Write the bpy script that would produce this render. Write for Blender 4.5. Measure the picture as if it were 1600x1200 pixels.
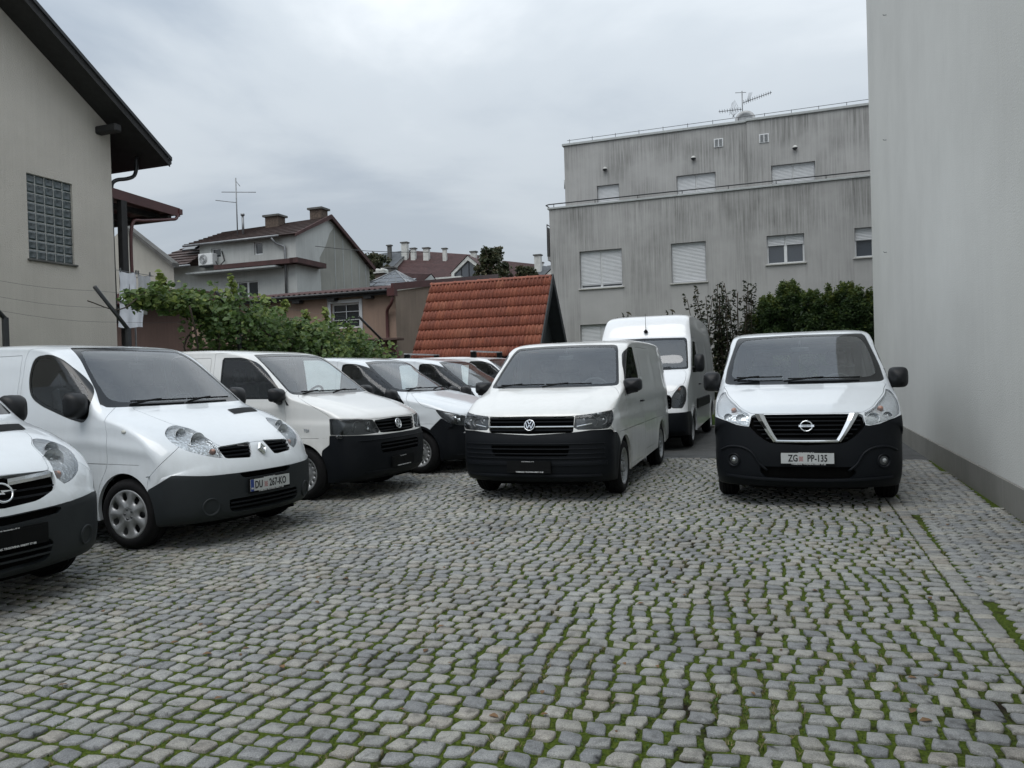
import bpy, math, random
import numpy as np
from mathutils import Vector, Matrix, noise as mnoise
from mathutils.bvhtree import BVHTree

rad = math.radians
SC = bpy.context.scene
COL = SC.collection
for _o in list(bpy.data.objects):
    bpy.data.objects.remove(_o)

# ------------------------------------------------------------------ camera
CAM_H = 1.4926
cam_d = bpy.data.cameras.new('camera')
cam = bpy.data.objects.new('camera', cam_d)
COL.objects.link(cam)
cam_d.sensor_fit = 'HORIZONTAL'
cam_d.sensor_width = 36.0
cam_d.lens = 36.0 * 1221.594 / 1600.0
cam_d.clip_start = 0.05
cam_d.clip_end = 3000
_p, _r = 0.0111557, -0.0295358
_f = Vector((0, math.cos(_p), -math.sin(_p)))
_rt = Vector((1, 0, 0))
_up = _rt.cross(_f)
_r2 = _rt * math.cos(_r) + _up * math.sin(_r)
_u2 = -_rt * math.sin(_r) + _up * math.cos(_r)
cam.matrix_world = Matrix(((_r2.x, _u2.x, -_f.x, 0), (_r2.y, _u2.y, -_f.y, 0), (_r2.z, _u2.z, -_f.z, CAM_H), (0, 0, 0, 1)))
SC.camera = cam

# ------------------------------------------------------------------ world, sun, exposure
SUN_EL, SUN_AZ = rad(62), rad(205)      # azimuth measured from +Y towards +X
w = bpy.data.worlds.new('World')
SC.world = w
w.use_nodes = True
nt = w.node_tree
for n in list(nt.nodes):
    nt.nodes.remove(n)
wo = nt.nodes.new('ShaderNodeOutputWorld')
bg = nt.nodes.new('ShaderNodeBackground')
sky = nt.nodes.new('ShaderNodeTexSky')
sky.sky_type = 'NISHITA'
sky.sun_disc = False
sky.sun_elevation = SUN_EL
sky.sun_rotation = SUN_AZ
sky.air_density = 1.0
sky.dust_density = 3.0
SKY_STRENGTH = 0.10
tc = nt.nodes.new('ShaderNodeTexCoord')
sep = nt.nodes.new('ShaderNodeSeparateXYZ')
nt.links.new(tc.outputs['Generated'], sep.inputs[0])
# project the view direction on a cloud layer: (x, y) / (z + k)
zk = nt.nodes.new('ShaderNodeMath'); zk.operation = 'ADD'; zk.inputs[1].default_value = 0.22
mx = nt.nodes.new('ShaderNodeMath'); mx.operation = 'MAXIMUM'; mx.inputs[1].default_value = 0.0
nt.links.new(sep.outputs['Z'], mx.inputs[0]); nt.links.new(mx.outputs[0], zk.inputs[0])
dx = nt.nodes.new('ShaderNodeMath'); dx.operation = 'DIVIDE'
dy = nt.nodes.new('ShaderNodeMath'); dy.operation = 'DIVIDE'
nt.links.new(sep.outputs['X'], dx.inputs[0]); nt.links.new(zk.outputs[0], dx.inputs[1])
nt.links.new(sep.outputs['Y'], dy.inputs[0]); nt.links.new(zk.outputs[0], dy.inputs[1])
cmb = nt.nodes.new('ShaderNodeCombineXYZ')
nt.links.new(dx.outputs[0], cmb.inputs['X']); nt.links.new(dy.outputs[0], cmb.inputs['Y'])
mp = nt.nodes.new('ShaderNodeMapping'); mp.inputs['Location'].default_value = (3.4, 1.65, 0.0)
mp.inputs['Scale'].default_value = (0.8, 1.0, 1.0)
nt.links.new(cmb.outputs[0], mp.inputs['Vector'])
n1 = nt.nodes.new('ShaderNodeTexNoise'); n1.inputs['Scale'].default_value = 0.85; n1.inputs['Detail'].default_value = 7; n1.inputs['Roughness'].default_value = 0.52
n1.inputs['Distortion'].default_value = 0.35
nt.links.new(mp.outputs[0], n1.inputs['Vector'])
r1 = nt.nodes.new('ShaderNodeValToRGB')
r1.color_ramp.interpolation = 'EASE'
r1.color_ramp.elements[0].position = 0.32; r1.color_ramp.elements[0].color = (3.0, 3.5, 4.1, 1)
r1.color_ramp.elements[1].position = 0.64; r1.color_ramp.elements[1].color = (7.0, 7.35, 7.6, 1)
e = r1.color_ramp.elements.new(0.49); e.color = (4.8, 5.25, 5.65, 1)
nt.links.new(n1.outputs['Fac'], r1.inputs[0])
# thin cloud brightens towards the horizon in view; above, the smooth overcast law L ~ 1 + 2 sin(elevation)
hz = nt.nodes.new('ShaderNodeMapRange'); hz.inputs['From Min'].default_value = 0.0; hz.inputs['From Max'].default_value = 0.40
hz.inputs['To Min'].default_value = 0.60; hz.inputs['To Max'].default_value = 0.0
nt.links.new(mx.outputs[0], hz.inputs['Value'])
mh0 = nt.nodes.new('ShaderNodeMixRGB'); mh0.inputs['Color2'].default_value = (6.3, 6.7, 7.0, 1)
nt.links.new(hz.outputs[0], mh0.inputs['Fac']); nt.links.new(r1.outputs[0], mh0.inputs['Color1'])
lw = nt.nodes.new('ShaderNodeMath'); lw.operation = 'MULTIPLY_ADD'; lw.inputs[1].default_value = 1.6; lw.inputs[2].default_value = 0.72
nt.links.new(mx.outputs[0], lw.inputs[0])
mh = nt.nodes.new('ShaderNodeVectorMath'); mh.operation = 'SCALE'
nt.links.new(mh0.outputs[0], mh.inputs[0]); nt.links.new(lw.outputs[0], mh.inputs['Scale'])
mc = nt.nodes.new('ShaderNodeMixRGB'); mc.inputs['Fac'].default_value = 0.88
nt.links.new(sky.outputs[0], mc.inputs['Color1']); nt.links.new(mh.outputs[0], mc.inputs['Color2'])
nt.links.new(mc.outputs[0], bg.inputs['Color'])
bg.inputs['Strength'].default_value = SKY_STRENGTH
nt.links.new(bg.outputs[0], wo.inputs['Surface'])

sl = bpy.data.lights.new('sun', 'SUN')
sl.energy = 1.2
sl.angle = rad(45)
sl.color = (1.0, 0.97, 0.93)
so = bpy.data.objects.new('sun', sl)
COL.objects.link(so)
_d = Vector((math.sin(SUN_AZ) * math.cos(SUN_EL), math.cos(SUN_AZ) * math.cos(SUN_EL), math.sin(SUN_EL)))
so.rotation_euler = _d.to_track_quat('Z', 'Y').to_euler()
so.location = (0, 0, 30)

SC.view_settings.view_transform = 'Standard'
SC.view_settings.look = 'None'
SC.view_settings.exposure = 0.24
SC.view_settings.gamma = 1.0
SC.view_settings.use_curve_mapping = False
SC.cycles.max_bounces = 8
SC.cycles.transparent_max_bounces = 12
SC.cycles.caustics_reflective = False
SC.cycles.caustics_refractive = False
try:
    SC.cycles.use_denoising = True
except Exception:
    pass

# ------------------------------------------------------------------ materials
MATS = {}
def newmat(name):
    m = bpy.data.materials.new(name)
    m.use_nodes = True
    MATS[name] = m
    return m, m.node_tree, m.node_tree.nodes['Principled BSDF']
def nd(t, kind, **kw):
    n = t.nodes.new('ShaderNode' + kind)
    for k, v in kw.items():
        if k in n.inputs:
            n.inputs[k].default_value = v
        else:
            setattr(n, k, v)
    return n
def ramp(t, pts, src=None):
    r = t.nodes.new('ShaderNodeValToRGB')
    el = r.color_ramp.elements
    el[0].position, el[0].color = pts[0][0], (*pts[0][1], 1)
    el[1].position, el[1].color = pts[-1][0], (*pts[-1][1], 1)
    for p, c in pts[1:-1]:
        e = el.new(p); e.color = (*c, 1)
    if src is not None:
        t.links.new(src, r.inputs[0])
    return r
def simple(name, col, rough=0.6, metal=0.0, var=0.12, scale=6.0, bump=0.0, bscale=60.0, coat=0.0, spec=0.5):
    """Principled with a gentle procedural variation of colour and an optional fine bump."""
    if name in MATS:
        return MATS[name]
    m, t, b = newmat(name)
    b.inputs['Roughness'].default_value = rough
    b.inputs['Metallic'].default_value = metal
    b.inputs['Coat Weight'].default_value = coat
    b.inputs['Specular IOR Level'].default_value = spec
    c = tuple(col)
    if var > 0:
        co = nd(t, 'TexCoord')
        n = nd(t, 'TexNoise', Scale=scale, Detail=5.0, Roughness=0.6)
        t.links.new(co.outputs['Object'], n.inputs['Vector'])
        r = ramp(t, [(0.3, tuple(x * (1 - var) for x in c)), (0.7, tuple(min(1, x * (1 + var)) for x in c))], n.outputs['Fac'])
        t.links.new(r.outputs[0], b.inputs['Base Color'])
        if bump > 0:
            n2 = nd(t, 'TexNoise', Scale=bscale, Detail=3.0)
            t.links.new(co.outputs['Object'], n2.inputs['Vector'])
            bp = nd(t, 'Bump', Strength=bump, Distance=0.01)
            t.links.new(n2.outputs['Fac'], bp.inputs['Height'])
            t.links.new(bp.outputs[0], b.inputs['Normal'])
    else:
        b.inputs['Base Color'].default_value = (*c, 1)
    return m

# ------------------------------------------------------------------ object helpers
def tag(o, label=None, cat=None, group=None, kind=None):
    if label: o['label'] = label
    if cat: o['category'] = cat
    if group: o['group'] = group
    if kind: o['kind'] = kind
    return o
def empty(name, loc=(0, 0, 0), rz=0.0, parent=None):
    o = bpy.data.objects.new(name, None)
    COL.objects.link(o)
    o.location = loc
    o.rotation_euler = (0, 0, rz)
    o.empty_display_size = 0.2
    if parent is not None: o.parent = parent
    return o
def mesh_obj(name, V, F, mat, parent=None, smooth=False, normals=None):
    me = bpy.data.meshes.new(name)
    me.from_pydata([tuple(map(float, v)) for v in V] if not isinstance(V, np.ndarray) else V.tolist(), [], F if isinstance(F, list) else F.tolist())
    me.materials.append(mat)
    if smooth or normals is not None:
        me.polygons.foreach_set('use_smooth', [True] * len(me.polygons))
    me.update()
    if normals is not None:
        me.normals_split_custom_set_from_vertices(normals.tolist())
    o = bpy.data.objects.new(name, me)
    COL.objects.link(o)
    if parent is not None: o.parent = parent
    return o
def linkcopy(o, parent=None):
    c = o.copy(); COL.objects.link(c)
    if parent is not None: c.parent = parent
    for ch in list(o.children):
        linkcopy(ch, c)
    return c
class MB:
    """collects simple solids, builds one mesh object"""
    def __init__(s): s.V = []; s.F = []; s.S = []
    def add(s, V, F, smooth=False):
        n = len(s.V)
        s.V += [tuple(v) for v in V]
        s.F += [tuple(i + n for i in f) for f in F]
        s.S += [smooth] * len(F)
        return s
    def box(s, x0, x1, y0, y1, z0, z1):
        V = [(x0, y0, z0), (x1, y0, z0), (x1, y1, z0), (x0, y1, z0), (x0, y0, z1), (x1, y0, z1), (x1, y1, z1), (x0, y1, z1)]
        return s.add(V, [(0, 3, 2, 1), (4, 5, 6, 7), (0, 1, 5, 4), (1, 2, 6, 5), (2, 3, 7, 6), (3, 0, 4, 7)])
    def bbox(s, x0, x1, y0, y1, z0, z1, b=0.01):
        """box with chamfered edges"""
        V = []; idx = {}
        cx = (x0, x1); cy = (y0, y1); cz = (z0, z1)
        sg = (1, -1)
        for i in (0, 1):
            for j in (0, 1):
                for k in (0, 1):
                    X, Y, Z = cx[i], cy[j], cz[k]
                    bx, by, bz = sg[i] * b, sg[j] * b, sg[k] * b
                    idx[i, j, k, 0] = len(V); V.append((X, Y + by, Z + bz))
                    idx[i, j, k, 1] = len(V); V.append((X + bx, Y, Z + bz))
                    idx[i, j, k, 2] = len(V); V.append((X + bx, Y + by, Z))
        F = []
        I = idx
        F.append([I[0,0,0,0], I[0,0,1,0], I[0,1,1,0], I[0,1,0,0]])
        F.append([I[1,0,0,0], I[1,1,0,0], I[1,1,1,0], I[1,0,1,0]])
        F.append([I[0,0,0,1], I[1,0,0,1], I[1,0,1,1], I[0,0,1,1]])
        F.append([I[0,1,0,1], I[0,1,1,1], I[1,1,1,1], I[1,1,0,1]])
        F.append([I[0,0,0,2], I[0,1,0,2], I[1,1,0,2], I[1,0,0,2]])
        F.append([I[0,0,1,2], I[1,0,1,2], I[1,1,1,2], I[0,1,1,2]])
        for j in (0, 1):
            for k in (0, 1):
                F.append([I[0,j,k,1], I[1,j,k,1], I[1,j,k,2], I[0,j,k,2]])
        for i in (0, 1):
            for k in (0, 1):
                F.append([I[i,0,k,0], I[i,1,k,0], I[i,1,k,2], I[i,0,k,2]])
        for i in (0, 1):
            for j in (0, 1):
                F.append([I[i,j,0,0], I[i,j,1,0], I[i,j,1,1], I[i,j,0,1]])
        for i in (0, 1):
            for j in (0, 1):
                for k in (0, 1):
                    F.append([I[i,j,k,0], I[i,j,k,1], I[i,j,k,2]])
        return s.add(V, F)
    def quad(s, a, b, c, d): return s.add([a, b, c, d], [(0, 1, 2, 3)])
    def prism(s, pts, d):
        """closed polygon pts (3D) extruded by vector d"""
        n = len(pts); d = np.array(d, float)
        P = [np.array(p, float) for p in pts]
        V = [tuple(p) for p in P] + [tuple(p + d) for p in P]
        F = [tuple(range(n - 1, -1, -1)), tuple(range(n, 2 * n))]
        F += [(i, (i + 1) % n, n + (i + 1) % n, n + i) for i in range(n)]
        return s.add(V, F)
    def tube(s, pts, r, seg=8, caps=True, smooth=True, flat=1.0):
        P = [np.array(p, float) for p in pts]
        n = len(P)
        rs = r if isinstance(r, (list, tuple, np.ndarray)) else [r] * n
        V = []; prev = None
        for i in range(n):
            if i == 0: t = P[1] - P[0]
            elif i == n - 1: t = P[-1] - P[-2]
            else: t = (P[i + 1] - P[i]) / (np.linalg.norm(P[i + 1] - P[i]) + 1e-9) + (P[i] - P[i - 1]) / (np.linalg.norm(P[i] - P[i - 1]) + 1e-9)
            t = t / (np.linalg.norm(t) + 1e-12)
            if prev is None:
                ref = np.array([0, 0, 1.]) if abs(t[2]) < 0.9 else np.array([1., 0, 0])
                a = np.cross(ref, t)
            else:
                a = prev - t * np.dot(prev, t)
            a /= (np.linalg.norm(a) + 1e-12); prev = a
            b = np.cross(t, a)
            for k in range(seg):
                th = 2 * math.pi * k / seg
                V.append(tuple(P[i] + rs[i] * (math.cos(th) * a + flat * math.sin(th) * b)))
        F = []
        for i in range(n - 1):
            for k in range(seg):
                F.append((i * seg + k, i * seg + (k + 1) % seg, (i + 1) * seg + (k + 1) % seg, (i + 1) * seg + k))
        if caps:
            F.append(tuple(range(seg - 1, -1, -1)))
            F.append(tuple(range((n - 1) * seg, n * seg)))
        return s.add(V, F, smooth)
    def lathe(s, prof, seg=32, M=None, smooth=True, a0=0.0, a1=2 * math.pi):
        """prof: (r, h) list; axis = local z, placed by matrix M"""
        M = M or Matrix.Identity(4)
        full = abs(a1 - a0 - 2 * math.pi) < 1e-6
        ns = seg if full else seg + 1
        V = []
        for (r, h) in prof:
            for k in range(ns):
                th = a0 + (a1 - a0) * k / seg
                V.append(tuple(M @ Vector((r * math.cos(th), r * math.sin(th), h))))
        F = []
        for i in range(len(prof) - 1):
            for k in range(seg):
                k2 = (k + 1) % ns
                F.append((i * ns + k, i * ns + k2, (i + 1) * ns + k2, (i + 1) * ns + k))
        return s.add(V, F, smooth)
    def build(s, name, mat, parent=None, **kw):
        me = bpy.data.meshes.new(name)
        me.from_pydata(s.V, [], s.F)
        me.materials.append(mat)
        me.polygons.foreach_set('use_smooth', s.S)
        me.validate()
        me.update()
        o = bpy.data.objects.new(name, me)
        COL.objects.link(o)
        if parent is not None: o.parent = parent
        return o
def text_mesh(name, body, size, mat, parent, M, sx=1.0, ext=0.0008, bold=0.0, align='CENTER'):
    c = bpy.data.curves.new(name, 'FONT')
    c.body = body; c.size = size; c.align_x = align; c.align_y = 'CENTER'; c.extrude = ext; c.offset = bold
    c.resolution_u = 2
    c.materials.append(mat)
    t_ = bpy.data.objects.new(name, c)
    COL.objects.link(t_)
    me = bpy.data.meshes.new_from_object(t_, depsgraph=bpy.context.evaluated_depsgraph_get())
    bpy.data.objects.remove(t_); bpy.data.curves.remove(c)
    o = bpy.data.objects.new(name, me)
    COL.objects.link(o)
    o.parent = parent
    o.matrix_local = M @ Matrix.Diagonal((sx, 1, 1, 1))
    return o
# ------------------------------------------------------------------ van body generator
def crom(P, step=0.03, closed=False, alpha=0.5):
    """centripetal Catmull-Rom through rows of P (first two columns give the metric)"""
    P = np.asarray(P, float)
    if closed:
        P = np.vstack([P[-1], P, P[0], P[1]])
    else:
        P = np.vstack([2 * P[0] - P[1], P, 2 * P[-1] - P[-2]])
    out = []
    for i in range(1, len(P) - 2):
        p0, p1, p2, p3 = P[i - 1], P[i], P[i + 1], P[i + 2]
        nd_ = 3 if P.shape[1] == 3 else 2
        d = lambda a, b: max(np.linalg.norm((a - b)[:nd_]) ** alpha, 1e-6)
        t0 = 0; t1 = t0 + d(p0, p1); t2 = t1 + d(p1, p2); t3 = t2 + d(p2, p3)
        n = max(2, int(math.ceil(np.linalg.norm((p2 - p1)[:nd_]) / step)))
        for k in range(n):
            t = t1 + (t2 - t1) * k / n
            A1 = (t1 - t) / (t1 - t0) * p0 + (t - t0) / (t1 - t0) * p1
            A2 = (t2 - t) / (t2 - t1) * p1 + (t - t1) / (t2 - t1) * p2
            A3 = (t3 - t) / (t3 - t2) * p2 + (t - t2) / (t3 - t2) * p3
            B1 = (t2 - t) / (t2 - t0) * A1 + (t - t0) / (t2 - t0) * A2
            B2 = (t3 - t) / (t3 - t1) * A2 + (t - t1) / (t3 - t1) * A3
            out.append((t2 - t) / (t2 - t1) * B1 + (t - t1) / (t2 - t1) * B2)
    if not closed: out.append(P[-2])
    return np.array(out)
def smstep(a, b, x):
    t = np.clip((x - a) / (b - a), 0, 1)
    return t * t * (3 - 2 * t)
def polydist(P, Q):
    """signed distance (negative inside) of points P (n,2) to closed polygon Q (m,2)"""
    A = Q; B = np.roll(Q, -1, 0)
    best = np.full(len(P), 1e9); ins = np.zeros(len(P), bool)
    for a, b in zip(A, B):
        ab = b - a; L = ab @ ab
        if L < 1e-14: continue
        t = np.clip(((P - a) @ ab) / L, 0, 1)
        d = ((P - a - t[:, None] * ab) ** 2).sum(1)
        best = np.minimum(best, d)
        c = (a[1] > P[:, 1]) != (b[1] > P[:, 1])
        if c.any():
            xi = (b[0] - a[0]) * (P[:, 1] - a[1]) / ((b[1] - a[1]) if abs(b[1] - a[1]) > 1e-12 else 1e-12) + a[0]
            ins ^= c & (P[:, 0] < xi)
    return np.where(ins, -1, 1) * np.sqrt(best)
def rpoly(pts, r=0.03, n=4):
    """polygon with rounded corners; pts rows (x, y[, radius])"""
    out = []
    m = len(pts)
    for i in range(m):
        p = np.array(pts[i][:2], float); a = np.array(pts[i - 1][:2], float); b = np.array(pts[(i + 1) % m][:2], float)
        rr = pts[i][2] if len(pts[i]) > 2 else r
        if rr < 1e-4:
            out.append(p); continue
        la = np.linalg.norm(a - p); lb = np.linalg.norm(b - p)
        ua = (a - p) / la; ub = (b - p) / lb
        k = min(rr, la * 0.49, lb * 0.49)
        for j in range(n + 1):
            t = j / n
            out.append((1 - t) ** 2 * (p + ua * k) + 2 * t * (1 - t) * p + t * t * (p + ub * k))
    return np.array(out)

class Skin:
    def __init__(s, V, N, T):
        s.V = np.asarray(V, float); s.N = np.asarray(N, float); s.T = np.asarray(T, int)
        s.lab = np.zeros(len(s.T), int)
        s.names = ['body']
        s.bvh = BVHTree.FromPolygons(s.V.tolist(), s.T.tolist())
    def coords(s, dom, V=None):
        V = s.V if V is None else V
        if dom == 'side': return np.stack([V[:, 0], V[:, 2]], 1)
        if dom in ('front', 'rear'): return np.stack([np.abs(V[:, 1]), V[:, 2]], 1)
        if dom == 'wrap': return np.stack([np.abs(V[:, 1]) + V[:, 0], V[:, 2]], 1)
        if dom == 'top': return np.stack([V[:, 0], np.abs(V[:, 1])], 1)
    def mask(s, dom, box=None):
        c = s.V[s.T].mean(1); n = s.N[s.T].mean(1)
        if dom == 'side': m = np.abs(c[:, 1]) > s.wmin
        elif dom == 'front': m = n[:, 0] < -0.08
        elif dom == 'rear': m = n[:, 0] > 0.3
        elif dom == 'wrap': m = (c[:, 0] < 1.6)
        else: m = n[:, 2] > 0.15
        if box is not None:
            m &= (c[:, 0] >= box[0]) & (c[:, 0] <= box[1]) & (c[:, 2] >= box[2]) & (c[:, 2] <= box[3])
        return m
    def cut(s, dom, poly, name, box=None, over=(0,), off=0.0):
        """cut the outline into the mesh and label what lies inside"""
        if name not in s.names: s.names.append(name)
        li = s.names.index(name)
        okl = [s.names.index(o) if isinstance(o, str) else o for o in over]
        m = s.mask(dom, box) & np.isin(s.lab, okl)
        Q = np.asarray(poly, float)
        lo = Q.min(0) - 0.2; hi = Q.max(0) + 0.2
        c2 = s.coords(dom)
        near = ((c2 >= lo) & (c2 <= hi)).all(1)
        phi = np.full(len(s.V), 1.0)
        if near.any(): phi[near] = polydist(c2[near], Q) - off
        phi = np.where(np.abs(phi) < 1e-5, 1e-5, phi)
        tp = phi[s.T]
        cross = m & (tp.min(1) < 0) & (tp.max(1) > 0)
        # every triangle sharing a cut edge must be split too, to keep the skin watertight
        newV = []; newN = []; ecache = {}
        nv = len(s.V)
        T = s.T; edges_cut = set()
        for ti in np.nonzero(cross)[0]:
            a, b, c = T[ti]
            for i, j in ((a, b), (b, c), (c, a)):
                if (phi[i] < 0) != (phi[j] < 0): edges_cut.add((min(i, j), max(i, j)))
        if not edges_cut:
            inside = m & (tp.mean(1) < 0); s.lab[inside] = li; return
        vin = set()
        for e in edges_cut: vin.update(e)
        vin = np.fromiter(vin, int)
        cand = np.isin(T, vin).sum(1) >= 2
        def ev(i, j):
            k = (min(i, j), max(i, j))
            if k in ecache: return ecache[k]
            a, b = k
            t = phi[a] / (phi[a] - phi[b])
            for _ in range(2):
                p = s.V[a] * (1 - t) + s.V[b] * t
                f = polydist(s.coords(dom, p[None]), Q)[0] - off
                if abs(f) < 2e-4: break
                if (f < 0) == (phi[a] < 0): t = t + (1 - t) * f / (f - phi[b])
                else: t = t * phi[a] / (phi[a] - f)
            t = min(max(t, 0.02), 0.98)
            ecache[k] = nv + len(newV)
            newV.append(s.V[a] * (1 - t) + s.V[b] * t)
            n = s.N[a] * (1 - t) + s.N[b] * t
            newN.append(n / (np.linalg.norm(n) + 1e-12))
            return ecache[k]
        keepT = []; keepL = []; drop = np.zeros(len(T), bool)
        for ti in np.nonzero(cand)[0]:
            a, b, c = map(int, T[ti])
            es = [(a, b), (b, c), (c, a)]
            cu = [((min(i, j), max(i, j)) in edges_cut) for i, j in es]
            k = sum(cu)
            if k == 0: continue
            drop[ti] = True
            L0 = s.lab[ti]; mm = m[ti]
            if k == 2:
                # rotate so that the vertex between the two cut edges is first
                for r in range(3):
                    if cu[r] and cu[(r + 2) % 3]:
                        v0, v1, v2 = (a, b, c)[r], (a, b, c)[(r + 1) % 3], (a, b, c)[(r + 2) % 3]
                        break
                e1 = ev(v0, v1); e2 = ev(v2, v0)
                i0 = phi[v0] < 0
                keepT.append((v0, e1, e2)); keepL.append(li if (i0 and mm) else L0)
                lo_ = li if ((not i0) and mm) else L0
                keepT.append((e1, v1, v2)); keepL.append(lo_)
                keepT.append((e1, v2, e2)); keepL.append(lo_)
            elif k == 1:
                for r in range(3):
                    if cu[r]:
                        v0, v1, v2 = (a, b, c)[r], (a, b, c)[(r + 1) % 3], (a, b, c)[(r + 2) % 3]
                        break
                e1 = ev(v0, v1)
                keepT.append((v0, e1, v2)); keepL.append(L0)
                keepT.append((e1, v1, v2)); keepL.append(L0)
            else:
                e1, e2, e3 = ev(a, b), ev(b, c), ev(c, a)
                for t3 in ((a, e1, e3), (e1, b, e2), (e3, e2, c), (e1, e2, e3)):
                    keepT.append(t3); keepL.append(L0)
        inside = m & ~drop & (tp.mean(1) < 0)
        s.lab[inside] = li
        s.V = np.vstack([s.V, np.array(newV)]); s.N = np.vstack([s.N, np.array(newN)])
        s.T = np.vstack([T[~drop], np.array(keepT, int)])
        s.lab = np.concatenate([s.lab[~drop], np.array(keepL, int)])
    def part(s, name, side=0):
        """(V, N, T) of a label; side -1/+1 keeps one half"""
        li = s.names.index(name)
        m = s.lab == li
        if side: m &= (s.V[s.T].mean(1)[:, 1] * side) > 0
        T = s.T[m]
        u, inv = np.unique(T, return_inverse=True)
        return s.V[u].copy(), s.N[u].copy(), inv.reshape(-1, 3)
    def emit(s, name, oname, mat, parent, side=0, gap=0.0025, lip=0.03, off=0.0):
        V, N, T = s.part(name, side)
        if len(T) == 0: return None
        if off: V = V + N * off
        E = {}
        for t in T:
            for i, j in ((t[0], t[1]), (t[1], t[2]), (t[2], t[0])):
                k = (min(i, j), max(i, j))
                E[k] = None if k in E else (i, j, t)
        B = [v for v in E.values() if v is not None]
        if B:
            acc = np.zeros_like(V)
            for i, j, t in B:
                e = V[j] - V[i]; c = V[t].mean(0) - (V[i] + V[j]) / 2
                c = c - e * (c @ e) / (e @ e + 1e-12)
                c /= np.linalg.norm(c) + 1e-9
                acc[i] += c; acc[j] += c
            ln = np.linalg.norm(acc, axis=1)
            mv = ln > 1e-6
            acc[mv] /= ln[mv][:, None]
            V = V + acc * gap
        if lip > 0 and B:
            ids = sorted({i for b in B for i in b[:2]})
            mp = {v: len(V) + k for k, v in enumerate(ids)}
            mt = {v: len(V) + len(ids) + k for k, v in enumerate(ids)}
            V2 = V[ids] - N[ids] * lip
            accn = np.array([-(acc[v]) for v in ids])
            Vn = np.vstack([V, V2, V[ids]])
            NN = np.vstack([N, accn, accn])
            F = T.tolist()
            for i, j, t in B: F.append([mt[j], mt[i], mp[i], mp[j]])
            V, N = Vn, NN
            nl = np.linalg.norm(N, axis=1); N = N / np.where(nl < 1e-9, 1, nl)[:, None]
        else:
            F = T.tolist()
        return mesh_obj(oname, V, F, mat, parent, normals=N)
    def hit_front(s, y, z, x0=-1.0):
        h = s.bvh.ray_cast(Vector((x0, y, z)), Vector((1, 0, 0)))
        return (np.array(h[0]), np.array(h[1])) if h[0] is not None else (None, None)
    def hit_side(s, x, z, sd=1):
        h = s.bvh.ray_cast(Vector((x, 3.0 * sd, z)), Vector((0, -sd, 0)))
        return (np.array(h[0]), np.array(h[1])) if h[0] is not None else (None, None)
    def hit_top(s, x, y):
        h = s.bvh.ray_cast(Vector((x, y, 5)), Vector((0, 0, -1)))
        return (np.array(h[0]), np.array(h[1])) if h[0] is not None else (None, None)

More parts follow.
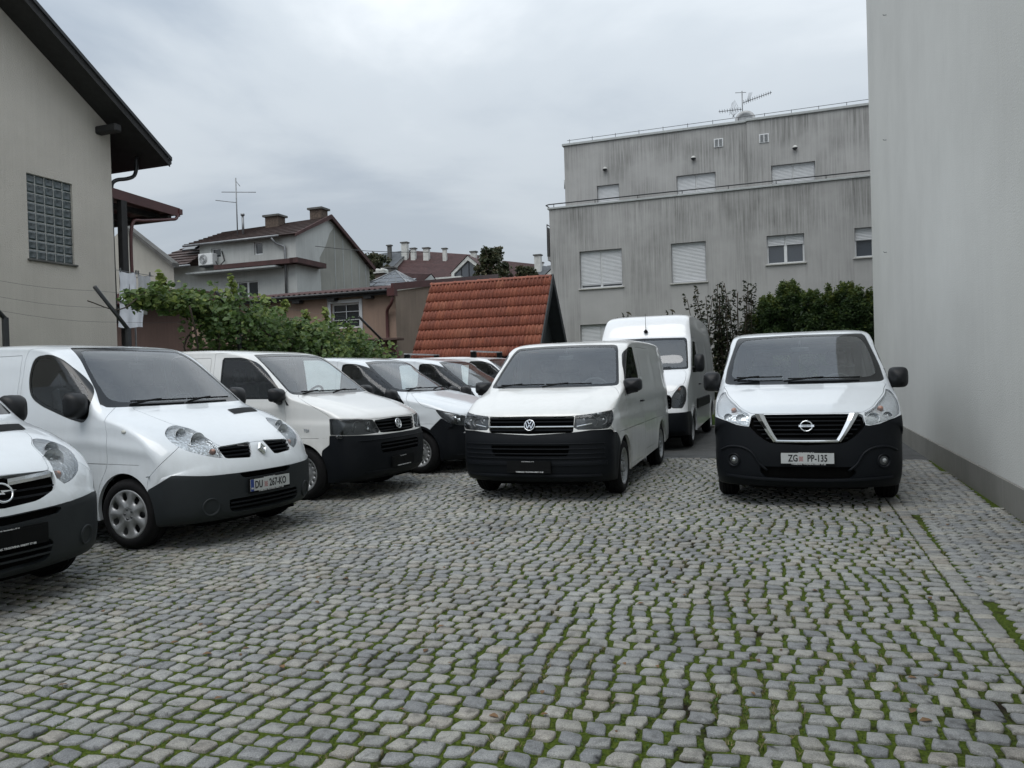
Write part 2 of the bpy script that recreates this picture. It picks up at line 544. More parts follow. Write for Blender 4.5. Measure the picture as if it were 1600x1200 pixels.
def make_skin(sp, step=0.036):
    """sp: profile rows (X, z, delta, n) from the front lip over the roof to the rear lip; W(X, z); disp(X, z)"""
    C = crom(sp['profile'], step)
    # coarser behind the cab
    keep = [0]; acc = 0
    for i in range(1, len(C)):
        acc += np.linalg.norm(C[i, :2] - C[i - 1, :2])
        if acc >= (step * 0.9 if C[i, 0] < 2.6 else step * 2.2) or i == len(C) - 1:
            keep.append(i); acc = 0
    C = C[keep]
    t = np.gradient(C[:, :2], axis=0)
    nrm = np.stack([-t[:, 1], t[:, 0]], 1); nrm /= np.linalg.norm(nrm, axis=1)[:, None]
    # smooth the direction of inset so the wrap does not fold
    for _ in range(6):
        nn = nrm.copy(); nn[1:-1] = (nrm[:-2] + 2 * nrm[1:-1] + nrm[2:]) / 4
        nrm = nn / np.linalg.norm(nn, axis=1)[:, None]
    if 'inset' in sp:
        nrm = sp['inset'](C, nrm)
    for i in range(len(C)):
        if C[i, 0] < 1.0:
            k = 1 - float(smstep(.62, .86, C[i, 1])); nrm[i] = nrm[i] * (1 - k) + np.array([-1., 0.]) * k
        elif C[i, 0] > sp['L'] - .6 and C[i, 1] < 1.5:
            nrm[i] = np.array([1., 0.])
    nrm /= np.linalg.norm(nrm, axis=1)[:, None]
    dl = C[:, 2]; ex = C[:, 3]
    C1 = C[:, :2] - nrm * dl[:, None]
    Wf = sp['W']
    m = 26
    U = len(C)
    half = np.zeros((U, m, 3))
    for i in range(U):
        Wd = float(Wf(np.array([C1[i, 0]]), np.array([C1[i, 1]]))[0])
        n = ex[i]
        th = np.linspace(0, math.pi / 2, 400)
        tt = np.sin(th) ** (2 / n); dd = 1 - np.cos(th) ** (2 / n)
        y = Wd * tt; d = dl[i] * dd
        sl_ = np.hypot(np.diff(y), np.diff(d))
        an = np.abs(np.diff(np.unwrap(np.arctan2(np.diff(d), np.diff(y) + 1e-12)), prepend=0))
        met = np.concatenate([[0], np.cumsum(sl_ + 0.14 * an)])
        k = np.interp(np.linspace(0, met[-1], m), met, np.arange(400))
        y = np.interp(k, np.arange(400), y); d = np.interp(k, np.arange(400), d)
        half[i, :, 1] = y
        half[i, :, 0] = C[i, 0] - nrm[i, 0] * d
        half[i, :, 2] = C[i, 1] - nrm[i, 1] * d
    # centre-line features such as a hood bulge
    if 'wrapdisp' in sp:
        half = sp['wrapdisp'](half)
    V = []; T = []
    full = np.concatenate([half[:, :0:-1] * np.array([1, -1, 1]), half], 1)    # (U, 2m-1)
    M2 = full.shape[1]
    V = full.reshape(-1, 3).tolist()
    for i in range(U - 1):
        for j in range(M2 - 1):
            a = i * M2 + j; b = a + 1; c = a + M2 + 1; d = a + M2
            T.append((a, d, c)); T.append((a, c, b))
    # side sheets: the rim of the wrap plus the sill line, drawn in to a spine
    L = C[-1, 0]
    zs = 0.78; xs0 = 0.62; xs1 = sp['L'] - 0.5
    rim = [tuple(p) for p in C1]
    x1, z1 = rim[-1]; x0, z0 = rim[0]
    nb = int(abs(x1 - x0) / (step * 1.6))
    bot = [(x1 + (x0 - x1) * k / nb, z1 + (z0 - z1) * k / nb) for k in range(1, nb)]
    ring = np.array(rim + bot); R = len(ring)
    rows = 22
    sp_pts = np.stack([np.clip(ring[:, 0], xs0, xs1), np.full(R, zs)], 1)
    sp_pts[:, 0] = np.clip((ring[:, 0] - xs0) * 0.98 + xs0, xs0, xs1)
    for sd in (1, -1):
        base = len(V)
        rimidx = [i * M2 + (M2 - 1 if sd > 0 else 0) for i in range(U)]
        ids = np.zeros((R, rows + 1), int)
        for i in range(R):
            for k in range(rows + 1):
                f = k / rows
                X = ring[i, 0] * (1 - f) + sp_pts[i, 0] * f; Z = ring[i, 1] * (1 - f) + sp_pts[i, 1] * f
                if k == 0 and i < U:
                    ids[i, 0] = rimidx[i]; continue
                Y = float(Wf(np.array([X]), np.array([Z]))[0])
                ids[i, k] = len(V); V.append((X, Y * sd, Z))
        for i in range(R):
            j = (i + 1) % R
            for k in range(rows):
                a, b, c, d = ids[i, k], ids[j, k], ids[j, k + 1], ids[i, k + 1]
                if sd > 0: T.append((a, b, c)); T.append((a, c, d))
                else: T.append((a, c, b)); T.append((a, d, c))
    V = np.array(V); T = np.array(T)
    # drop degenerate triangles, weld coincident points
    key = np.round(V, 5); _, first, inv = np.unique(key, axis=0, return_index=True, return_inverse=True)
    inv = inv.reshape(-1)
    V = V[first]; T = inv[T]
    ok = (T[:, 0] != T[:, 1]) & (T[:, 1] != T[:, 2]) & (T[:, 0] != T[:, 2])
    T = T[ok]
    if 'disp' in sp:
        V = sp['disp'](V)
    fn = np.cross(V[T[:, 1]] - V[T[:, 0]], V[T[:, 2]] - V[T[:, 0]])
    ar = np.linalg.norm(fn, axis=1); ok = ar > 1e-9; T = T[ok]; fn = fn[ok]
    N = np.zeros_like(V)
    for k in range(3): np.add.at(N, T[:, k], fn)
    # orient outwards
    cen = np.array([sp['L'] / 2, 0, 0.9])
    if ((N * (V - cen)).sum(1) > 0).mean() < 0.5:
        T = T[:, ::-1].copy(); N = -N
    N /= np.linalg.norm(N, axis=1)[:, None] + 1e-12
    s = Skin(V, N, T)
    s.wmin = 0.62
    return s
# ------------------------------------------------------------------ yard frame: u to the right along the rows, v away along the tall wall
YA = rad(19.6)
cA, sA = math.cos(YA), math.sin(YA)
def yw(u, v, z=0.0): return (u * cA + v * sA, -u * sA + v * cA, z)
def yroot(name, u, v, z=0.0, label=None, cat=None, group=None, kind=None):
    o = empty(name, yw(u, v, z), -YA)
    o['_base'] = (float(u), float(v), float(z))
    return tag(o, label, cat, group, kind)
def ybase(o):
    while o is not None and '_base' not in o: o = o.parent
    return np.array(o['_base'])
def ypart(mb, name, mat, root):
    """mb in absolute yard coordinates; becomes a child (or grandchild) of root"""
    b = ybase(root)
    mb.V = [(v[0] - b[0], v[1] - b[1], v[2] - b[2]) for v in mb.V]
    return mb.build(name, mat, root)
def ythin(mb, name, mat, label=None, cat=None, group=None, kind=None):
    """a top-level mesh in yard coordinates, origin at its own base"""
    A = np.array(mb.V); b = np.array([(A[:, 0].min() + A[:, 0].max()) / 2, (A[:, 1].min() + A[:, 1].max()) / 2, A[:, 2].min()])
    mb.V = [tuple(v) for v in (A - b)]
    o = mb.build(name, mat)
    o.location = yw(*b); o.rotation_euler = (0, 0, -YA)
    return tag(o, label, cat, group, kind)

def geo_pos(t):
    g = nd(t, 'NewGeometry'); return g.outputs['Position']
# joint filling: soil, moss and dead grass
m, t, b = newmat('moss_and_soil')
pos = geo_pos(t)
n1 = nd(t, 'TexNoise', Scale=1.1, Detail=4.0, Roughness=0.65); t.links.new(pos, n1.inputs['Vector'])
n2 = nd(t, 'TexNoise', Scale=7.0, Detail=5.0, Roughness=0.7); t.links.new(pos, n2.inputs['Vector'])
n3 = nd(t, 'TexNoise', Scale=70.0, Detail=4.0, Roughness=0.7); t.links.new(pos, n3.inputs['Vector'])
a1 = nd(t, 'Math', operation='MULTIPLY_ADD'); a1.inputs[1].default_value = 0.60; t.links.new(n1.outputs['Fac'], a1.inputs[0])
mm = nd(t, 'Math', operation='MULTIPLY'); mm.inputs[1].default_value = 0.45; t.links.new(n2.outputs['Fac'], mm.inputs[0]); t.links.new(mm.outputs[0], a1.inputs[2])
moss = ramp(t, [(0.3, (0.016, 0.024, 0.006)), (0.50, (0.060, 0.088, 0.013)), (0.78, (0.135, 0.17, 0.03))], n3.outputs['Fac'])
soil = ramp(t, [(0.3, (0.008, 0.007, 0.005)), (0.55, (0.022, 0.018, 0.012)), (0.8, (0.085, 0.066, 0.040))], n3.outputs['Fac'])
msk = ramp(t, [(0.40, (0, 0, 0)), (0.50, (1, 1, 1))], a1.outputs[0])
mx_ = nd(t, 'MixRGB'); t.links.new(msk.outputs[0], mx_.inputs['Fac']); t.links.new(soil.outputs[0], mx_.inputs['Color1']); t.links.new(moss.outputs[0], mx_.inputs['Color2'])
t.links.new(mx_.outputs[0], b.inputs['Base Color']); b.inputs['Roughness'].default_value = 0.95; b.inputs['Specular IOR Level'].default_value = 0.1
bp = nd(t, 'Bump', Strength=0.9, Distance=0.012); t.links.new(n3.outputs['Fac'], bp.inputs['Height']); t.links.new(bp.outputs[0], b.inputs['Normal'])
M_JOINT = m

# granite setts
m, t, b = newmat('granite_sett')
pos = geo_pos(t)
at = nd(t, 'Attribute'); at.attribute_name = 'tone'
n1 = nd(t, 'TexNoise', Scale=210.0, Detail=3.0, Roughness=0.8); t.links.new(pos, n1.inputs['Vector'])
n2 = nd(t, 'TexNoise', Scale=16.0, Detail=5.0, Roughness=0.65); t.links.new(pos, n2.inputs['Vector'])
n3 = nd(t, 'TexNoise', Scale=0.55, Detail=5.0, Roughness=0.6); t.links.new(pos, n3.inputs['Vector'])
sp1 = ramp(t, [(0.30, (0.45, 0.45, 0.45)), (0.5, (0.97, 0.97, 0.97)), (0.70, (1.6, 1.59, 1.56))], n1.outputs['Fac'])
sp2 = ramp(t, [(0.30, (0.48, 0.48, 0.46)), (0.46, (0.96, 0.96, 0.96)), (0.75, (1.25, 1.25, 1.22))], n2.outputs['Fac'])
sp3 = ramp(t, [(0.33, (0.76, 0.76, 0.76)), (0.52, (1.0, 1.0, 1.0)), (0.70, (1.08, 1.08, 1.06))], n3.outputs['Fac'])
c1 = nd(t, 'MixRGB', blend_type='MULTIPLY'); c1.inputs['Fac'].default_value = 1; t.links.new(at.outputs['Color'], c1.inputs['Color1']); t.links.new(sp1.outputs[0], c1.inputs['Color2'])
c2 = nd(t, 'MixRGB', blend_type='MULTIPLY'); c2.inputs['Fac'].default_value = 1; t.links.new(c1.outputs[0], c2.inputs['Color1']); t.links.new(sp2.outputs[0], c2.inputs['Color2'])
c3 = nd(t, 'MixRGB', blend_type='MULTIPLY'); c3.inputs['Fac'].default_value = 1; t.links.new(c2.outputs[0], c3.inputs['Color1']); t.links.new(sp3.outputs[0], c3.inputs['Color2'])
t.links.new(c3.outputs[0], b.inputs['Base Color'])
rr = nd(t, 'MapRange'); rr.inputs['To Min'].default_value = 0.42; rr.inputs['To Max'].default_value = 0.72; t.links.new(n2.outputs['Fac'], rr.inputs['Value']); t.links.new(rr.outputs[0], b.inputs['Roughness'])
bp = nd(t, 'Bump', Strength=0.9, Distance=0.004); t.links.new(n1.outputs['Fac'], bp.inputs['Height'])
bp2 = nd(t, 'Bump', Strength=0.5, Distance=0.01); t.links.new(n2.outputs['Fac'], bp2.inputs['Height']); t.links.new(bp.outputs[0], bp2.inputs['Normal'])
t.links.new(bp2.outputs[0], b.inputs['Normal'])
M_SETT = m
M_ASPH = simple('asphalt', (0.058, 0.060, 0.060), 0.85, var=0.35, scale=3, bump=0.5, bscale=140)
M_EARTH = simple('earth', (0.07, 0.06, 0.045), 0.95, var=0.4, scale=2, bump=0.5, bscale=20)
M_GRASS = simple('grass_blades', (0.055, 0.105, 0.022), 0.8, var=0.45, scale=9)
M_DRY = simple('dry_grass', (0.19, 0.15, 0.085), 0.9, var=0.4, scale=9)
M_KERB = simple('kerb_concrete', (0.26, 0.25, 0.23), 0.85, var=0.25, scale=5, bump=0.3, bscale=60)

rng = np.random.RandomState(7)
def sheet(name, u0, u1, v0, v1, z, mat, nx=1, nz=None):
    mb = MB(); ny = nz or nx
    for i in range(nx):
        for j in range(ny):
            a, b_ = u0 + (u1 - u0) * i / nx, u0 + (u1 - u0) * (i + 1) / nx
            c, d = v0 + (v1 - v0) * j / ny, v0 + (v1 - v0) * (j + 1) / ny
            mb.quad((a, c, z), (b_, c, z), (b_, d, z), (a, d, z))
    return ythin(mb, name, mat, kind='structure')
sheet('ground', -900, 900, -300, 1500, -0.062, M_EARTH, 6)
sheet('yard_bed', -14.9, 2.0, -3.0, 13.55, -0.0115, M_JOINT, 1)
sheet('asphalt', -14.9, 2.0, 13.55, 20.5, -0.012, M_ASPH, 1)
mb = MB(); mb.bbox(-9.0, 2.0, 20.5, 20.62, -.03, .06, .01); ythin(mb, 'kerb', M_KERB, kind='structure')
sheet('lawn', -9.0, 2.0, 20.62, 28.9, 0.02, M_JOINT, 1)

# visible ground cone, with a margin for a step to the side
def seen(u, v, marg=0.0):
    x = u * cA + v * sA; y = -u * sA + v * cA
    return (y > 1.9) & (x > -0.70 * y - 1.3 - marg) & (x < 0.70 * y + 1.3 + marg)
def near_cover(u, v):
    return (-u * sA + v * cA)
pave = yroot('cobbled_yard', 0, 0, 0, kind='structure')
def sett_shape(r, hx, hy, irr=0.10):
    """12-gon sett: sharp-ish rounded corners, slightly domed worn top; returns V (unit metres), F"""
    V = [(0, 0, 0.0035)]
    ang = [-0.92, -0.62, -0.0, 0.62, 0.92]
    pts = []
    k = 0.80
    for sx, sy in ((1, 1), (-1, 1), (-1, -1), (1, -1)):
        P = [(hx * sx, hy * sy * 0.12), (hx * sx, hy * sy * k), (hx * sx * k, hy * sy)] if sx * sy > 0 else [(hx * sx * 0.12 * 1, hy * sy), (hx * sx * k, hy * sy), (hx * sx, hy * sy * k)]
        pts += P
    # jitter by a smooth per-stone skew
    out = []
    e = r.normal(0, irr * 0.05, (12, 2))
    skx, sky = r.normal(0, 0.06), r.normal(0, 0.06)
    tx, ty = 1 + r.normal(0, 0.05), 1 + r.normal(0, 0.05)
    for i, (x, y) in enumerate(pts):
        X = x + skx * y + e[i, 0] * 2 * hx; Y = y + sky * x + e[i, 1] * 2 * hy
        if x > 0: Y *= ty
        if y > 0: X *= tx
        out.append((X, Y))
    tiltx, tilty = r.normal(0, 0.0035), r.normal(0, 0.0035)
    def zt(x, y): return tiltx * x + tilty * y
    for f, z in ((0.90, 0.0012), (0.975, -0.0018), (1.0, -0.009), (1.01, -0.034)):
        for (x, y) in out: V.append((x * f, y * f, z + zt(x * f, y * f)))
    F = [(0, 1 + i, 1 + (i + 1) % 12) for i in range(12)]
    for q in range(3):
        for i in range(12):
            a, b_ = 1 + q * 12 + i, 1 + q * 12 + (i + 1) % 12
            F += [(a, a + 12, b_ + 12, b_)]
    return np.array(V), F
TONES = np.array([(.225, .235, .24), (.20, .21, .222), (.235, .243, .245), (.245, .245, .235), (.175, .186, .20), (.22, .228, .233), (.235, .228, .215), (.27, .272, .262), (.21, .22, .232)])
def set_tone(me, cols):
    a = me.color_attributes.new('tone', 'FLOAT_COLOR', 'POINT')
    a.data.foreach_set('color', np.concatenate([cols, np.ones((len(cols), 1))], 1).astype('f').ravel())
# lay the stones: list of (u, v, rot, hx, hy)
stones = []
pu, pv = 0.120, 0.114
row = 0
v = 0.9
while v < 13.5:
    hy = 0.5 * pv * 0.765
    off = (row % 2) * pu * 0.5 + rng.normal(0, 0.02)
    u = -9.6 + off
    while u < 0.94:
        wd = pu * (0.88 + 0.26 * rng.rand())
        if u < .972 and u + wd > .972 and .972 - u > .06: wd = .9715 - u
        elif .972 - (u + wd) < .06 and u + wd < .972: wd = .9715 - u
        uc = u + wd / 2
        # rows wander and sag a little
        wob = 0.012 * math.sin(uc * 1.1 + v * 0.35) + 0.008 * math.sin(uc * 2.7 - v * 0.8 + 1.0)
        vc = v + wob
        if uc + wd / 2 < 0.972 and seen(uc, vc):
            stones.append((uc, vc, 0.06 * math.cos(uc * 1.1 + v * .35) * .5 + rng.normal(0, 0.02), wd / 2 - 0.0100 - 0.006 * rng.rand(), hy * (0.92 + 0.13 * rng.rand())))
        u += wd
    v += pv; row += 1
# edging row beside the wall strip
v = 2.0
while v < 13.5:
    wd = 0.075 + 0.03 * rng.rand()
    if seen(1.035, v): stones.append((1.035, v, rng.normal(0, 0.02), 0.056, wd / 2 - 0.004))
    v += wd
# strip along the wall, laid slantwise
cr, sr = math.cos(rad(-33)), math.sin(rad(-33))
for i in range(-90, 200):
    off = (i % 2) * 0.055
    for j in range(-60, 160):
        a, b_ = j * 0.118 + off + rng.normal(0, .004), i * 0.098 + 0.012 * math.sin(j * .5)
        u = 1.5 + a * cr - b_ * sr; v = 7.5 + a * sr + b_ * cr
        if 1.135 < u < 1.95 and 3.0 < v < 13.5 and seen(u, v): stones.append((u, v, rad(-33) + rng.normal(0, .04), 0.051 + .004 * rng.rand(), 0.041 + .004 * rng.rand()))
S = np.array(stones)
dist = near_cover(S[:, 0], S[:, 1])
infr = (S[:, 0] * cA + S[:, 1] * sA)
inpic = (np.abs(infr) < 0.655 * dist - 0.05) & (dist > 3.02)
order = np.argsort(np.where(inpic, dist, 99))
near_ids = set(order[:300].tolist())
# mesh variants for the single stones
variants = []
for k in range(24):
    V, F = sett_shape(np.random.RandomState(100 + k), 0.5, 0.5, 1.0)
    V[:, 2] *= 1.0
    variants.append((V, F))
VM = []
for k, (V, F) in enumerate(variants):
    me = bpy.data.meshes.new('sett')
    V2 = V.copy()
    me.from_pydata((V2 * np.array([0.126, 0.106, 1.0])).tolist(), [], F)
    me.materials.append(M_SETT)
    me.polygons.foreach_set('use_smooth', [True] * len(me.polygons))
    tn = TONES[k % len(TONES)] * np.array([1.06, 1.035, .99]) * (0.90 + 0.22 * rng.rand()) * 1.12
    set_tone(me, np.tile(tn, (len(V2), 1)))
    VM.append(me)
allV = []; allF = []; allC = []; nb = 0
for i, (u, v, ro, hx, hy) in enumerate(stones):
    zz = rng.normal(0, 0.0014) + 0.002 * math.sin(u * .9 + 1) * math.sin(v * .8)
    if i in near_ids:
        o = bpy.data.objects.new('sett', VM[rng.randint(24)]); COL.objects.link(o); o.parent = pave
        o.location = (u, v, zz); o.rotation_euler = (0, 0, ro); o.scale = (2 * hx / 0.126, 2 * hy / 0.106, 1)
    else:
        V, F = variants[rng.randint(24)]
        x = V[:, 0] * 2 * hx; y = V[:, 1] * 2 * hy
        c_, s_ = math.cos(ro), math.sin(ro)
        W_ = np.stack([u + x * c_ - y * s_, v + x * s_ + y * c_, V[:, 2] + zz], 1)
        tn = TONES[rng.randint(len(TONES))] * np.array([1.06, 1.035, .99]) * (0.90 + 0.22 * rng.rand()) * 1.12
        if 0.97 < u < 1.10: tn = tn * np.array([1.0, .98, .95])
        allV.append(W_); allF.append([tuple(a + nb for a in f) for f in F]); allC.append(np.tile(tn, (len(V), 1))); nb += len(V)
me = bpy.data.meshes.new('setts')
me.from_pydata(np.vstack(allV).tolist(), [], [f for q in allF for f in q])
me.materials.append(M_SETT)
me.polygons.foreach_set('use_smooth', [True] * len(me.polygons))
set_tone(me, np.vstack(allC))
o = bpy.data.objects.new('sett_paving', me); COL.objects.link(o); o.parent = pave; o['kind'] = 'stuff'
print('stones', len(stones))

# moss cushions and blades in the joints
def blades(name, P, hgt, wid, mat, kind='stuff', lean=0.6, seed=1, parent=None):
    r = np.random.RandomState(seed); n = len(P)
    a = r.rand(n) * 2 * math.pi; h = hgt * (0.5 + r.rand(n)); l = h * lean * (r.rand(n))
    d = np.stack([np.cos(a), np.sin(a)], 1); pd = np.stack([-d[:, 1], d[:, 0]], 1) * (wid * (0.6 + 0.8 * r.rand(n)))[:, None] / 2
    V = np.zeros((n, 3, 3))
    V[:, 0, :2] = P[:, :2] - pd; V[:, 1, :2] = P[:, :2] + pd; V[:, 2, :2] = P[:, :2] + d * l[:, None]
    V[:, 0, 2] = P[:, 2]; V[:, 1, 2] = P[:, 2]; V[:, 2, 2] = P[:, 2] + h
    me = bpy.data.meshes.new(name); me.from_pydata(V.reshape(-1, 3).tolist(), [], [(3 * i, 3 * i + 1, 3 * i + 2) for i in range(n)])
    me.materials.append(mat)
    o = bpy.data.objects.new(name, me); COL.objects.link(o)
    if parent is not None: o.parent = parent
    o['kind'] = kind
    return o
r = np.random.RandomState(3)
G = []; D = []
cand = order[:5200]
from mathutils import noise as _ns
for i in cand:
    u, v, ro, hx, hy = stones[i]
    q = _ns.noise(Vector((u * 1.3, v * 1.3, 2.0))) + 0.5 * _ns.noise(Vector((u * 5, v * 5, 4.0)))
    k = int(r.poisson(9 if q > 0.0 else 2))
    near_f = 1.0 if dist[i] < 6 else 0.5
    for _ in range(int(k * near_f)):
        if r.rand() < .6: G.append((u + hx + .008 + r.normal(0, .005), v + (r.rand() - .5) * 2 * hy, -.010))
        else: G.append((u + (r.rand() - .5) * 2 * hx, v + hy + .006 + r.normal(0, .004), -.010))
    q2 = _ns.noise(Vector((u * 2.1 + 9, v * 2.1, 7.0)))
    if q2 > 0.16 and dist[i] < 8:
        for _ in range(int(r.poisson(14))): D.append((u + hx + .008 + r.normal(0, .012), v + hy * (r.rand() - .2) * 2, -.009))
pts = np.array(G)
b1 = blades('moss_tufts', pts, .011, .006, M_GRASS, seed=5, lean=.9); b1.rotation_euler = (0, 0, -YA)
pts = np.array(D)
b2 = blades('dry_grass_tufts', pts, .018, .003, M_DRY, seed=6, lean=1.6); b2.rotation_euler = (0, 0, -YA)
# a few fallen leaves and grit on the stones
r = np.random.RandomState(12); V = []; F = []
M_LEAF = simple('fallen_leaf', (0.13, 0.075, 0.035), 0.8, var=0.5, scale=2)
for k in range(110):
    y = 3.2 + 9 * r.rand() ** 1.3; x = (r.rand() * 2 - 1) * .62 * y; u = x * cA - y * sA; v = x * sA + y * cA
    if u > 1.9: continue
    s_ = .010 + .020 * r.rand(); a = r.rand() * 6.28; b = len(V); z = .004
    for (px_, py_, pz_) in ((-1, 0, 0), (-.3, .55, .35), (.5, .4, .25), (1, 0, .1), (.5, -.45, .3), (-.3, -.5, .2)):
        V.append((u + s_ * (px_ * math.cos(a) - py_ * math.sin(a)), v + s_ * (px_ * math.sin(a) + py_ * math.cos(a)), z + s_ * pz_))
    F.append(tuple(range(b, b + 6)))
o = mesh_obj('fallen_leaves', V, F, M_LEAF); o.rotation_euler = (0, 0, -YA); o['kind'] = 'stuff'
# lawn grass at the far end
P_ = np.stack([-2.8 + 4.8 * r.rand(9000), 20.65 + 3 * r.rand(9000), np.full(9000, .02)], 1)
b3 = blades('grass', P_, .09, .012, M_GRASS, seed=8); b3.rotation_euler = (0, 0, -YA)
# ------------------------------------------------------------------ wall and roof materials
def stucco(name, col, streak=0.0, sc=1.0, bump=0.35, blotch=0.12, streak_col=None):
    m, t, b = newmat(name)
    pos = nd(t, 'TexCoord').outputs['Object']
    n1 = nd(t, 'TexNoise', Scale=0.6 * sc, Detail=6.0, Roughness=0.6); t.links.new(pos, n1.inputs['Vector'])
    n2 = nd(t, 'TexNoise', Scale=55.0 * sc, Detail=3.0); t.links.new(pos, n2.inputs['Vector'])
    c = np.array(col)
    r = ramp(t, [(0.3, tuple(c * (1 - blotch))), (0.7, tuple(c * (1 + blotch)))], n1.outputs['Fac'])
    out = r.outputs[0]
    if streak > 0:
        mp = nd(t, 'Mapping'); mp.inputs['Scale'].default_value = (7.0, 7.0, 0.22); t.links.new(pos, mp.inputs['Vector'])
        n3 = nd(t, 'TexNoise', Scale=2.2, Detail=7.0, Roughness=0.7); t.links.new(mp.outputs[0], n3.inputs['Vector'])
        n4 = nd(t, 'TexNoise', Scale=0.35, Detail=3.0); t.links.new(pos, n4.inputs['Vector'])
        a = nd(t, 'Math', operation='MULTIPLY_ADD'); a.inputs[1].default_value = 0.75; t.links.new(n3.outputs['Fac'], a.inputs[0])
        q = nd(t, 'Math', operation='MULTIPLY'); q.inputs[1].default_value = 0.30; t.links.new(n4.outputs['Fac'], q.inputs[0]); t.links.new(q.outputs[0], a.inputs[2])
        k = ramp(t, [(0.42, (0, 0, 0)), (0.66, (1, 1, 1))], a.outputs[0])
        mk = nd(t, 'Math', operation='MULTIPLY'); mk.inputs[1].default_value = streak; t.links.new(k.outputs[0], mk.inputs[0])
        n5 = nd(t, 'TexNoise', Scale=0.8, Detail=4.0); t.links.new(pos, n5.inputs['Vector'])
        k5 = ramp(t, [(0.36, (.25, .25, .25)), (0.62, (1, 1, 1))], n5.outputs['Fac'])
        mk2 = nd(t, 'Math', operation='MULTIPLY'); t.links.new(mk.outputs[0], mk2.inputs[0]); t.links.new(k5.outputs[0], mk2.inputs[1])
        ca = nd(t, 'Attribute'); ca.attribute_name = 'clean'
        iv = nd(t, 'Math', operation='MULTIPLY_ADD'); iv.inputs[1].default_value = -0.8; iv.inputs[2].default_value = 1.0; t.links.new(ca.outputs['Fac'], iv.inputs[0])
        mk = nd(t, 'Math', operation='MULTIPLY'); t.links.new(mk2.outputs[0], mk.inputs[0]); t.links.new(iv.outputs[0], mk.inputs[1])
        mx_ = nd(t, 'MixRGB'); t.links.new(mk.outputs[0], mx_.inputs['Fac']); t.links.new(out, mx_.inputs['Color1'])
        mx_.inputs['Color2'].default_value = (*(streak_col or tuple(c * 0.45)), 1)
        out = mx_.outputs[0]
    t.links.new(out, b.inputs['Base Color']); b.inputs['Roughness'].default_value = 0.9; b.inputs['Specular IOR Level'].default_value = 0.2
    bp = nd(t, 'Bump', Strength=bump, Distance=0.02); t.links.new(n2.outputs['Fac'], bp.inputs['Height']); t.links.new(bp.outputs[0], b.inputs['Normal'])
    return m
M_WALLR = stucco('render_pale_grey', (0.64, 0.64, 0.615), 0.14, 1.0, 0.25, 0.05, (0.42, 0.42, 0.40))
M_PLINTH = stucco('plinth_grey', (0.25, 0.245, 0.225), 0.35, 2.0, 0.2, 0.12)
M_BEIGE = stucco('roughcast_beige', (0.54, 0.51, 0.465), 0.20, .8, 0.7, 0.09, (0.30, 0.28, 0.25))
M_GREY = stucco('stained_grey_render', (0.39, 0.39, 0.385), 1.0, 1.0, 0.2, 0.10, (0.135, 0.136, 0.130))
_t = M_GREY.node_tree
_mix = [n for n in _t.nodes if n.type == 'MIX_RGB'][-1]
_fac = _mix.inputs['Fac'].links[0].from_socket
_co = nd(_t, 'TexCoord'); _sx = nd(_t, 'SeparateXYZ'); _t.links.new(_co.outputs['Object'], _sx.inputs[0])
_dv = nd(_t, 'Math', operation='DIVIDE'); _dv.inputs[1].default_value = 11.0; _t.links.new(_sx.outputs['Z'], _dv.inputs[0])
_zr = ramp(_t, [(0.0, (.45,) * 3), (.36, (.45,) * 3), (.60, (.85,) * 3), (.708, (1,) * 3), (.715, (.5,) * 3), (.84, (.8,) * 3), (.965, (1,) * 3)], _dv.outputs[0])
_mu = nd(_t, 'Math', operation='MULTIPLY'); _t.links.new(_fac, _mu.inputs[0]); _t.links.new(_zr.outputs[0], _mu.inputs[1]); _t.links.new(_mu.outputs[0], _mix.inputs['Fac'])
M_PINK = stucco('pink_render', (0.30, 0.215, 0.17), 0.35, 1.0, 0.2, 0.12, (0.13, 0.10, 0.085))
M_PINKD = stucco('dull_pink_render', (0.25, 0.20, 0.165), 0.45, 1.0, 0.2, 0.15, (0.10, 0.08, 0.07))
M_DPINK = stucco('dark_brown_render', (0.11, 0.075, 0.065), 0.3, 1.0, 0.2, 0.12)  # darker, browner render of the rear wing and ledge
M_WHITEW = stucco('dirty_white_render', (0.50, 0.52, 0.51), 0.30, 1.0, 0.2, 0.12)
M_CEM = stucco('bare_cement_render', (0.30, 0.305, 0.28), 0.35, 1.0, 0.3, 0.15)
M_CREAM = stucco('cream_render', (0.42, 0.41, 0.37), 0.2, 1.0, 0.2, 0.1)
M_DARKW = simple('dark_stained_wood', (0.018, 0.018, 0.019), 0.7, var=0.3, scale=8)
M_SHEDW = simple('black_painted_boards', (0.020, 0.024, 0.027), 0.7, var=0.3, scale=6)
M_REDM = simple('red_brown_metal', (0.075, 0.026, 0.026), 0.45, var=0.2, scale=3)
M_REDD = simple('dark_red_roof', (0.058, 0.026, 0.025), 0.75, var=0.35, scale=2.5)
M_BROWN = simple('brown_roof_tile', (0.060, 0.040, 0.036), 0.75, var=0.45, scale=4)
M_GREYR = simple('grey_roof_slate', (0.085, 0.095, 0.105), 0.6, var=0.25, scale=1.5)
M_SHUT = simple('shutter_plastic', (0.52, 0.54, 0.56), 0.5, var=0.04)
M_FRAME = simple('white_window_frame', (0.66, 0.68, 0.69), 0.4, var=0.05)
M_PANE = simple('dark_pane', (0.016, 0.022, 0.028), 0.05, var=0.0, spec=0.9)
M_PANEB = simple('blue_grey_pane', (0.05, 0.06, 0.075), 0.06, var=0.0, spec=0.9)
M_SILL = simple('light_stone_sill', (0.42, 0.42, 0.40), 0.8, var=0.1)
M_COPE = simple('metal_coping', (0.38, 0.40, 0.40), 0.5, 0.3, var=0.1)
M_GALV = simple('galvanised_steel', (0.22, 0.23, 0.24), 0.45, 0.6, var=0.2)
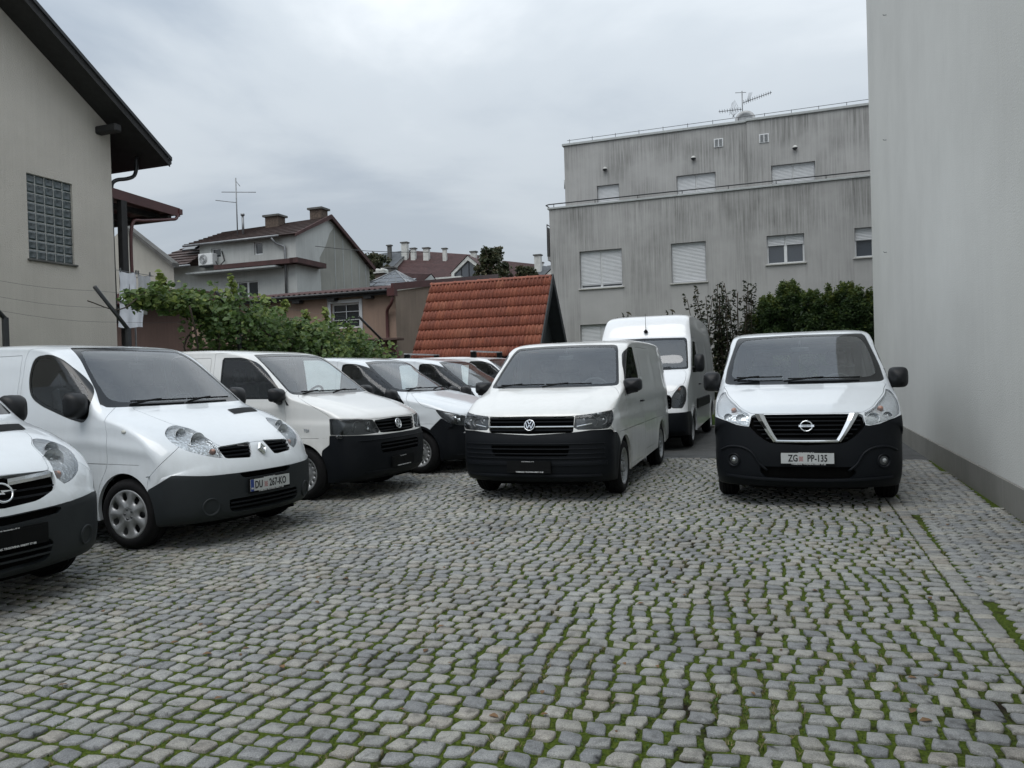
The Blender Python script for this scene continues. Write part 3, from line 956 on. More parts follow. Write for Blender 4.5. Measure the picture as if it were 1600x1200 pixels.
M_RAIL = simple('dark_rail', (0.03, 0.032, 0.035), 0.4, 0.3, var=0.1)
M_CHIM = simple('white_chimney_render', (0.52, 0.53, 0.51), 0.85, var=0.2, scale=2)
M_CHIMG = simple('grey_chimney_render', (0.10, 0.10, 0.095), 0.85, var=0.3, scale=2)
M_BRICK = simple('chimney_brick', (0.10, 0.075, 0.06), 0.9, var=0.5, scale=12)
m, t, b = newmat('terracotta_tile')
oi = nd(t, 'ObjectInfo'); pos = geo_pos(t)
n = nd(t, 'TexNoise', Scale=14.0, Detail=5.0); t.links.new(pos, n.inputs['Vector'])
r_ = ramp(t, [(0.0, (0.20, 0.056, 0.032)), (0.5, (0.25, 0.070, 0.038)), (0.85, (0.28, 0.085, 0.045)), (1.0, (0.30, 0.105, 0.060))], oi.outputs['Random'])
k = ramp(t, [(0.35, (0.72, 0.72, 0.72)), (0.6, (1.0, 1.0, 1.0))], n.outputs['Fac'])
mx_ = nd(t, 'MixRGB', blend_type='MULTIPLY'); mx_.inputs['Fac'].default_value = 1; t.links.new(r_.outputs[0], mx_.inputs['Color1']); t.links.new(k.outputs[0], mx_.inputs['Color2'])
t.links.new(mx_.outputs[0], b.inputs['Base Color']); b.inputs['Roughness'].default_value = 0.65
M_TERRA = m

# wall quad with rectangular openings: plane given by origin, two axes
def wall_grid(mb, f, a0, a1, z0, z1, holes):
    """front face with openings; f(a, z) -> point"""
    A = sorted({a0, a1} | {h[0] for h in holes} | {h[1] for h in holes}); Z = sorted({z0, z1} | {h[2] for h in holes} | {h[3] for h in holes})
    for i in range(len(A) - 1):
        for j in range(len(Z) - 1):
            ca, cz = (A[i] + A[i + 1]) / 2, (Z[j] + Z[j + 1]) / 2
            if any(h[0] < ca < h[1] and h[2] < cz < h[3] for h in holes): continue
            mb.quad(f(A[i], Z[j]), f(A[i + 1], Z[j]), f(A[i + 1], Z[j + 1]), f(A[i], Z[j + 1]))
def reveal(mb, f, g, h):
    """sides of an opening: f(a,z) outer, g(a,z) inner"""
    a0, a1, z0, z1 = h
    for (p, q) in (((a0, z0), (a1, z0)), ((a1, z0), (a1, z1)), ((a1, z1), (a0, z1)), ((a0, z1), (a0, z0))):
        mb.quad(f(*p), f(*q), g(*q), g(*p))

def window_v(root, u0, u1, z0, z1, v, mat_fr=None, leaves=2, shutter=1.0, sill=True, depth=.14, pane=None, group=None, bottomgap=0.0, box=0.0):
    """window in a wall facing -v. shutter = share of the height that is closed"""
    mat_fr = mat_fr or M_FRAME; pane = pane or M_PANE
    vi = v + depth
    wn = empty('window', (0, 0, 0), parent=root)
    def part(mb, name, mat):
        b = ybase(root); mb.V = [(p[0] - b[0], p[1] - b[1], p[2] - b[2]) for p in mb.V]; return mb.build(name, mat, wn)
    fw = .055
    m = MB(); m.box(u0, u1, vi, vi + .06, z0, z0 + fw); m.box(u0, u1, vi, vi + .06, z1 - fw, z1); m.box(u0, u0 + fw, vi + .001, vi + .061, z0 + fw, z1 - fw); m.box(u1 - fw, u1, vi + .001, vi + .061, z0 + fw, z1 - fw)
    if leaves == 2: m.box((u0 + u1) / 2 - .05, (u0 + u1) / 2 + .05, vi - .004, vi + .056, z0 + fw, z1 - fw)
    part(m, 'frame', mat_fr)
    m = MB(); m.quad((u0, vi + .04, z0), (u1, vi + .04, z0), (u1, vi + .04, z1), (u0, vi + .04, z1)); part(m, 'pane', pane)
    if shutter > 0:
        segs = [(u0 + .03, (u0 + u1) / 2 - .035), ((u0 + u1) / 2 + .035, u1 - .03)] if leaves == 2 else [(u0 + .03, u1 - .03)]
        zb = z1 - (z1 - z0) * shutter + bottomgap
        for (a, b_) in segs:
            m = MB(); V = []; F = []; z = z1 - .01; n = 0; st = .05
            while z - st > zb:
                V += [(a, vi - .03, z), (b_, vi - .03, z), (b_, vi - .042, z - st * .5), (a, vi - .042, z - st * .5)]
                if n: F.append((4 * n - 1, 4 * n - 2, 4 * n + 1, 4 * n))
                F.append((4 * n, 4 * n + 1, 4 * n + 2, 4 * n + 3)); n += 1; z -= st
            V += [(a, vi - .03, zb), (b_, vi - .03, zb)]; F.append((4 * n - 1, 4 * n - 2, 4 * n + 1, 4 * n))
            m.add(V, F); part(m, 'shutter', M_SHUT)
    if box > 0:
        m = MB(); m.box(u0, u1, v - .01, vi - .05, z1 - box, z1); part(m, 'shutter_box', M_SHUT)
    if sill:
        m = MB(); m.bbox(u0 - .06, u1 + .06, v - .06, vi - .005, z0 - .05, z0 - .003, .008); part(m, 'sill', M_SILL)
    return wn

# ------------------------------------------------------------------ tall wall on the right
R = yroot('tall_building', 2.0, 12.0, 0, 'tall plain pale grey rendered building wall with dark plinth along the yard', 'building')
mb = MB(); mb.box(2.02, 14.0, -4.0, 21.65, .30, 16.0); ypart(mb, 'wall', M_WALLR, R)
mb = MB(); mb.box(2.0, 13.9, -4.0, 21.55, -.06, .296); ypart(mb, 'plinth', M_PLINTH, R)
for (v, z) in ((18.6, 3.9), (18.2, 6.2), (17.7, 8.6)):
    mb = MB(); mb.tube([(2.02, v, z), (1.97, v, z), (1.955, v, z + .02)], .008, 6); ypart(mb, 'wall_hook', M_GALV, R)

# ------------------------------------------------------------------ stained grey apartment building
R = yroot('apartment_building', -3.0, 29.0, 0, 'three storey grey apartment building streaked with dark stains behind the hedge', 'building')
VF, VU = 29.0, 30.5
lower = [(-7.45, -5.82, 4.70, 6.12, 2, .92, True), (-4.0, -2.76, 4.68, 6.13, 1, 1.0, True), (-.67, .57, 5.12, 6.12, 2, .36, True), (2.17, 3.35, 5.14, 6.14, 2, .42, True),
         (-7.5, -5.9, 1.9, 3.33, 2, .62, True), (-4.0, -2.76, 1.9, 3.33, 2, .6, True), (-.67, .57, 1.9, 3.33, 2, .6, True)]
mb = MB()
f = lambda a, z: (a, VF, z); g = lambda a, z: (a, VF + .16, z)
H = [(w_[0], w_[1], w_[2], w_[3]) for w_ in lower]
wall_grid(mb, f, -8.6, 5.5, -.06, 7.82, H)
for h in H: reveal(mb, f, g, h)
mb.quad((-8.6, VF + 12, -.06), (-8.6, VF, -.06), (-8.6, VF, 7.82), (-8.6, VF + 12, 7.82))
mb.quad((5.5, VF, -.06), (5.5, VF + 12, -.06), (5.5, VF + 12, 7.82), (5.5, VF, 7.82))
mb.quad((-8.6, VF, 7.82), (5.5, VF, 7.82), (5.5, VF + .25, 7.82), (-8.6, VF + .25, 7.82))
mb.quad((5.5, VF + .25, 7.82), (-8.6, VF + .25, 7.82), (-8.6, VF + .25, 7.5), (5.5, VF + .25, 7.5))
mb.quad((-8.6, VF + .25, 7.5), (5.5, VF + .25, 7.5), (5.5, VU, 7.5), (-8.6, VU, 7.5))
wl = ypart(mb, 'wall', M_GREY, R)
ca = wl.data.attributes.new('clean', 'FLOAT', 'FACE')
for i_, pg in enumerate(wl.data.polygons):
    c_ = pg.center; uu, zz = c_[0] - 3.0, c_[2]
    if abs(c_[1]) < .01 and any(h[0] < uu < h[1] and h[2] - 1.6 < zz < h[2] for h in H): ca.data[i_].value = 1.0
for (a, b_, c, d, lv, sh, si) in lower: window_v(R, a, b_, c, d, VF, leaves=lv, shutter=sh, sill=si, pane=M_PANEB)
upper = [(-7.05, -6.16, 7.6, 8.90, 1, 1.0), (-3.93, -2.47, 7.6, 8.94, 2, 1.0), (-.48, 1.03, 7.6, 8.90, 2, 1.0)]
mb = MB()
f1 = lambda a, z: (a, VU, z); g1 = lambda a, z: (a, VU + .16, z)
H1 = [(w_[0], w_[1], w_[2], w_[3]) for w_ in upper[:2]]
wall_grid(mb, f1, -8.35, -1.30, 7.5, 10.62, H1)
for h in H1: reveal(mb, f1, g1, h)
f2 = lambda a, z: (a, VU - .12, z); g2 = lambda a, z: (a, VU + .06, z)
H2 = [(upper[2][0], upper[2][1], upper[2][2], upper[2][3])]
wall_grid(mb, f2, -1.30, 5.5, 7.5, 10.62, H2)
reveal(mb, f2, g2, H2[0])
mb.quad((-1.30, VU, 7.5), (-1.30, VU - .12, 7.5), (-1.30, VU - .12, 10.62), (-1.30, VU, 10.62))
mb.quad((-8.35, VU + 10, 7.5), (-8.35, VU, 7.5), (-8.35, VU, 10.62), (-8.35, VU + 10, 10.62))
mb.quad((-8.35, VU, 10.62), (5.5, VU, 10.62), (5.5, VU + 10, 10.62), (-8.35, VU + 10, 10.62))
ypart(mb, 'upper_wall', M_GREY, R)
window_v(R, *upper[0][:4], VU, leaves=1, shutter=1.0, sill=False)
window_v(R, *upper[1][:4], VU, leaves=2, shutter=1.0, sill=False)
window_v(R, *upper[2][:4], VU - .12, leaves=2, shutter=1.0, sill=False)
mb = MB(); mb.bbox(-8.42, -1.32, VU - .06, VU + .2, 10.625, 10.72, .01); ypart(mb, 'roof_coping', M_COPE, R)
mb = MB(); mb.bbox(-1.32, 5.5, VU - .18, VU + .1, 10.625, 10.72, .01); ypart(mb, 'roof_coping', M_COPE, R)
mb = MB(); mb.bbox(-8.66, 5.5, VF - .05, VF + .29, 7.825, 7.90, .01); ypart(mb, 'parapet_coping', M_COPE, R)
mb = MB(); mb.tube([(-8.6, VF - .02, 8.02), (5.5, VF - .02, 8.02)], .022, 6); mb.tube([(-8.6, VF - .02, 8.02), (-8.75, VF + .1, 8.02), (-8.75, VF + 1.3, 8.02)], .022, 6)
for u in np.arange(-8.4, 5.5, 1.62): mb.tube([(u, VF - .02, 7.9), (u, VF - .02, 8.02)], .014, 6)
ypart(mb, 'handrail', M_RAIL, R)
mb = MB(); mb.tube([(-8.2, VU - .02, 10.83), (-1.4, VU - .02, 10.85), (5.5, VU - .1, 10.87)], .010, 5)
for u in np.arange(-8.1, 5.5, .93): mb.tube([(u, VU - .02, 10.72), (u, VU - .02, 10.88)], .010, 5)
ypart(mb, 'lightning_wire', M_RAIL, R)
for (u, z, v) in ((-6.68, 9.50, VU), (-3.26, 9.52, VU), (.36, 9.43, VU - .12)):
    mb = MB(); Mx = Matrix.Translation((u, v - .09, z)); mb.lathe([(.001, .085), (.05, .075), (.085, .03), (.088, .0)], 20, Mx)
    l = ypart(mb, 'wall_lamp', M_CHIM, R)
    mb = MB(); mb.lathe([(.095, .0), (.09, -.03), (.05, -.07), (.001, -.08)], 20, Mx); mb.box(u - .02, u + .02, v - .06, v, z - .03, z + .02); ypart(mb, 'lamp_base', M_RAIL, l)
for (u, z, v) in ((-2.33, 10.0, VU), (-.70, 9.93, VU - .12)):
    mb = MB(); mb.bbox(u - .17, u + .17, v - .03, v - .002, z - .16, z + .16, .008); g_ = ypart(mb, 'vent_grille', M_FRAME, R)
    for du in (-.075, .075):
        mb = MB()
        for k in range(8): mb.box(u + du - .055, u + du + .055, v - .045, v - .031, z - .125 + k * .033, z - .105 + k * .033)
        ypart(mb, 'vent_slats', M_GALV, g_)
# balcony edge and down pipe on the left corner
mb = MB(); mb.box(-8.86, -8.62, VF + .5, VF + 2.5, 5.95, 6.10); mb.box(-8.86, -8.82, VF + .5, VF + 2.5, 6.10, 7.25); ypart(mb, 'side_balcony', M_GREY, R)
mb = MB(); mb.tube([(-8.84, VF + .45, 6.1), (-8.84, VF + .45, 7.35)], .02, 6); mb.tube([(-8.84, VF + .45, 7.35), (-8.84, VF + 2.5, 7.35)], .02, 6); ypart(mb, 'balcony_rail', M_RAIL, R)
mb = MB(); mb.tube([(-8.42, VU + .3, 9.0), (-8.42, VU + .3, 9.35)], .05, 8); ypart(mb, 'side_lamp', M_COPE, R)

# rooftop aerials
R = yroot('antenna_mast', -1.47, 31.2, 10.62, 'antenna mast with two comb aerials on the grey apartment roof', 'antenna')
mb = MB(); mb.tube([(-1.47, 31.2, 10.6), (-1.47, 31.2, 12.05)], .022, 6); mb.tube([(-1.72, 31.2, 12.02), (-1.32, 31.2, 11.98)], .012, 5); ypart(mb, 'mast', M_GALV, R)
def comb(p0, p1, n, l0, l1, root):
    mb = MB(); mb.tube([p0, p1], .012, 5)
    p0 = np.array(p0); p1 = np.array(p1)
    for k in range(n):
        f_ = (k + .5) / n; p = p0 * (1 - f_) + p1 * f_; L = l0 * (1 - f_) + l1 * f_
        mb.tube([(p[0], p[1] - L * .6, p[2] + .03), (p[0], p[1] + L * .6, p[2] - .03)], .007, 4)
        mb.tube([(p[0], p[1], p[2] - L * .16), (p[0], p[1], p[2] + L * .16)], .009, 4)
    ypart(mb, 'comb_aerial', M_RAIL, root)
comb((-1.45, 31.2, 11.60), (-.40, 31.0, 11.78), 13, .30, .18, R); comb((-1.5, 31.2, 11.36), (-2.36, 31.3, 11.42), 9, .30, .2, R)
mb = MB()
for k in range(6): mb.tube([(-1.60 - .07 * k, 31.2, 11.40 - .04 * k), (-1.75 - .02 * k, 31.2, 11.75 - .02 * k)], .005, 4); mb.tube([(-1.60 - .07 * k, 31.2, 11.32), (-1.86 + .02 * k, 31.2, 11.10)], .005, 4)
for k in range(5): mb.tube([(-1.30 + .02 * k, 31.2, 11.62), (-1.22 + .03 * k, 31.2, 11.95)], .005, 4)
ypart(mb, 'wire_reflector', M_GALV, R)
R = yroot('satellite_dish', -1.35, 31.0, 10.62, 'grey satellite dish beside the antenna mast on the apartment roof', 'satellite dish')
Mx = Matrix.Translation((-1.37, 31.0, 10.86)) @ Matrix.Rotation(rad(78), 4, 'X') @ Matrix.Diagonal((1, 1, 1, 1))
mb = MB(); mb.lathe([(.001, .0), (.12, .008), (.25, .035), (.36, .08), (.37, .07), (.25, .02), (.001, -.012)], 28, Mx); ypart(mb, 'dish', M_GALV, R)
mb = MB(); mb.tube([(-1.37, 31.05, 10.6), (-1.37, 31.05, 10.9)], .03, 6); mb.box(-1.0, -.55, 30.9, 31.2, 10.62, 10.74); ypart(mb, 'dish_mount', M_RAIL, R)

# ------------------------------------------------------------------ rough beige house on the left
R = yroot('gabled_house', -15.0, 10.0, 0, 'beige roughcast gabled house with a glass block window at the left edge', 'house')
UH = -15.0
mb = MB()
hole = (12.13, 13.24, 4.25, 6.05)
fh = lambda v, z: (UH, v, z); gh = lambda v, z: (UH - .10, v, z)
wall_grid(mb, fh, 2.0, 14.34, -.06, 6.2, [hole]); reveal(mb, fh, gh, hole)
mb.add([(UH, 2.0, 6.2), (UH, 14.34, 6.2), (UH, 14.34, 7.62), (UH, 8.2, 11.50), (UH, 2.0, 7.5)], [(0, 1, 2, 3, 4)])
mb.quad((UH, 14.34, -.06), (UH - 9, 14.34, -.06), (UH - 9, 14.34, 7.62), (UH, 14.34, 7.62))
mb.quad((UH - 9, 2.0, -.06), (UH, 2.0, -.06), (UH, 2.0, 7.4), (UH - 9, 2.0, 7.4))
ypart(mb, 'wall', M_BEIGE, R)
# roof: two slopes with a thick dark verge and boarded soffit
sl = .634
def roofz(v): return 11.53 - abs(v - 8.2) * sl
ve = 15.42
th = .17
mb = MB()
for (va, vb) in ((8.2, ve), (8.2, .9)):
    pr = [(va, roofz(va)), (vb, roofz(vb)), (vb, roofz(vb) + th), (va, roofz(va) + th)]
    mb.prism([(UH + .70, a, z) for a, z in pr], (-10, 0, 0))
ypart(mb, 'roof', M_DARKW, R)
mb = MB(); mb.prism([(UH + .703, 8.2, roofz(8.2) - .06), (UH + .703, ve + .02, roofz(ve + .02) - .06), (UH + .703, ve + .02, roofz(ve + .02) + .10), (UH + .703, 8.2, roofz(8.2) + .10)], (.03, 0, 0)); ypart(mb, 'verge_board', M_DARKW, R)
mb = MB(); mb.prism([(UH + .735, 8.2, roofz(8.2) + .105), (UH + .735, ve + .05, roofz(ve + .05) + .105), (UH + .735, ve + .05, roofz(ve + .05) + .19), (UH + .735, 8.2, roofz(8.2) + .19)], (.04, 0, 0)); ypart(mb, 'verge_flashing', M_RAIL, R)
mb = MB(); mb.prism([(UH + .66, ve + .02, roofz(ve) + .16), (UH + .66, ve + .15, roofz(ve) + .13), (UH + .66, ve + .15, roofz(ve) + .03), (UH + .66, ve + .08, roofz(ve) - .02), (UH + .66, ve + .02, roofz(ve) + .02)], (-10, 0, 0)); ypart(mb, 'gutter', M_RAIL, R)
mb = MB(); mb.bbox(UH - .5, UH + .60, 13.92, 14.12, 7.36, 7.54, .03); ypart(mb, 'purlin_end', M_DARKW, R)
mb = MB(); mb.tube(crom(np.array([(UH + .0, 15.12, 7.12), (UH + .0, 15.10, 6.82), (UH - .0, 15.02, 6.64), (UH - .0, 14.8, 6.52), (UH - .02, 14.5, 6.42), (UH - .06, 14.42, 6.34), (UH - .08, 14.40, 6.1), (UH - .08, 14.40, 3.0)]), .08), .045, 8); ypart(mb, 'drain_pipe', M_RAIL, R)
# glass blocks, each its own piece
GB = simple('glass_block', (0.045, 0.06, 0.065), 0.14, var=0.6, scale=1.2, spec=0.8)
M_MORT = simple('pale_mortar', (0.36, 0.37, 0.36), 0.8, var=0.1)
nu, nz_ = 5, 9
dv = (hole[1] - hole[0]) / nu; dz = (hole[3] - hole[2]) / nz_
W_ = empty('glass_block_window', (0, 0, 0), parent=R)
mb = MB(); mb.box(UH - .12, UH - .045, hole[0], hole[1], hole[2], hole[3]); o = ypart(mb, 'mortar', M_MORT, R); o.parent = W_
V = []; n_ = 6
for i in range(n_ + 1):
    for j in range(n_ + 1):
        y, z = -1 + 2 * i / n_, -1 + 2 * j / n_
        e = max(abs(y), abs(z)); x = .016 * (1 - max(0, e - .75) * 4) - .006 * math.exp(-(y * y + z * z) * 3)
        V.append((x, y * dv * .5 * .90, z * dz * .5 * .90))
me = bpy.data.meshes.new('glass_block')
me.from_pydata(V, [], [(i * (n_ + 1) + j, (i + 1) * (n_ + 1) + j, (i + 1) * (n_ + 1) + j + 1, i * (n_ + 1) + j + 1) for i in range(n_) for j in range(n_)])
me.materials.append(GB)
for i in range(nu):
    for j in range(nz_):
        o = bpy.data.objects.new('glass_block', me); COL.objects.link(o); o.parent = W_
        o.location = (UH - .042 + 15.0, hole[0] + (i + .5) * dv - 10.0, hole[2] + (j + .5) * dz)
mb = MB(); mb.bbox(UH - .06, UH + .05, hole[0] - .04, hole[1] + .06, hole[2] - .045, hole[2] - .004, .006); ypart(mb, 'sill', M_CHIMG, R)

# porch roof, post and laundry beyond the corner
R = yroot('porch', -16.5, 15.4, 0, 'dark red metal porch roof on a dark post beside the beige house', 'porch')
mb = MB(); mb.prism([(-15.02, 14.36, 6.22), (-15.02, 16.55, 6.14), (-15.02, 16.55, 5.92), (-15.02, 14.36, 5.98)], (-.06, 0, 0)); ypart(mb, 'fascia', M_REDM, R)
mb = MB(); mb.prism([(-15.09, 14.36, 6.18), (-15.09, 16.50, 6.10), (-15.09, 16.50, 6.03), (-15.09, 14.36, 6.10)], (-4.6, 0, 0)); ypart(mb, 'roof_sheet', M_REDM, R)
mb = MB()
for u in (-15.6, -16.6, -17.6, -18.6): mb.box(u - .05, u + .05, 14.38, 16.4, 5.88, 6.02)
mb.box(-19.6, -15.1, 16.2, 16.32, 5.78, 5.90); ypart(mb, 'rafters', M_DARKW, R)
mb = MB(); mb.box(-19.7, -15.0, 16.5, 16.62, 5.98, 6.12); ypart(mb, 'gutter', M_REDM, R)
mb = MB(); mb.tube(crom(np.array([(-15.05, 16.5, 6.0), (-15.05, 16.44, 5.86), (-15.05, 16.2, 5.79), (-15.05, 15.3, 5.60), (-15.05, 15.02, 5.54), (-15.05, 14.93, 5.3), (-15.05, 14.93, 3.0)]), .08), .04, 8); ypart(mb, 'drain_pipe', M_REDM, R)
mb = MB(); mb.box(-15.16, -15.02, 14.62, 14.79, .0, 5.98); ypart(mb, 'post', M_DARKW, R)
mb = MB(); mb.box(-17.5, -15.3, 14.5, 15.6, 3.30, 3.42); mb.box(-17.5, -15.3, 14.5, 15.6, 0, .1); ypart(mb, 'balcony_slab', M_CEM, R)
M_CLOTH = simple('white_cotton', (0.74, 0.76, 0.82), 0.95, var=0.12, scale=3)
def cloth(name, v0, v1, z0, z1, u, label, seed, mat=M_CLOTH):
    r_ = np.random.RandomState(seed); mb = MB(); nx, nzz = 12, 10; V = []
    ph = r_.rand() * 6
    for i in range(nx + 1):
        for j in range(nzz + 1):
            a, b_ = i / nx, j / nzz
            V.append((u + .035 * math.sin(a * 14 + ph + b_) * (.3 + b_ * .8), v0 + (v1 - v0) * a - .02 * math.sin(b_ * 5 + ph), z1 - (z1 - z0) * b_ - .05 * math.sin(a * math.pi) * (1 - b_) + .03 * math.sin(a * 5 + ph) * b_))
    mb.add(V, [(i * (nzz + 1) + j, (i + 1) * (nzz + 1) + j, (i + 1) * (nzz + 1) + j + 1, i * (nzz + 1) + j + 1) for i in range(nx) for j in range(nzz)], True)
    ythin(mb, name, mat, label, 'laundry', 'laundry hung beside the beige house')
cloth('hanging_towel', 14.46, 14.98, 3.55, 4.28, -15.0, 'white towel on the upper line, left of the pair', 1)
cloth('hanging_towel', 15.02, 15.44, 3.62, 4.26, -15.0, 'greyish towel on the upper line, right of the pair', 2, simple('grey_cotton', (0.45, 0.46, 0.48), 0.95, var=.1))
cloth('hanging_shirt', 14.42, 15.15, 2.92, 3.50, -14.98, 'white printed shirt hanging below the two towels', 3)
R = yroot('clothes_line', -15.0, 15.0, 2.0, 'thin clothes line and bracket holding the laundry', 'clothes line')
mb = MB(); mb.tube([(-15.0, 14.36, 4.27), (-15.0, 15.55, 4.25)], .008, 5); mb.tube([(-14.98, 14.36, 3.50), (-14.98, 15.5, 3.50)], .008, 5)
for v in (14.5, 14.98, 15.05, 15.42): mb.box(-15.02, -14.98, v - .008, v + .008, 4.23, 4.33)
mb.tube([(-15.6, 15.5, 4.25), (-15.0, 15.5, 4.25)], .012, 5); mb.tube([(-15.6, 15.5, 3.5), (-15.0, 15.5, 3.5)], .012, 5); mb.tube([(-15.6, 15.5, 0), (-15.6, 15.5, 4.3)], .02, 6)
ypart(mb, 'line', M_GALV, R)

# ------------------------------------------------------------------ low pink building with corrugated roof
R = yroot('pink_building', -16.0, 24.0, 0, 'long low pink rendered building with dark red corrugated roof edge', 'building')
mb = MB(); f = lambda a, z: (a, 24.0, z); g = lambda a, z: (a, 24.12, z)
hw_ = (-15.26, -14.12, 3.32, 4.20)
wall_grid(mb, f, -21.4, -12.7, -.06, 4.50, [hw_]); reveal(mb, f, g, hw_)
ypart(mb, 'wall', M_PINK, R)
mb = MB(); mb.add([(-12.7, 24.0, -.06), (-12.7, 34, -.06), (-12.7, 34, 5.9), (-12.7, 27.8, 5.1), (-12.7, 24.0, 4.50)], [(0, 1, 2, 3, 4)]); ypart(mb, 'side_wall', M_PINKD, R)
mb = MB(); mb.box(-26.5, -21.42, 24.3, 24.5, -.06, 4.7); ypart(mb, 'rear_wing', M_DPINK, R)
mb = MB(); mb.box(-26.5, -21.3, 23.6, 25.6, 4.72, 5.12); ypart(mb, 'wing_fascia', M_REDM, R)
wn = window_v(R, hw_[0], hw_[1], hw_[2], hw_[3], 24.0, leaves=1, shutter=0, sill=False, depth=.08)
mb = MB()
for k in (1,): mb.box((hw_[0] + hw_[1]) / 2 - .012, (hw_[0] + hw_[1]) / 2 + .012, 24.07, 24.09, hw_[2], hw_[3])
for k in (1, 2): mb.box(hw_[0], hw_[1], 24.071, 24.091, hw_[2] + (hw_[3] - hw_[2]) * k / 3 - .012, hw_[2] + (hw_[3] - hw_[2]) * k / 3 + .012)
o = ypart(mb, 'glazing_bars', M_SHUT, R)
mb = MB(); mb.box(hw_[0] - .12, hw_[0] - .003, 23.96, 24.0, hw_[2] - .1, hw_[3] + .12); mb.box(hw_[1] + .003, hw_[1] + .12, 23.96, 24.0, hw_[2] - .1, hw_[3] + .12); mb.box(hw_[0] - .003, hw_[1] + .003, 23.96, 24.0, hw_[3] + .003, hw_[3] + .12)
ypart(mb, 'window_surround', M_SHUT, R)
mb = MB(); V = []; n_ = 220
for i in range(n_ + 1):
    u = -21.4 + 8.75 * i / n_; w_ = .028 * math.sin(i * 1.15)
    V += [(u, 23.68, 4.58 + w_), (u, 23.68, 4.565 + w_), (u, 30.5, 5.55 + w_)]
mb.add(V, [(3 * i, 3 * i + 3, 3 * i + 5, 3 * i + 2) for i in range(n_)] + [(3 * i + 1, 3 * i + 4, 3 * i + 3, 3 * i) for i in range(n_)], True)
ypart(mb, 'corrugated_roof', M_REDD, R)
mb = MB(); mb.tube([(-21.4, 23.66, 4.50), (-12.6, 23.66, 4.50)], .055, 8); mb.box(-21.4, -12.68, 23.76, 23.80, 4.38, 4.52); ypart(mb, 'gutter', M_RAIL, R)
for u in np.arange(-20.8, -12.8, 1.45):
    mb = MB(); mb.box(u - .25, u + .05, 23.72, 23.99, 4.28, 4.375); ypart(mb, 'rafter_end', M_DARKW, R)
mb = MB(); mb.prism([(-12.62, 23.7, 4.50), (-12.62, 34, 5.95), (-12.62, 34, 6.2), (-12.62, 23.7, 4.74)], (-.08, 0, 0)); ypart(mb, 'verge_board', M_REDM, R)
mb = MB(); mb.box(-12.78, -12.50, 23.55, 23.78, 4.30, 4.56); mb.tube(crom(np.array([(-12.62, 23.66, 4.4), (-12.66, 23.66, 4.1), (-12.95, 23.86, 3.85), (-13.0, 23.92, 3.6), (-13.0, 23.92, 2.8), (-12.95, 23.85, 2.6), (-12.6, 23.8, 2.45), (-12.55, 23.8, 2.2), (-12.55, 23.8, 0)]), .1), .055, 8); ypart(mb, 'drain_pipe', M_REDM, R)
mb = MB(); mb.bbox(-21.4, -12.4, 23.5, 23.98, 2.80, 2.88, .01); ypart(mb, 'ledge', M_DPINK, R)
mb = MB(); mb.box(-13.1, -12.75, 23.975, 23.995, 1.6, 2.4); ypart(mb, 'low_window', M_PANE, R)

# ------------------------------------------------------------------ steep tiled shed
R = yroot('tiled_shed', -7.8, 20.6, 0, 'black wooden shed with steep orange clay tile roof', 'shed')
u0, u1 = -9.80, -6.12
P_r = np.array([20.75, 4.20]); P_e = np.array([19.30, 1.98])        # (v, z) of ridge and eave
sd_ = P_e - P_r; Ls = np.linalg.norm(sd_); sd_ /= Ls; nn = np.array([-(-sd_[1]), -sd_[0]]) if False else np.array([sd_[1], -sd_[0]])
if nn[1] < 0: nn = -nn
def sp_(u, s_, h): q = P_r + sd_ * s_ + nn * h; return (u, q[0], q[1])
mb = MB(); mb.prism([(u0, P_r[0], P_r[1] - .05), (u0, P_e[0], P_e[1] - .05), (u0, P_e[0] + .03, P_e[1] - .12), (u0, P_r[0], P_r[1] - .15)], (u1 - u0, 0, 0))
back_e = (P_r[0] * 2 - P_e[0], P_e[1])
mb.prism([(u0, P_r[0], P_r[1] - .05), (u0, back_e[0], back_e[1] - .05), (u0, back_e[0] - .03, back_e[1] - .12), (u0, P_r[0], P_r[1] - .15)], (u1 - u0, 0, 0)); ypart(mb, 'roof_deck', M_SHEDW, R)
mb = MB()
mb.add([(u1 - .35, P_e[0] + .25, 0), (u1 - .35, back_e[0] - .25, 0), (u1 - .35, back_e[0] - .25, 2.2), (u1 - .35, P_r[0], 4.0), (u1 - .35, P_e[0] + .25, 2.2)], [(0, 1, 2, 3, 4)])
mb.box(u0 + .2, u1 - .36, P_e[0] + .24, back_e[0] - .24, 0, 2.0); ypart(mb, 'board_wall', M_SHEDW, R)
mb = MB()
mb.prism([(u1 + .004, P_r[0], P_r[1] + .06), (u1 + .004, P_e[0] - .05, P_e[1] + .0), (u1 + .004, P_e[0] + .03, P_e[1] - .20), (u1 + .004, P_r[0], P_r[1] - .20)], (.035, 0, 0))
mb.prism([(u1 + .004, P_r[0] + .002, P_r[1] + .06), (u1 + .004, back_e[0] + .05, back_e[1] + .0), (u1 + .004, back_e[0] - .03, back_e[1] - .20), (u1 + .004, P_r[0] + .002, P_r[1] - .20)], (.035, 0, 0))
ypart(mb, 'verge_board', M_SHEDW, R)
nc, nr = 16, 8
tw = (u1 - u0) / nc; tl = Ls / nr
V = []; ns = 12
for (s_, h) in ((0.0, .012), (tl * 1.02, .040), (tl * 1.02, .012)):
    for i in range(ns + 1):
        a = i / ns; x = a * tw * 1.02
        roll = .048 * (0.5 - 0.5 * math.cos(a * 4 * math.pi)) ** 1.6
        q = sd_ * s_ + nn * (h + roll)
        V.append((x, q[0], q[1]))
F = [(r_ * (ns + 1) + i, r_ * (ns + 1) + i + 1, (r_ + 1) * (ns + 1) + i + 1, (r_ + 1) * (ns + 1) + i) for r_ in range(2) for i in range(ns)]
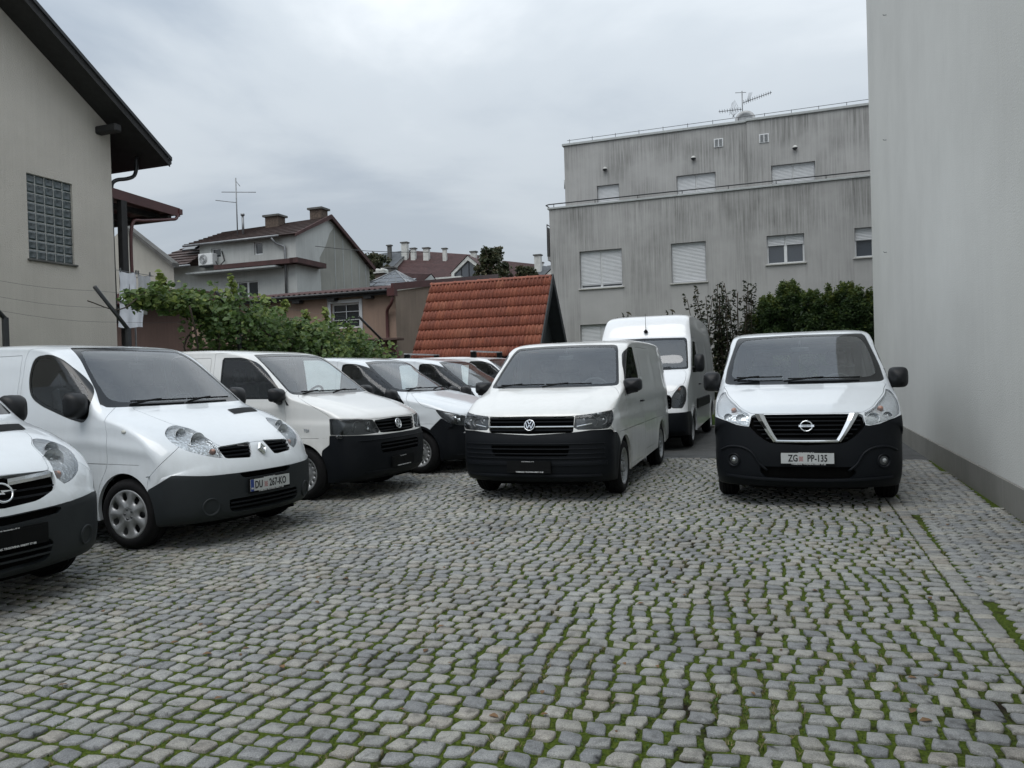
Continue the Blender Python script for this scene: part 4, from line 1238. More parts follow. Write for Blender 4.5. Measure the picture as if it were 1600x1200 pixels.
me = bpy.data.meshes.new('roof_tile'); me.from_pydata(V, [], F); me.materials.append(M_TERRA); me.polygons.foreach_set('use_smooth', [i < ns for i in range(2 * ns)])
b_ = ybase(R); rj = np.random.RandomState(4)
for r_ in range(nr):
    for c_ in range(nc):
        q = P_r + sd_ * (r_ * tl) + nn * rj.normal(0, .002)
        o = bpy.data.objects.new('roof_tile', me); COL.objects.link(o); o.parent = R
        o.location = (u0 + c_ * tw - b_[0], q[0] - b_[1], q[1] - b_[2]); o.rotation_euler = (0, 0, rj.normal(0, .004))
V = []; F = []
for i, (x, rr_) in enumerate(((0, .075), (.03, .085), (.04, .072), (.36, .066))):
    for k in range(9):
        a = math.pi * k / 8; V.append((x, -rr_ * math.cos(a) * 1.25, rr_ * math.sin(a) * 1.0))
for i in range(3):
    for k in range(8): F.append((i * 9 + k, i * 9 + k + 1, i * 9 + 10 + k, i * 9 + 9 + k))
me = bpy.data.meshes.new('ridge_tile'); me.from_pydata(V, [], F); me.materials.append(M_TERRA); me.polygons.foreach_set('use_smooth', [True] * len(F))
for k in range(10):
    o = bpy.data.objects.new('ridge_tile', me); COL.objects.link(o); o.parent = R
    o.location = (u0 + k * .367 - b_[0], P_r[0] - b_[1], P_r[1] - .02)

# ------------------------------------------------------------------ white house with brown roof
def stepped_roof(mb, A, B, C, D, n, th=.05):
    """A-B ridge, D-C eave; n courses with a small step each"""
    A, B, C, D = (np.array(p, float) for p in (A, B, C, D))
    nrm = np.cross(B - A, D - A); nrm /= np.linalg.norm(nrm)
    if nrm[2] < 0: nrm = -nrm
    for k in range(n):
        f0, f1 = k / n, (k + 1) / n
        a, b_ = A + (D - A) * f0, B + (C - B) * f0; d, c_ = A + (D - A) * f1, B + (C - B) * f1
        mb.quad(tuple(a), tuple(b_), tuple(c_ + nrm * th), tuple(d + nrm * th)); mb.quad(tuple(d + nrm * th), tuple(c_ + nrm * th), tuple(c_), tuple(d))
R = yroot('white_house', -26.0, 33.0, 0, 'white house with brown roof and half plastered grey gable', 'house')
mb = MB()
mb.quad((-30.6, 32, 0), (-27.9, 32, 0), (-27.9, 32, 7.5), (-30.6, 32, 7.5))
wins = [(-27.18, -26.60, 7.80, 8.28), (-24.60, -24.10, 7.76, 8.38), (-25.70, -24.45, 5.7, 6.50)]
f = lambda a, z: (a, 32.0, z); g = lambda a, z: (a, 32.12, z)
wall_grid(mb, f, -27.9, -22.2, 0, 8.55, wins)
for h in wins: reveal(mb, f, g, h)
mb.quad((-27.9, 32, 7.5), (-27.9, 33, 7.5), (-27.9, 33, 8.55), (-27.9, 32, 8.55))
ypart(mb, 'wall', M_WHITEW, R)
mb = MB(); mb.add([(-22.2, 32, 0), (-22.2, 34.3, 0), (-22.2, 34.0, 7.7), (-22.2, 34.6, 8.4), (-22.2, 35.0, 9.1), (-22.2, 35.6, 9.62), (-22.2, 34.86, 9.80), (-22.2, 32, 8.45)], [(0, 1, 2, 3, 4, 5, 6, 7)]); ypart(mb, 'plastered_gable', M_WHITEW, R)
mb = MB(); mb.add([(-22.2, 34.3, 0), (-22.2, 38.95, 0), (-22.2, 38.95, 7.72), (-22.2, 35.6, 9.62), (-22.2, 35.0, 9.1), (-22.2, 34.6, 8.4), (-22.2, 34.0, 7.7)], [(0, 1, 2, 3, 4, 5, 6)]); ypart(mb, 'bare_gable', M_CEM, R)
for v in (35.4, 36.2, 37.0, 37.8, 38.5):
    zt = 9.6 - (v - 35.3) * .52
    mb = MB(); mb.box(-22.199, -22.185, v, v + .05, 5.0, zt); ypart(mb, 'mortar_line', M_COPE, R)
mb = MB()
stepped_roof(mb, (-28.6, 34.86, 9.72), (-22.0, 34.86, 9.92), (-22.0, 31.7, 8.52), (-28.6, 31.7, 8.52), 9)
stepped_roof(mb, (-28.6, 34.86, 9.72), (-27.8, 34.86, 9.72), (-27.8, 31.0, 7.42), (-31.4, 31.0, 7.42), 12)
stepped_roof(mb, (-28.6, 34.86, 9.72), (-28.59, 34.86, 9.72), (-31.4, 31.0, 7.42), (-31.4, 39.0, 7.42), 12)
stepped_roof(mb, (-22.0, 34.86, 9.92), (-28.6, 34.86, 9.72), (-28.6, 39.2, 7.7), (-22.0, 39.2, 7.75), 9)
ypart(mb, 'roof', M_BROWN, R)
mb = MB(); mb.prism([(-22.02, 34.86, 9.80), (-22.02, 39.2, 7.62), (-22.02, 39.2, 7.84), (-22.02, 34.86, 10.02)], (.08, 0, 0)); mb.prism([(-22.02, 34.86, 9.80), (-22.02, 31.7, 8.42), (-22.02, 31.7, 8.56), (-22.02, 34.86, 10.02)], (.08, 0, 0)); ypart(mb, 'verge_board', M_REDD, R)
mb = MB(); mb.tube([(-28.6, 31.62, 8.46), (-22.9, 31.62, 8.50)], .06, 6); mb.tube([(-31.4, 30.95, 7.35), (-27.6, 30.95, 7.35)], .06, 6); mb.tube([(-23.3, 31.62, 8.44), (-23.2, 31.8, 8.2), (-22.75, 31.9, 8.0), (-22.75, 31.9, 5.5)], .06, 8); ypart(mb, 'gutter', M_GALV, R)
mb = MB(); mb.box(-26.6, -22.0, 31.45, 31.98, 7.12, 7.34); ypart(mb, 'red_canopy', M_REDD, R)
mb = MB(); mb.box(-22.19, -21.75, 31.45, 33.9, 7.12, 7.36); ypart(mb, 'red_canopy', M_REDD, R)
mb = MB(); mb.box(-28.2, -22.9, 31.3, 31.98, 6.98, 7.06); ypart(mb, 'canopy_slab', M_COPE, R)
for h in wins: window_v(R, *h, 32.0, leaves=2 if h[1] - h[0] > 1 else 1, shutter=0, sill=False, depth=.08)
# roof window, chimneys
mb = MB(); mb.prism([(-28.9, 32.5, 8.62), (-28.0, 32.5, 8.62), (-28.0, 31.9, 8.28), (-28.9, 31.9, 8.28)], (0, -.03, .06)); ypart(mb, 'roof_window', M_PANEB, R)
for (u, v, w_, z0, z1) in ((-25.0, 34.3, .40, 9.2, 10.12), (-22.75, 34.9, .34, 9.5, 10.38)):
    mb = MB(); mb.box(u - w_, u + w_, v - .3, v + .3, z0, z1 - .08); c_ = ypart(mb, 'chimney', M_BRICK, R)
    mb = MB(); mb.box(u - w_ - .1, u + w_ + .1, v - .4, v + .4, z1 - .08, z1 + .02); ypart(mb, 'chimney_cap', M_CHIMG, c_)
mb = MB(); mb.tube([(-26.0, 33.0, 9.0), (-26.0, 33.0, 10.0)], .06, 6); mb.tube([(-26.0, 33.0, 10.0), (-26.0, 33.0, 10.1)], .10, 8); ypart(mb, 'flue_pipe', M_GALV, R)
R = yroot('air_conditioner', -27.2, 31.8, 7.5, 'white air conditioner unit on the wall of the white house', 'air conditioner')
mb = MB(); mb.bbox(-27.62, -26.75, 31.55, 31.93, 7.40, 7.98, .02); ypart(mb, 'casing', M_FRAME, R)
mb = MB(); Mx = Matrix.Translation((-27.3, 31.545, 7.69)) @ Matrix.Rotation(rad(90), 4, 'X'); mb.lathe([(.001, .0), (.06, .0), (.065, .01)], 16, Mx)
for r_ in (.10, .14, .18, .22): mb.lathe([(r_, .0), (r_ + .015, .012), (r_ + .02, 0)], 24, Mx)
ypart(mb, 'fan_grille', M_GALV, R)
mb = MB(); mb.tube([(-26.75, 31.8, 7.6), (-26.6, 31.8, 7.3), (-26.3, 31.9, 7.6), (-26.5, 31.95, 8.1)], .03, 6); mb.box(-27.6, -26.8, 31.6, 31.98, 7.33, 7.39); ypart(mb, 'hose', M_RAIL, R)
R = yroot('house_antenna', -26.35, 33.0, 9.0, 'tall bare antenna pole with two crossbars on the brown roof', 'antenna')
mb = MB(); mb.tube([(-26.35, 33.0, 8.9), (-26.35, 33.0, 11.95)], .03, 6); mb.tube([(-27.25, 33.0, 11.33), (-25.15, 33.0, 11.10)], .02, 5); mb.tube([(-27.65, 33.0, 10.95), (-26.35, 33.0, 10.70)], .02, 5); mb.tube([(-26.35, 33.0, 11.8), (-26.1, 33.0, 11.5)], .016, 5); ypart(mb, 'mast', M_GALV, R)
R = yroot('cream_house', -27.0, 26.5, 0, 'pale cream house edge seen behind the porch post', 'house')
mb = MB(); mb.add([(-30, 27.0, 0), (-24.95, 27.0, 0), (-24.95, 27.0, 6.7), (-27.6, 27.0, 8.6), (-30, 27.0, 6.9)], [(0, 1, 2, 3, 4)]); ypart(mb, 'wall', M_CREAM, R)
mb = MB(); mb.prism([(-27.6, 26.7, 8.62), (-24.75, 26.7, 6.58), (-24.75, 26.7, 6.74), (-27.6, 26.7, 8.80)], (0, .4, 0)); ypart(mb, 'roof', M_CHIMG, R)
# wire from the gable
R = yroot('overhead_cable', -15, 30, 5, 'thin overhead cable sagging from the grey gable', 'cable')
P_ = [(-22.1, 33.5, 8.2), (-20, 32.5, 7.75), (-18, 31.5, 7.35), (-16, 30.5, 7.0), (-14, 29.5, 6.7)]
mb = MB(); mb.tube(P_, .014, 5); ypart(mb, 'wire', M_RAIL, R)
# pyramid skylight and small chimney behind the pink roof
R = yroot('glass_pyramid', -21.3, 40, 6, 'small glazed pyramid roof light behind the corrugated roof', 'skylight')
ap = np.array((-21.35, 40.5, 7.75)); ba = [np.array(p) for p in ((-22.9, 39.0, 6.75), (-19.8, 39.0, 6.7), (-19.8, 42.0, 6.7), (-22.9, 42.0, 6.75))]
mb = MB()
for k in range(4): mb.add([tuple(ap), tuple(ba[k]), tuple(ba[(k + 1) % 4])], [(0, 1, 2)])
ypart(mb, 'glass', M_PANEB, R)
mb = MB()
for k in range(4):
    mb.tube([tuple(ap), tuple(ba[k])], .05, 5); mb.tube([tuple(ba[k]), tuple(ba[(k + 1) % 4])], .05, 5)
    for j in (1, 2, 3):
        q = ba[k] * (1 - j / 4) + ba[(k + 1) % 4] * (j / 4); mb.tube([tuple(ap * .98 + q * .02), tuple(q)], .022, 4)
        mb.tube([tuple(ap + (ba[k] - ap) * j / 4), tuple(ap + (ba[(k + 1) % 4] - ap) * j / 4)], .022, 4)
ypart(mb, 'glazing_bars', M_GALV, R)
mb = MB(); mb.box(-23.2, -19.5, 39, 42.2, 0, 6.68); ypart(mb, 'base_wall', M_CEM, R)
R = yroot('brick_chimney_stack', -23.5, 41, 0, 'small grey chimney stack with arched cowls beside the glass pyramid', 'chimney')
mb = MB(); mb.box(-22.98, -22.42, 41, 41.6, 0, 7.75); ypart(mb, 'stack', M_BRICK, R)
mb = MB(); mb.box(-23.05, -22.35, 40.9, 41.7, 7.75, 7.82)
for u in (-22.86, -22.54): mb.tube([(u, 41.0, 7.92), (u, 41.6, 7.92)], .12, 10)
ypart(mb, 'cowl', M_CHIM, R)

# ------------------------------------------------------------------ far roofs on the hill
def far_house(name, u0, u1, v, zr0, zr1, ze, depth, mat, label, wall=M_WHITEW, run=9.0):
    R = yroot(name, (u0 + u1) / 2, v, 0, label, 'building')
    mb = MB(); stepped_roof(mb, (u0, v + run, zr0), (u1, v + run, zr1), (u1 + .5, v, ze), (u0 - .5, v, ze), 26, .035)
    stepped_roof(mb, (u1, v + run, zr1), (u0, v + run, zr0), (u0, v + 2 * run, ze), (u1, v + 2 * run, ze), 4, .08)
    ypart(mb, 'roof', mat, R)
    mb = MB(); mb.box(u0, u1, v + .6, v + 2 * run - .6, 0, ze + .05)
    for u, zr in ((u0, zr0), (u1, zr1)): mb.add([(u, v + .6, ze), (u, v + 2 * run - .6, ze), (u, v + run, zr - .1)], [(0, 1, 2)])
    ypart(mb, 'wall', wall, R)
    return R
def chimney(R, u, v, w_, z0, z1, mat=M_CHIM):
    w_ *= .62; z1 = z1 - .35
    mb = MB(); mb.box(u - w_ / 2, u + w_ / 2, v, v + w_ * .8, z0, z1 - .15); c_ = ypart(mb, 'chimney', mat, R)
    mb = MB(); mb.box(u - w_ / 2 - .12, u + w_ / 2 + .12, v - .12, v + w_ * .8 + .12, z1 - .15, z1); ypart(mb, 'chimney_cap', M_CHIMG, c_)
def dormer(R, u, v, w_, zb, zt, wallm=M_CHIM, glass=M_PANEB):
    """gabled dormer facing the yard"""
    zs = zb + (zt - zb) * .32
    d = empty('dormer', (0, 0, 0), parent=R)
    def pp(mb, n, m_):
        o = ypart(mb, n, m_, R); o.parent = d
    t_ = .35
    mb = MB()
    for s_ in (-1, 1):
        mb.prism([(u + s_ * w_ / 2, v, zb), (u + s_ * w_ / 2, v, zs), (u, v, zt), (u, v, zt - t_ * 1.5), (u + s_ * (w_ / 2 - t_), v, zs - .1), (u + s_ * (w_ / 2 - t_), v, zb)], (0, .5, 0))
    pp(mb, 'dormer_frame', wallm)
    mb = MB(); mb.add([(u - w_ / 2 + .2, v + .3, zb), (u + w_ / 2 - .2, v + .3, zb), (u + w_ / 2 - .2, v + .3, zs), (u, v + .3, zt - .3), (u - w_ / 2 + .2, v + .3, zs)], [(0, 1, 2, 3, 4)]); pp(mb, 'pane', glass)
    mb = MB()
    for k in (-.45, 0, .45): mb.box(u + k * w_ * .5 - .05, u + k * w_ * .5 + .05, v + .22, v + .28, zb, zt - .6 - abs(k) * w_ * .4)
    pp(mb, 'mullion', M_RAIL)
    mb = MB()
    for s_ in (-1, 1): mb.quad((u + s_ * (w_ / 2 + .15), v - .1, zs - .05), (u, v - .1, zt + .08), (u, v + 7, zt + .08), (u + s_ * (w_ / 2 + .15), v + 7, zs - .05))
    mb.quad((u - w_ / 2, v, zb), (u - w_ / 2, v, zs), (u - w_ / 2, v + 6, zs), (u - w_ / 2, v + 6, zb)); mb.quad((u + w_ / 2, v, zb), (u + w_ / 2, v + 6, zb), (u + w_ / 2, v + 6, zs), (u + w_ / 2, v, zs))
    pp(mb, 'dormer_roof', M_REDD)
R = far_house('far_grey_roof_block', -56, -48.6, 88, 18.9, 19.2, 14.6, 0, M_GREYR, 'far grey roofed block left of the dark red roofs')
chimney(R, -50.5, 94, .8, 17.5, 19.9, M_CHIMG); chimney(R, -56.0, 92, .9, 17.0, 19.6)
R = far_house('far_red_roof_house', -49.0, -38.5, 88, 19.1, 17.6, 13.2, 0, M_REDD, 'far dark red roof with three tall white chimneys on the left part')
for (u, w_, z0, z1) in ((-48.5, 1.3, 16.8, 20.2), (-47.2, 1.0, 17.0, 19.3), (-45.3, 1.2, 16.4, 19.2), (-42.6, .8, 16.4, 18.9)): chimney(R, u, 94.5, w_, z0, z1, M_CHIM)
R = far_house('far_red_roof_house', -38.4, -30.0, 87, 17.1, 15.6, 12.8, 0, M_REDD, 'far dark red roof with large white gabled dormer')
for (u, w_, z0, z1) in ((-37.9, 1.1, 14.6, 17.9), (-36.7, .9, 14.4, 17.3), (-34.6, 1.4, 14.2, 18.1)): chimney(R, u, 93, w_, z0, z1)
dormer(R, -35.9, 86.4, 4.4, 13.1, 15.9)
mb = MB(); mb.box(-42.5, -36.6, 85.8, 86.4, 13.0, 13.5); ypart(mb, 'white_parapet', M_CHIM, R)
R = far_house('far_terrace_roof', -30.0, -20.0, 87, 15.5, 13.8, 12.0, 0, M_GREYR, 'far grey and red roof with two small white dormers at the grey building')
for (u, w_, z0, z1) in ((-29.3, 1.3, 14.0, 16.8), (-26.4, 2.0, 13.6, 15.2), (-24.6, 2.6, 13.2, 14.9), (-19.2, 1.2, 12.2, 14.6), (-20.4, .9, 12.2, 14.2)): chimney(R, u, 93, w_, z0, z1)
dormer(R, -25.4, 86.2, 3.2, 11.6, 13.6); dormer(R, -22.2, 86.2, 3.4, 11.2, 13.3)
R = far_house('far_red_roof_house', -33.5, -24.5, 98, 16.6, 15.2, 13.0, 0, M_REDD, 'farthest dark red roof with many small chimneys above the shed ridge')
for (u, w_, z0, z1) in ((-32.6, .9, 15, 17.6), (-31.0, 1.6, 15, 17.0), (-29.2, 1.0, 14.6, 17.2), (-27.3, .9, 14.2, 16.7), (-25.6, 1.3, 14, 16.1)): chimney(R, u, 105, w_, z0, z1)
R = far_house('far_red_roof_house', -57.0, -49.0, 104, 19.6, 19.9, 16.0, 0, M_REDD, 'farthest dark red roof behind the grey roofed block')
for (u, w_, z0, z1) in ((-55.5, 1.0, 18, 21.2), (-53.2, 1.0, 18, 21.0), (-51.0, 1.2, 18, 21.3)): chimney(R, u, 112, w_, z0, z1)
R = far_house('near_red_roof', -40.5, -36.8, 74, 13.2, 12.9, 11.2, 0, M_REDD, 'dark red lean roof with skylight below the far dormers', run=4)
mb = MB(); mb.prism([(-38.6, 75.2, 12.0), (-37.2, 75.2, 12.0), (-37.2, 74.6, 11.75), (-38.6, 74.6, 11.75)], (0, -.05, .12)); ypart(mb, 'roof_window', M_PANEB, R)
chimney(R, -40.6, 75, 2.0, 9, 13.9, M_CHIMG)
hl = MB(); hl.add([(-300, 110, -.5), (200, 110, -.5), (200, 300, 9), (-300, 300, 9)], [(0, 1, 2, 3)]); ythin(hl, 'hills', simple('far_woodland', (.035, .05, .03), .95, var=.5, scale=.1), kind='structure')

# ------------------------------------------------------------------ foliage
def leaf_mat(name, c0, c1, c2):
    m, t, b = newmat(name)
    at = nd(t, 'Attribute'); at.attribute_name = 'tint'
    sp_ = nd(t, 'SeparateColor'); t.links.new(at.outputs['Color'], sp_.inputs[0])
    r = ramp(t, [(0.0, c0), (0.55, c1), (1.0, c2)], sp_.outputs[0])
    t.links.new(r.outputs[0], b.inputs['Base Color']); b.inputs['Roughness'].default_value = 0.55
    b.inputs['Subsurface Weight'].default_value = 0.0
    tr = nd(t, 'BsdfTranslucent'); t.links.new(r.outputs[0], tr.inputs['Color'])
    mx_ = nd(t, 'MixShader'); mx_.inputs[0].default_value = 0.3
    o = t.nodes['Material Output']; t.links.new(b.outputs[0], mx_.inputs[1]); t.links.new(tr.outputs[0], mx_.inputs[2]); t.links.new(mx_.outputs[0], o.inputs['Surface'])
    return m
M_VINE = leaf_mat('vine_leaves', (0.030, 0.064, 0.018), (0.080, 0.140, 0.034), (0.21, 0.26, 0.06))
M_THUJA = leaf_mat('thuja_sprays', (0.022, 0.048, 0.016), (0.060, 0.105, 0.030), (0.17, 0.20, 0.04))
M_SHRUB = leaf_mat('shrub_leaves', (0.014, 0.022, 0.012), (0.032, 0.046, 0.022), (0.07, 0.06, 0.03))
M_TREE = leaf_mat('tree_leaves', (0.030, 0.042, 0.022), (0.062, 0.074, 0.036), (0.12, 0.09, 0.05))
M_BARK = simple('bark', (0.045, 0.035, 0.025), 0.95, var=0.4, scale=8)
def leaves(name, P, size, mat, seed, root, tint=None, up=0.5, kind=True, aspect=.8, outward=None):
    """folded leaf blades; P in yard coordinates"""
    r = np.random.RandomState(seed); n = len(P)
    nrm = r.normal(0, 1, (n, 3)); nrm[:, 2] = np.abs(nrm[:, 2]) + up
    if outward is not None: nrm += outward
    nrm /= np.linalg.norm(nrm, axis=1)[:, None]
    a = r.normal(0, 1, (n, 3)); a -= nrm * (a * nrm).sum(1)[:, None]; a /= np.linalg.norm(a, axis=1)[:, None]
    c = np.cross(nrm, a); s_ = (size * (0.6 + 0.8 * r.rand(n)))[:, None]
    b0 = ybase(root)
    P = P - b0
    V = np.zeros((n, 6, 3))
    V[:, 0] = P - a * s_ * .5
    V[:, 1] = P - a * s_ * .15 + c * s_ * .5 * aspect + nrm * s_ * .14
    V[:, 2] = P + a * s_ * .25 + c * s_ * .38 * aspect + nrm * s_ * .12
    V[:, 3] = P + a * s_ * .60 - nrm * s_ * .1
    V[:, 4] = P + a * s_ * .25 - c * s_ * .38 * aspect + nrm * s_ * .12
    V[:, 5] = P - a * s_ * .15 - c * s_ * .5 * aspect + nrm * s_ * .14
    F = []
    for i in range(n):
        k = 6 * i; F += [(k, k + 3, k + 2, k + 1), (k, k + 5, k + 4, k + 3)]
    me = bpy.data.meshes.new(name); me.from_pydata(V.reshape(-1, 3).tolist(), [], F); me.materials.append(mat)
    if tint is None: tint = r.rand(n)
    tt = np.clip(tint + r.normal(0, .12, n), 0, 1)
    a_ = me.color_attributes.new('tint', 'FLOAT_COLOR', 'POINT')
    C_ = np.ones((n * 6, 4)); C_[:, :3] = np.repeat(tt, 6)[:, None]; a_.data.foreach_set('color', C_.astype('f').ravel())
    o = bpy.data.objects.new(name, me); COL.objects.link(o); o.parent = root
    if kind: o['kind'] = 'stuff'
    return o
def blob_points(r, C, Rr, n, shell=.55):
    d = r.normal(0, 1, (n, 3)); d /= np.linalg.norm(d, axis=1)[:, None]
    rad_ = (shell + (1 - shell) * r.rand(n)) ** .8
    return np.array(C) + d * np.array(Rr) * rad_[:, None], d

# grape vine over the fence
R = yroot('grape_vine', -10.4, 15.0, 0, 'leafy green grape vine sprawling over the fence and brown wall', 'vine')
r = np.random.RandomState(21)
P = []; T_ = []
def zprof(v):
    xs = [10.4, 10.8, 11.4, 12.2, 12.6, 13.2, 14.0, 14.8, 15.6, 15.9, 16.4, 17.2, 17.9, 18.5]; ys = [3.10, 3.28, 3.14, 3.2, 3.42, 3.05, 3.02, 2.86, 2.84, 2.90, 2.82, 2.66, 2.40, 2.1]
    return np.interp(v, xs, ys)
for k in range(300):
    v = 11.9 + 6.5 * r.rand(); zt = zprof(v)
    z = 1.0 + (zt - .15 - 1.0) * r.rand() ** .7
    if v < 12.6 and z < 2.1: continue
    u = -10.4 + r.normal(0, .38)
    R_ = .20 + .20 * r.rand()
    p, d = blob_points(r, (u, v, min(z, zt - R_ * .6)), (R_, R_ * 1.3, R_), 46)
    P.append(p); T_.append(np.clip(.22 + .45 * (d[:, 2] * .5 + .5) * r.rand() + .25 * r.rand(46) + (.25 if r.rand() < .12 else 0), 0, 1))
for k in range(80):     # hanging band on the left and loose sprigs
    v = 10.45 + 2.2 * r.rand(); z = 3.02 + r.normal(0, .08) - .5 * max(0, v - 11.3) * r.rand(); R_ = .12 + .08 * r.rand()
    p, d = blob_points(r, (-10.4 + r.normal(0, .15), v, z), (R_, R_ * 1.4, R_), 26); P.append(p); T_.append(.35 + .5 * r.rand(26))
for (v, z, h) in ((12.60, 3.1, .5), (15.9, 2.75, .42), (10.75, 3.1, .35), (14.3, 3.0, .25), (16.9, 2.6, .25), (13.6, 3.0, .22), (15.1, 2.8, .25)):
    for k in range(10):
        f_ = k / 9; p, d = blob_points(r, (-10.35, v + .1 * math.sin(f_ * 4) + .18 * f_, z + h * f_), (.07, .09, .06), 7); P.append(p); T_.append(np.full(7, .75 + .2 * f_))
P = np.vstack(P); T_ = np.concatenate(T_)
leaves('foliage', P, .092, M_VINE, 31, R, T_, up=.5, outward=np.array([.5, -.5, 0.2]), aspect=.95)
mb = MB()
for k in range(16):
    v = 11.5 + 6.6 * r.rand(); mb.tube(crom(np.array([(-10.4, v, .0), (-10.4 + r.normal(0, .1), v + r.normal(0, .2), 1.2), (-10.4 + r.normal(0, .2), v + r.normal(0, .4), 2.2), (-10.4 + r.normal(0, .2), v + r.normal(0, .6), min(2.9, zprof(v)))]), .3), .018, 5)
mb.tube(crom(np.array([(-10.4, 12.0, 3.1), (-10.4, 11.3, 3.05), (-10.4, 10.7, 3.15), (-10.3, 9.9, 2.75), (-10.3, 9.3, 2.85)]), .2), .010, 5)
ypart(mb, 'stem', M_BARK, R)

# fence posts with slanting arms and wires
posts = [(9.98, 2.45), (12.72, 2.72), (18.40, 2.58), (7.85, 2.5)]
arm = [(-.63, .62), (-.62, .52), (-1.1, .50), (-.63, .6)]
lab = ['dark fence post with slanting arm in front of the beige house', 'dark fence post with slanting arm deep in the vine', 'dark fence post with slanting arm at the far end of the vine', 'dark fence post cut by the left edge of the picture']
for (v, z), (dv_, dz_), lb in zip(posts, arm, lab):
    R = yroot('fence_post', -10.2, v, 0, lb, 'fence post', 'slanted fence posts behind the left row')
    mb = MB(); mb.bbox(-10.23, -10.17, v - .035, v + .035, -.05, z, .005); ypart(mb, 'post', M_RAIL, R)
    mb = MB(); mb.tube([(-10.2, v, z - .02), (-10.2, v + dv_, z + dz_)], .032, 6); ypart(mb, 'arm', M_RAIL, R)
R = yroot('fence_wires', -10.2, 12, 2, 'three thin fence wires strung between the slanting posts', 'wire')
for k, f_ in enumerate((.15, .5, .9)):
    pts = []
    for i in (3, 0, 1, 2):
        v, z = posts[i]; a, b_ = arm[i]; pts.append((-10.2, v + a * f_, z + b_ * f_))
    q = []
    for a, b_ in zip(pts[:-1], pts[1:]):
        for j in range(5): t_ = j / 5; q.append((a[0], a[1] * (1 - t_) + b_[1] * t_, a[2] * (1 - t_) + b_[2] * t_ - .05 * math.sin(t_ * math.pi)))
    q.append(pts[-1]); q = [(-10.2, q[0][1] - 3, q[0][2])] + q
    mb = MB(); mb.tube(q, .002, 4); ypart(mb, 'wire', M_RAIL, R)

# thuja shrubs and twiggy shrub before the grey building
r = np.random.RandomState(5)
hs = [(-.55, 24.9, 3.55, .62), (.05, 25.2, 4.0, .60), (.62, 24.8, 3.65, .55), (1.15, 25.1, 3.60, .60), (1.72, 24.9, 3.80, .60), (2.25, 25.1, 3.45, .60), (-1.0, 25.0, 3.0, .5)]
hl_ = ['leftmost tall thuja shrub, beside the twiggy shrub', 'tallest thuja shrub with yellow green top', 'slim thuja shrub right of the tallest one', 'middle thuja shrub with rounded top above the right van', 'thuja shrub with bright tip near the tall wall', 'dark thuja shrub half hidden by the tall wall', 'low dark thuja shrub at the foot of the twiggy shrub']
for (u, v, h, w_), lb in zip(hs, hl_):
    R = yroot('thuja_shrub', u, v, 0, lb, 'shrub', 'thuja shrubs in front of the grey building')
    P = []; T_ = []
    for k in range(95):
        z = .2 + (h - .35) * r.rand() ** .75; rr_ = w_ * (1 - .45 * (z / h) ** 3) * (.75 + .3 * r.rand()); a = r.rand() * 2 * math.pi
        c_ = (u + rr_ * .78 * math.cos(a), v + rr_ * .78 * math.sin(a), z + r.normal(0, .05))
        p, d = blob_points(r, c_, (.17, .17, .22), 75, .15); P.append(p)
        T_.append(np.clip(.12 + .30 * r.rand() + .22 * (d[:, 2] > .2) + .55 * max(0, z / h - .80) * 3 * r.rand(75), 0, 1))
    for k in range(26):
        a = r.rand() * 2 * math.pi; q = w_ * .5 * r.rand(); p, d = blob_points(r, (u + q * math.cos(a), v + q * math.sin(a), h - .14 + r.normal(0, .12)), (.09, .09, .18), 50, .1); P.append(p); T_.append(.55 + .4 * r.rand(50))
    core = np.array([(u + w_ * .6 * (r.rand() - .5) * 1.4, v + w_ * .6 * (r.rand() - .5) * 1.4, .1 + (h - .5) * r.rand()) for _ in range(1500)]); leaves('dark_core_leaves', core, .20, M_THUJA, 9, R, np.full(1500, .05), up=.1)  # large filler leaves in one flat dark tint close the crown's core
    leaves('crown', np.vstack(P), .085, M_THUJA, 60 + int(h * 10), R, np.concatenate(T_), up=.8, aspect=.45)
    mb = MB(); mb.tube([(u, v, -.05), (u, v, h * .6)], [.07, .03], 6); ypart(mb, 'trunk', M_BARK, R)
R = yroot('twiggy_shrub', -1.9, 24.3, 0, 'tall twiggy shrub with upright leafy shoots beside the high roof van', 'shrub')
P = []; D_ = []; mb = MB()
for k in range(30):
    if k < 22: u = -1.65 + r.normal(0, .38); h = 3.35 + .75 * r.rand()
    else: u = -2.3 + r.normal(0, .28); h = 3.3 + .6 * r.rand()
    u = max(-2.75, min(-1.0, u)); v = 24.3 + r.normal(0, .2); lean = r.normal(0, .17)
    pts = [(u, v, 0), (u + lean * .3, v, h * .4), (u + lean, v + r.normal(0, .05), h * .75), (u + lean * 1.6, v, h)]
    C_ = crom(np.array(pts)[:, [0, 2, 1]], .08); C_ = C_[:, [0, 2, 1]]
    mb.tube(C_[::4], .010, 4)
    for q in C_:
        if q[2] > .6 and r.rand() < (.95 if q[2] < 2.6 else .85):
            s_ = 1 if r.rand() < .5 else -1
            for _ in range(7 if q[2] < 2.6 else 3):
                P.append((q[0] + s_ * (.03 + .09 * r.rand()), q[1] + r.normal(0, .07), q[2] + r.normal(0, .02)))
leaves('foliage', np.array(P), .10, M_SHRUB, 77, R, up=.9, aspect=.55); ypart(mb, 'stem', M_BARK, R)
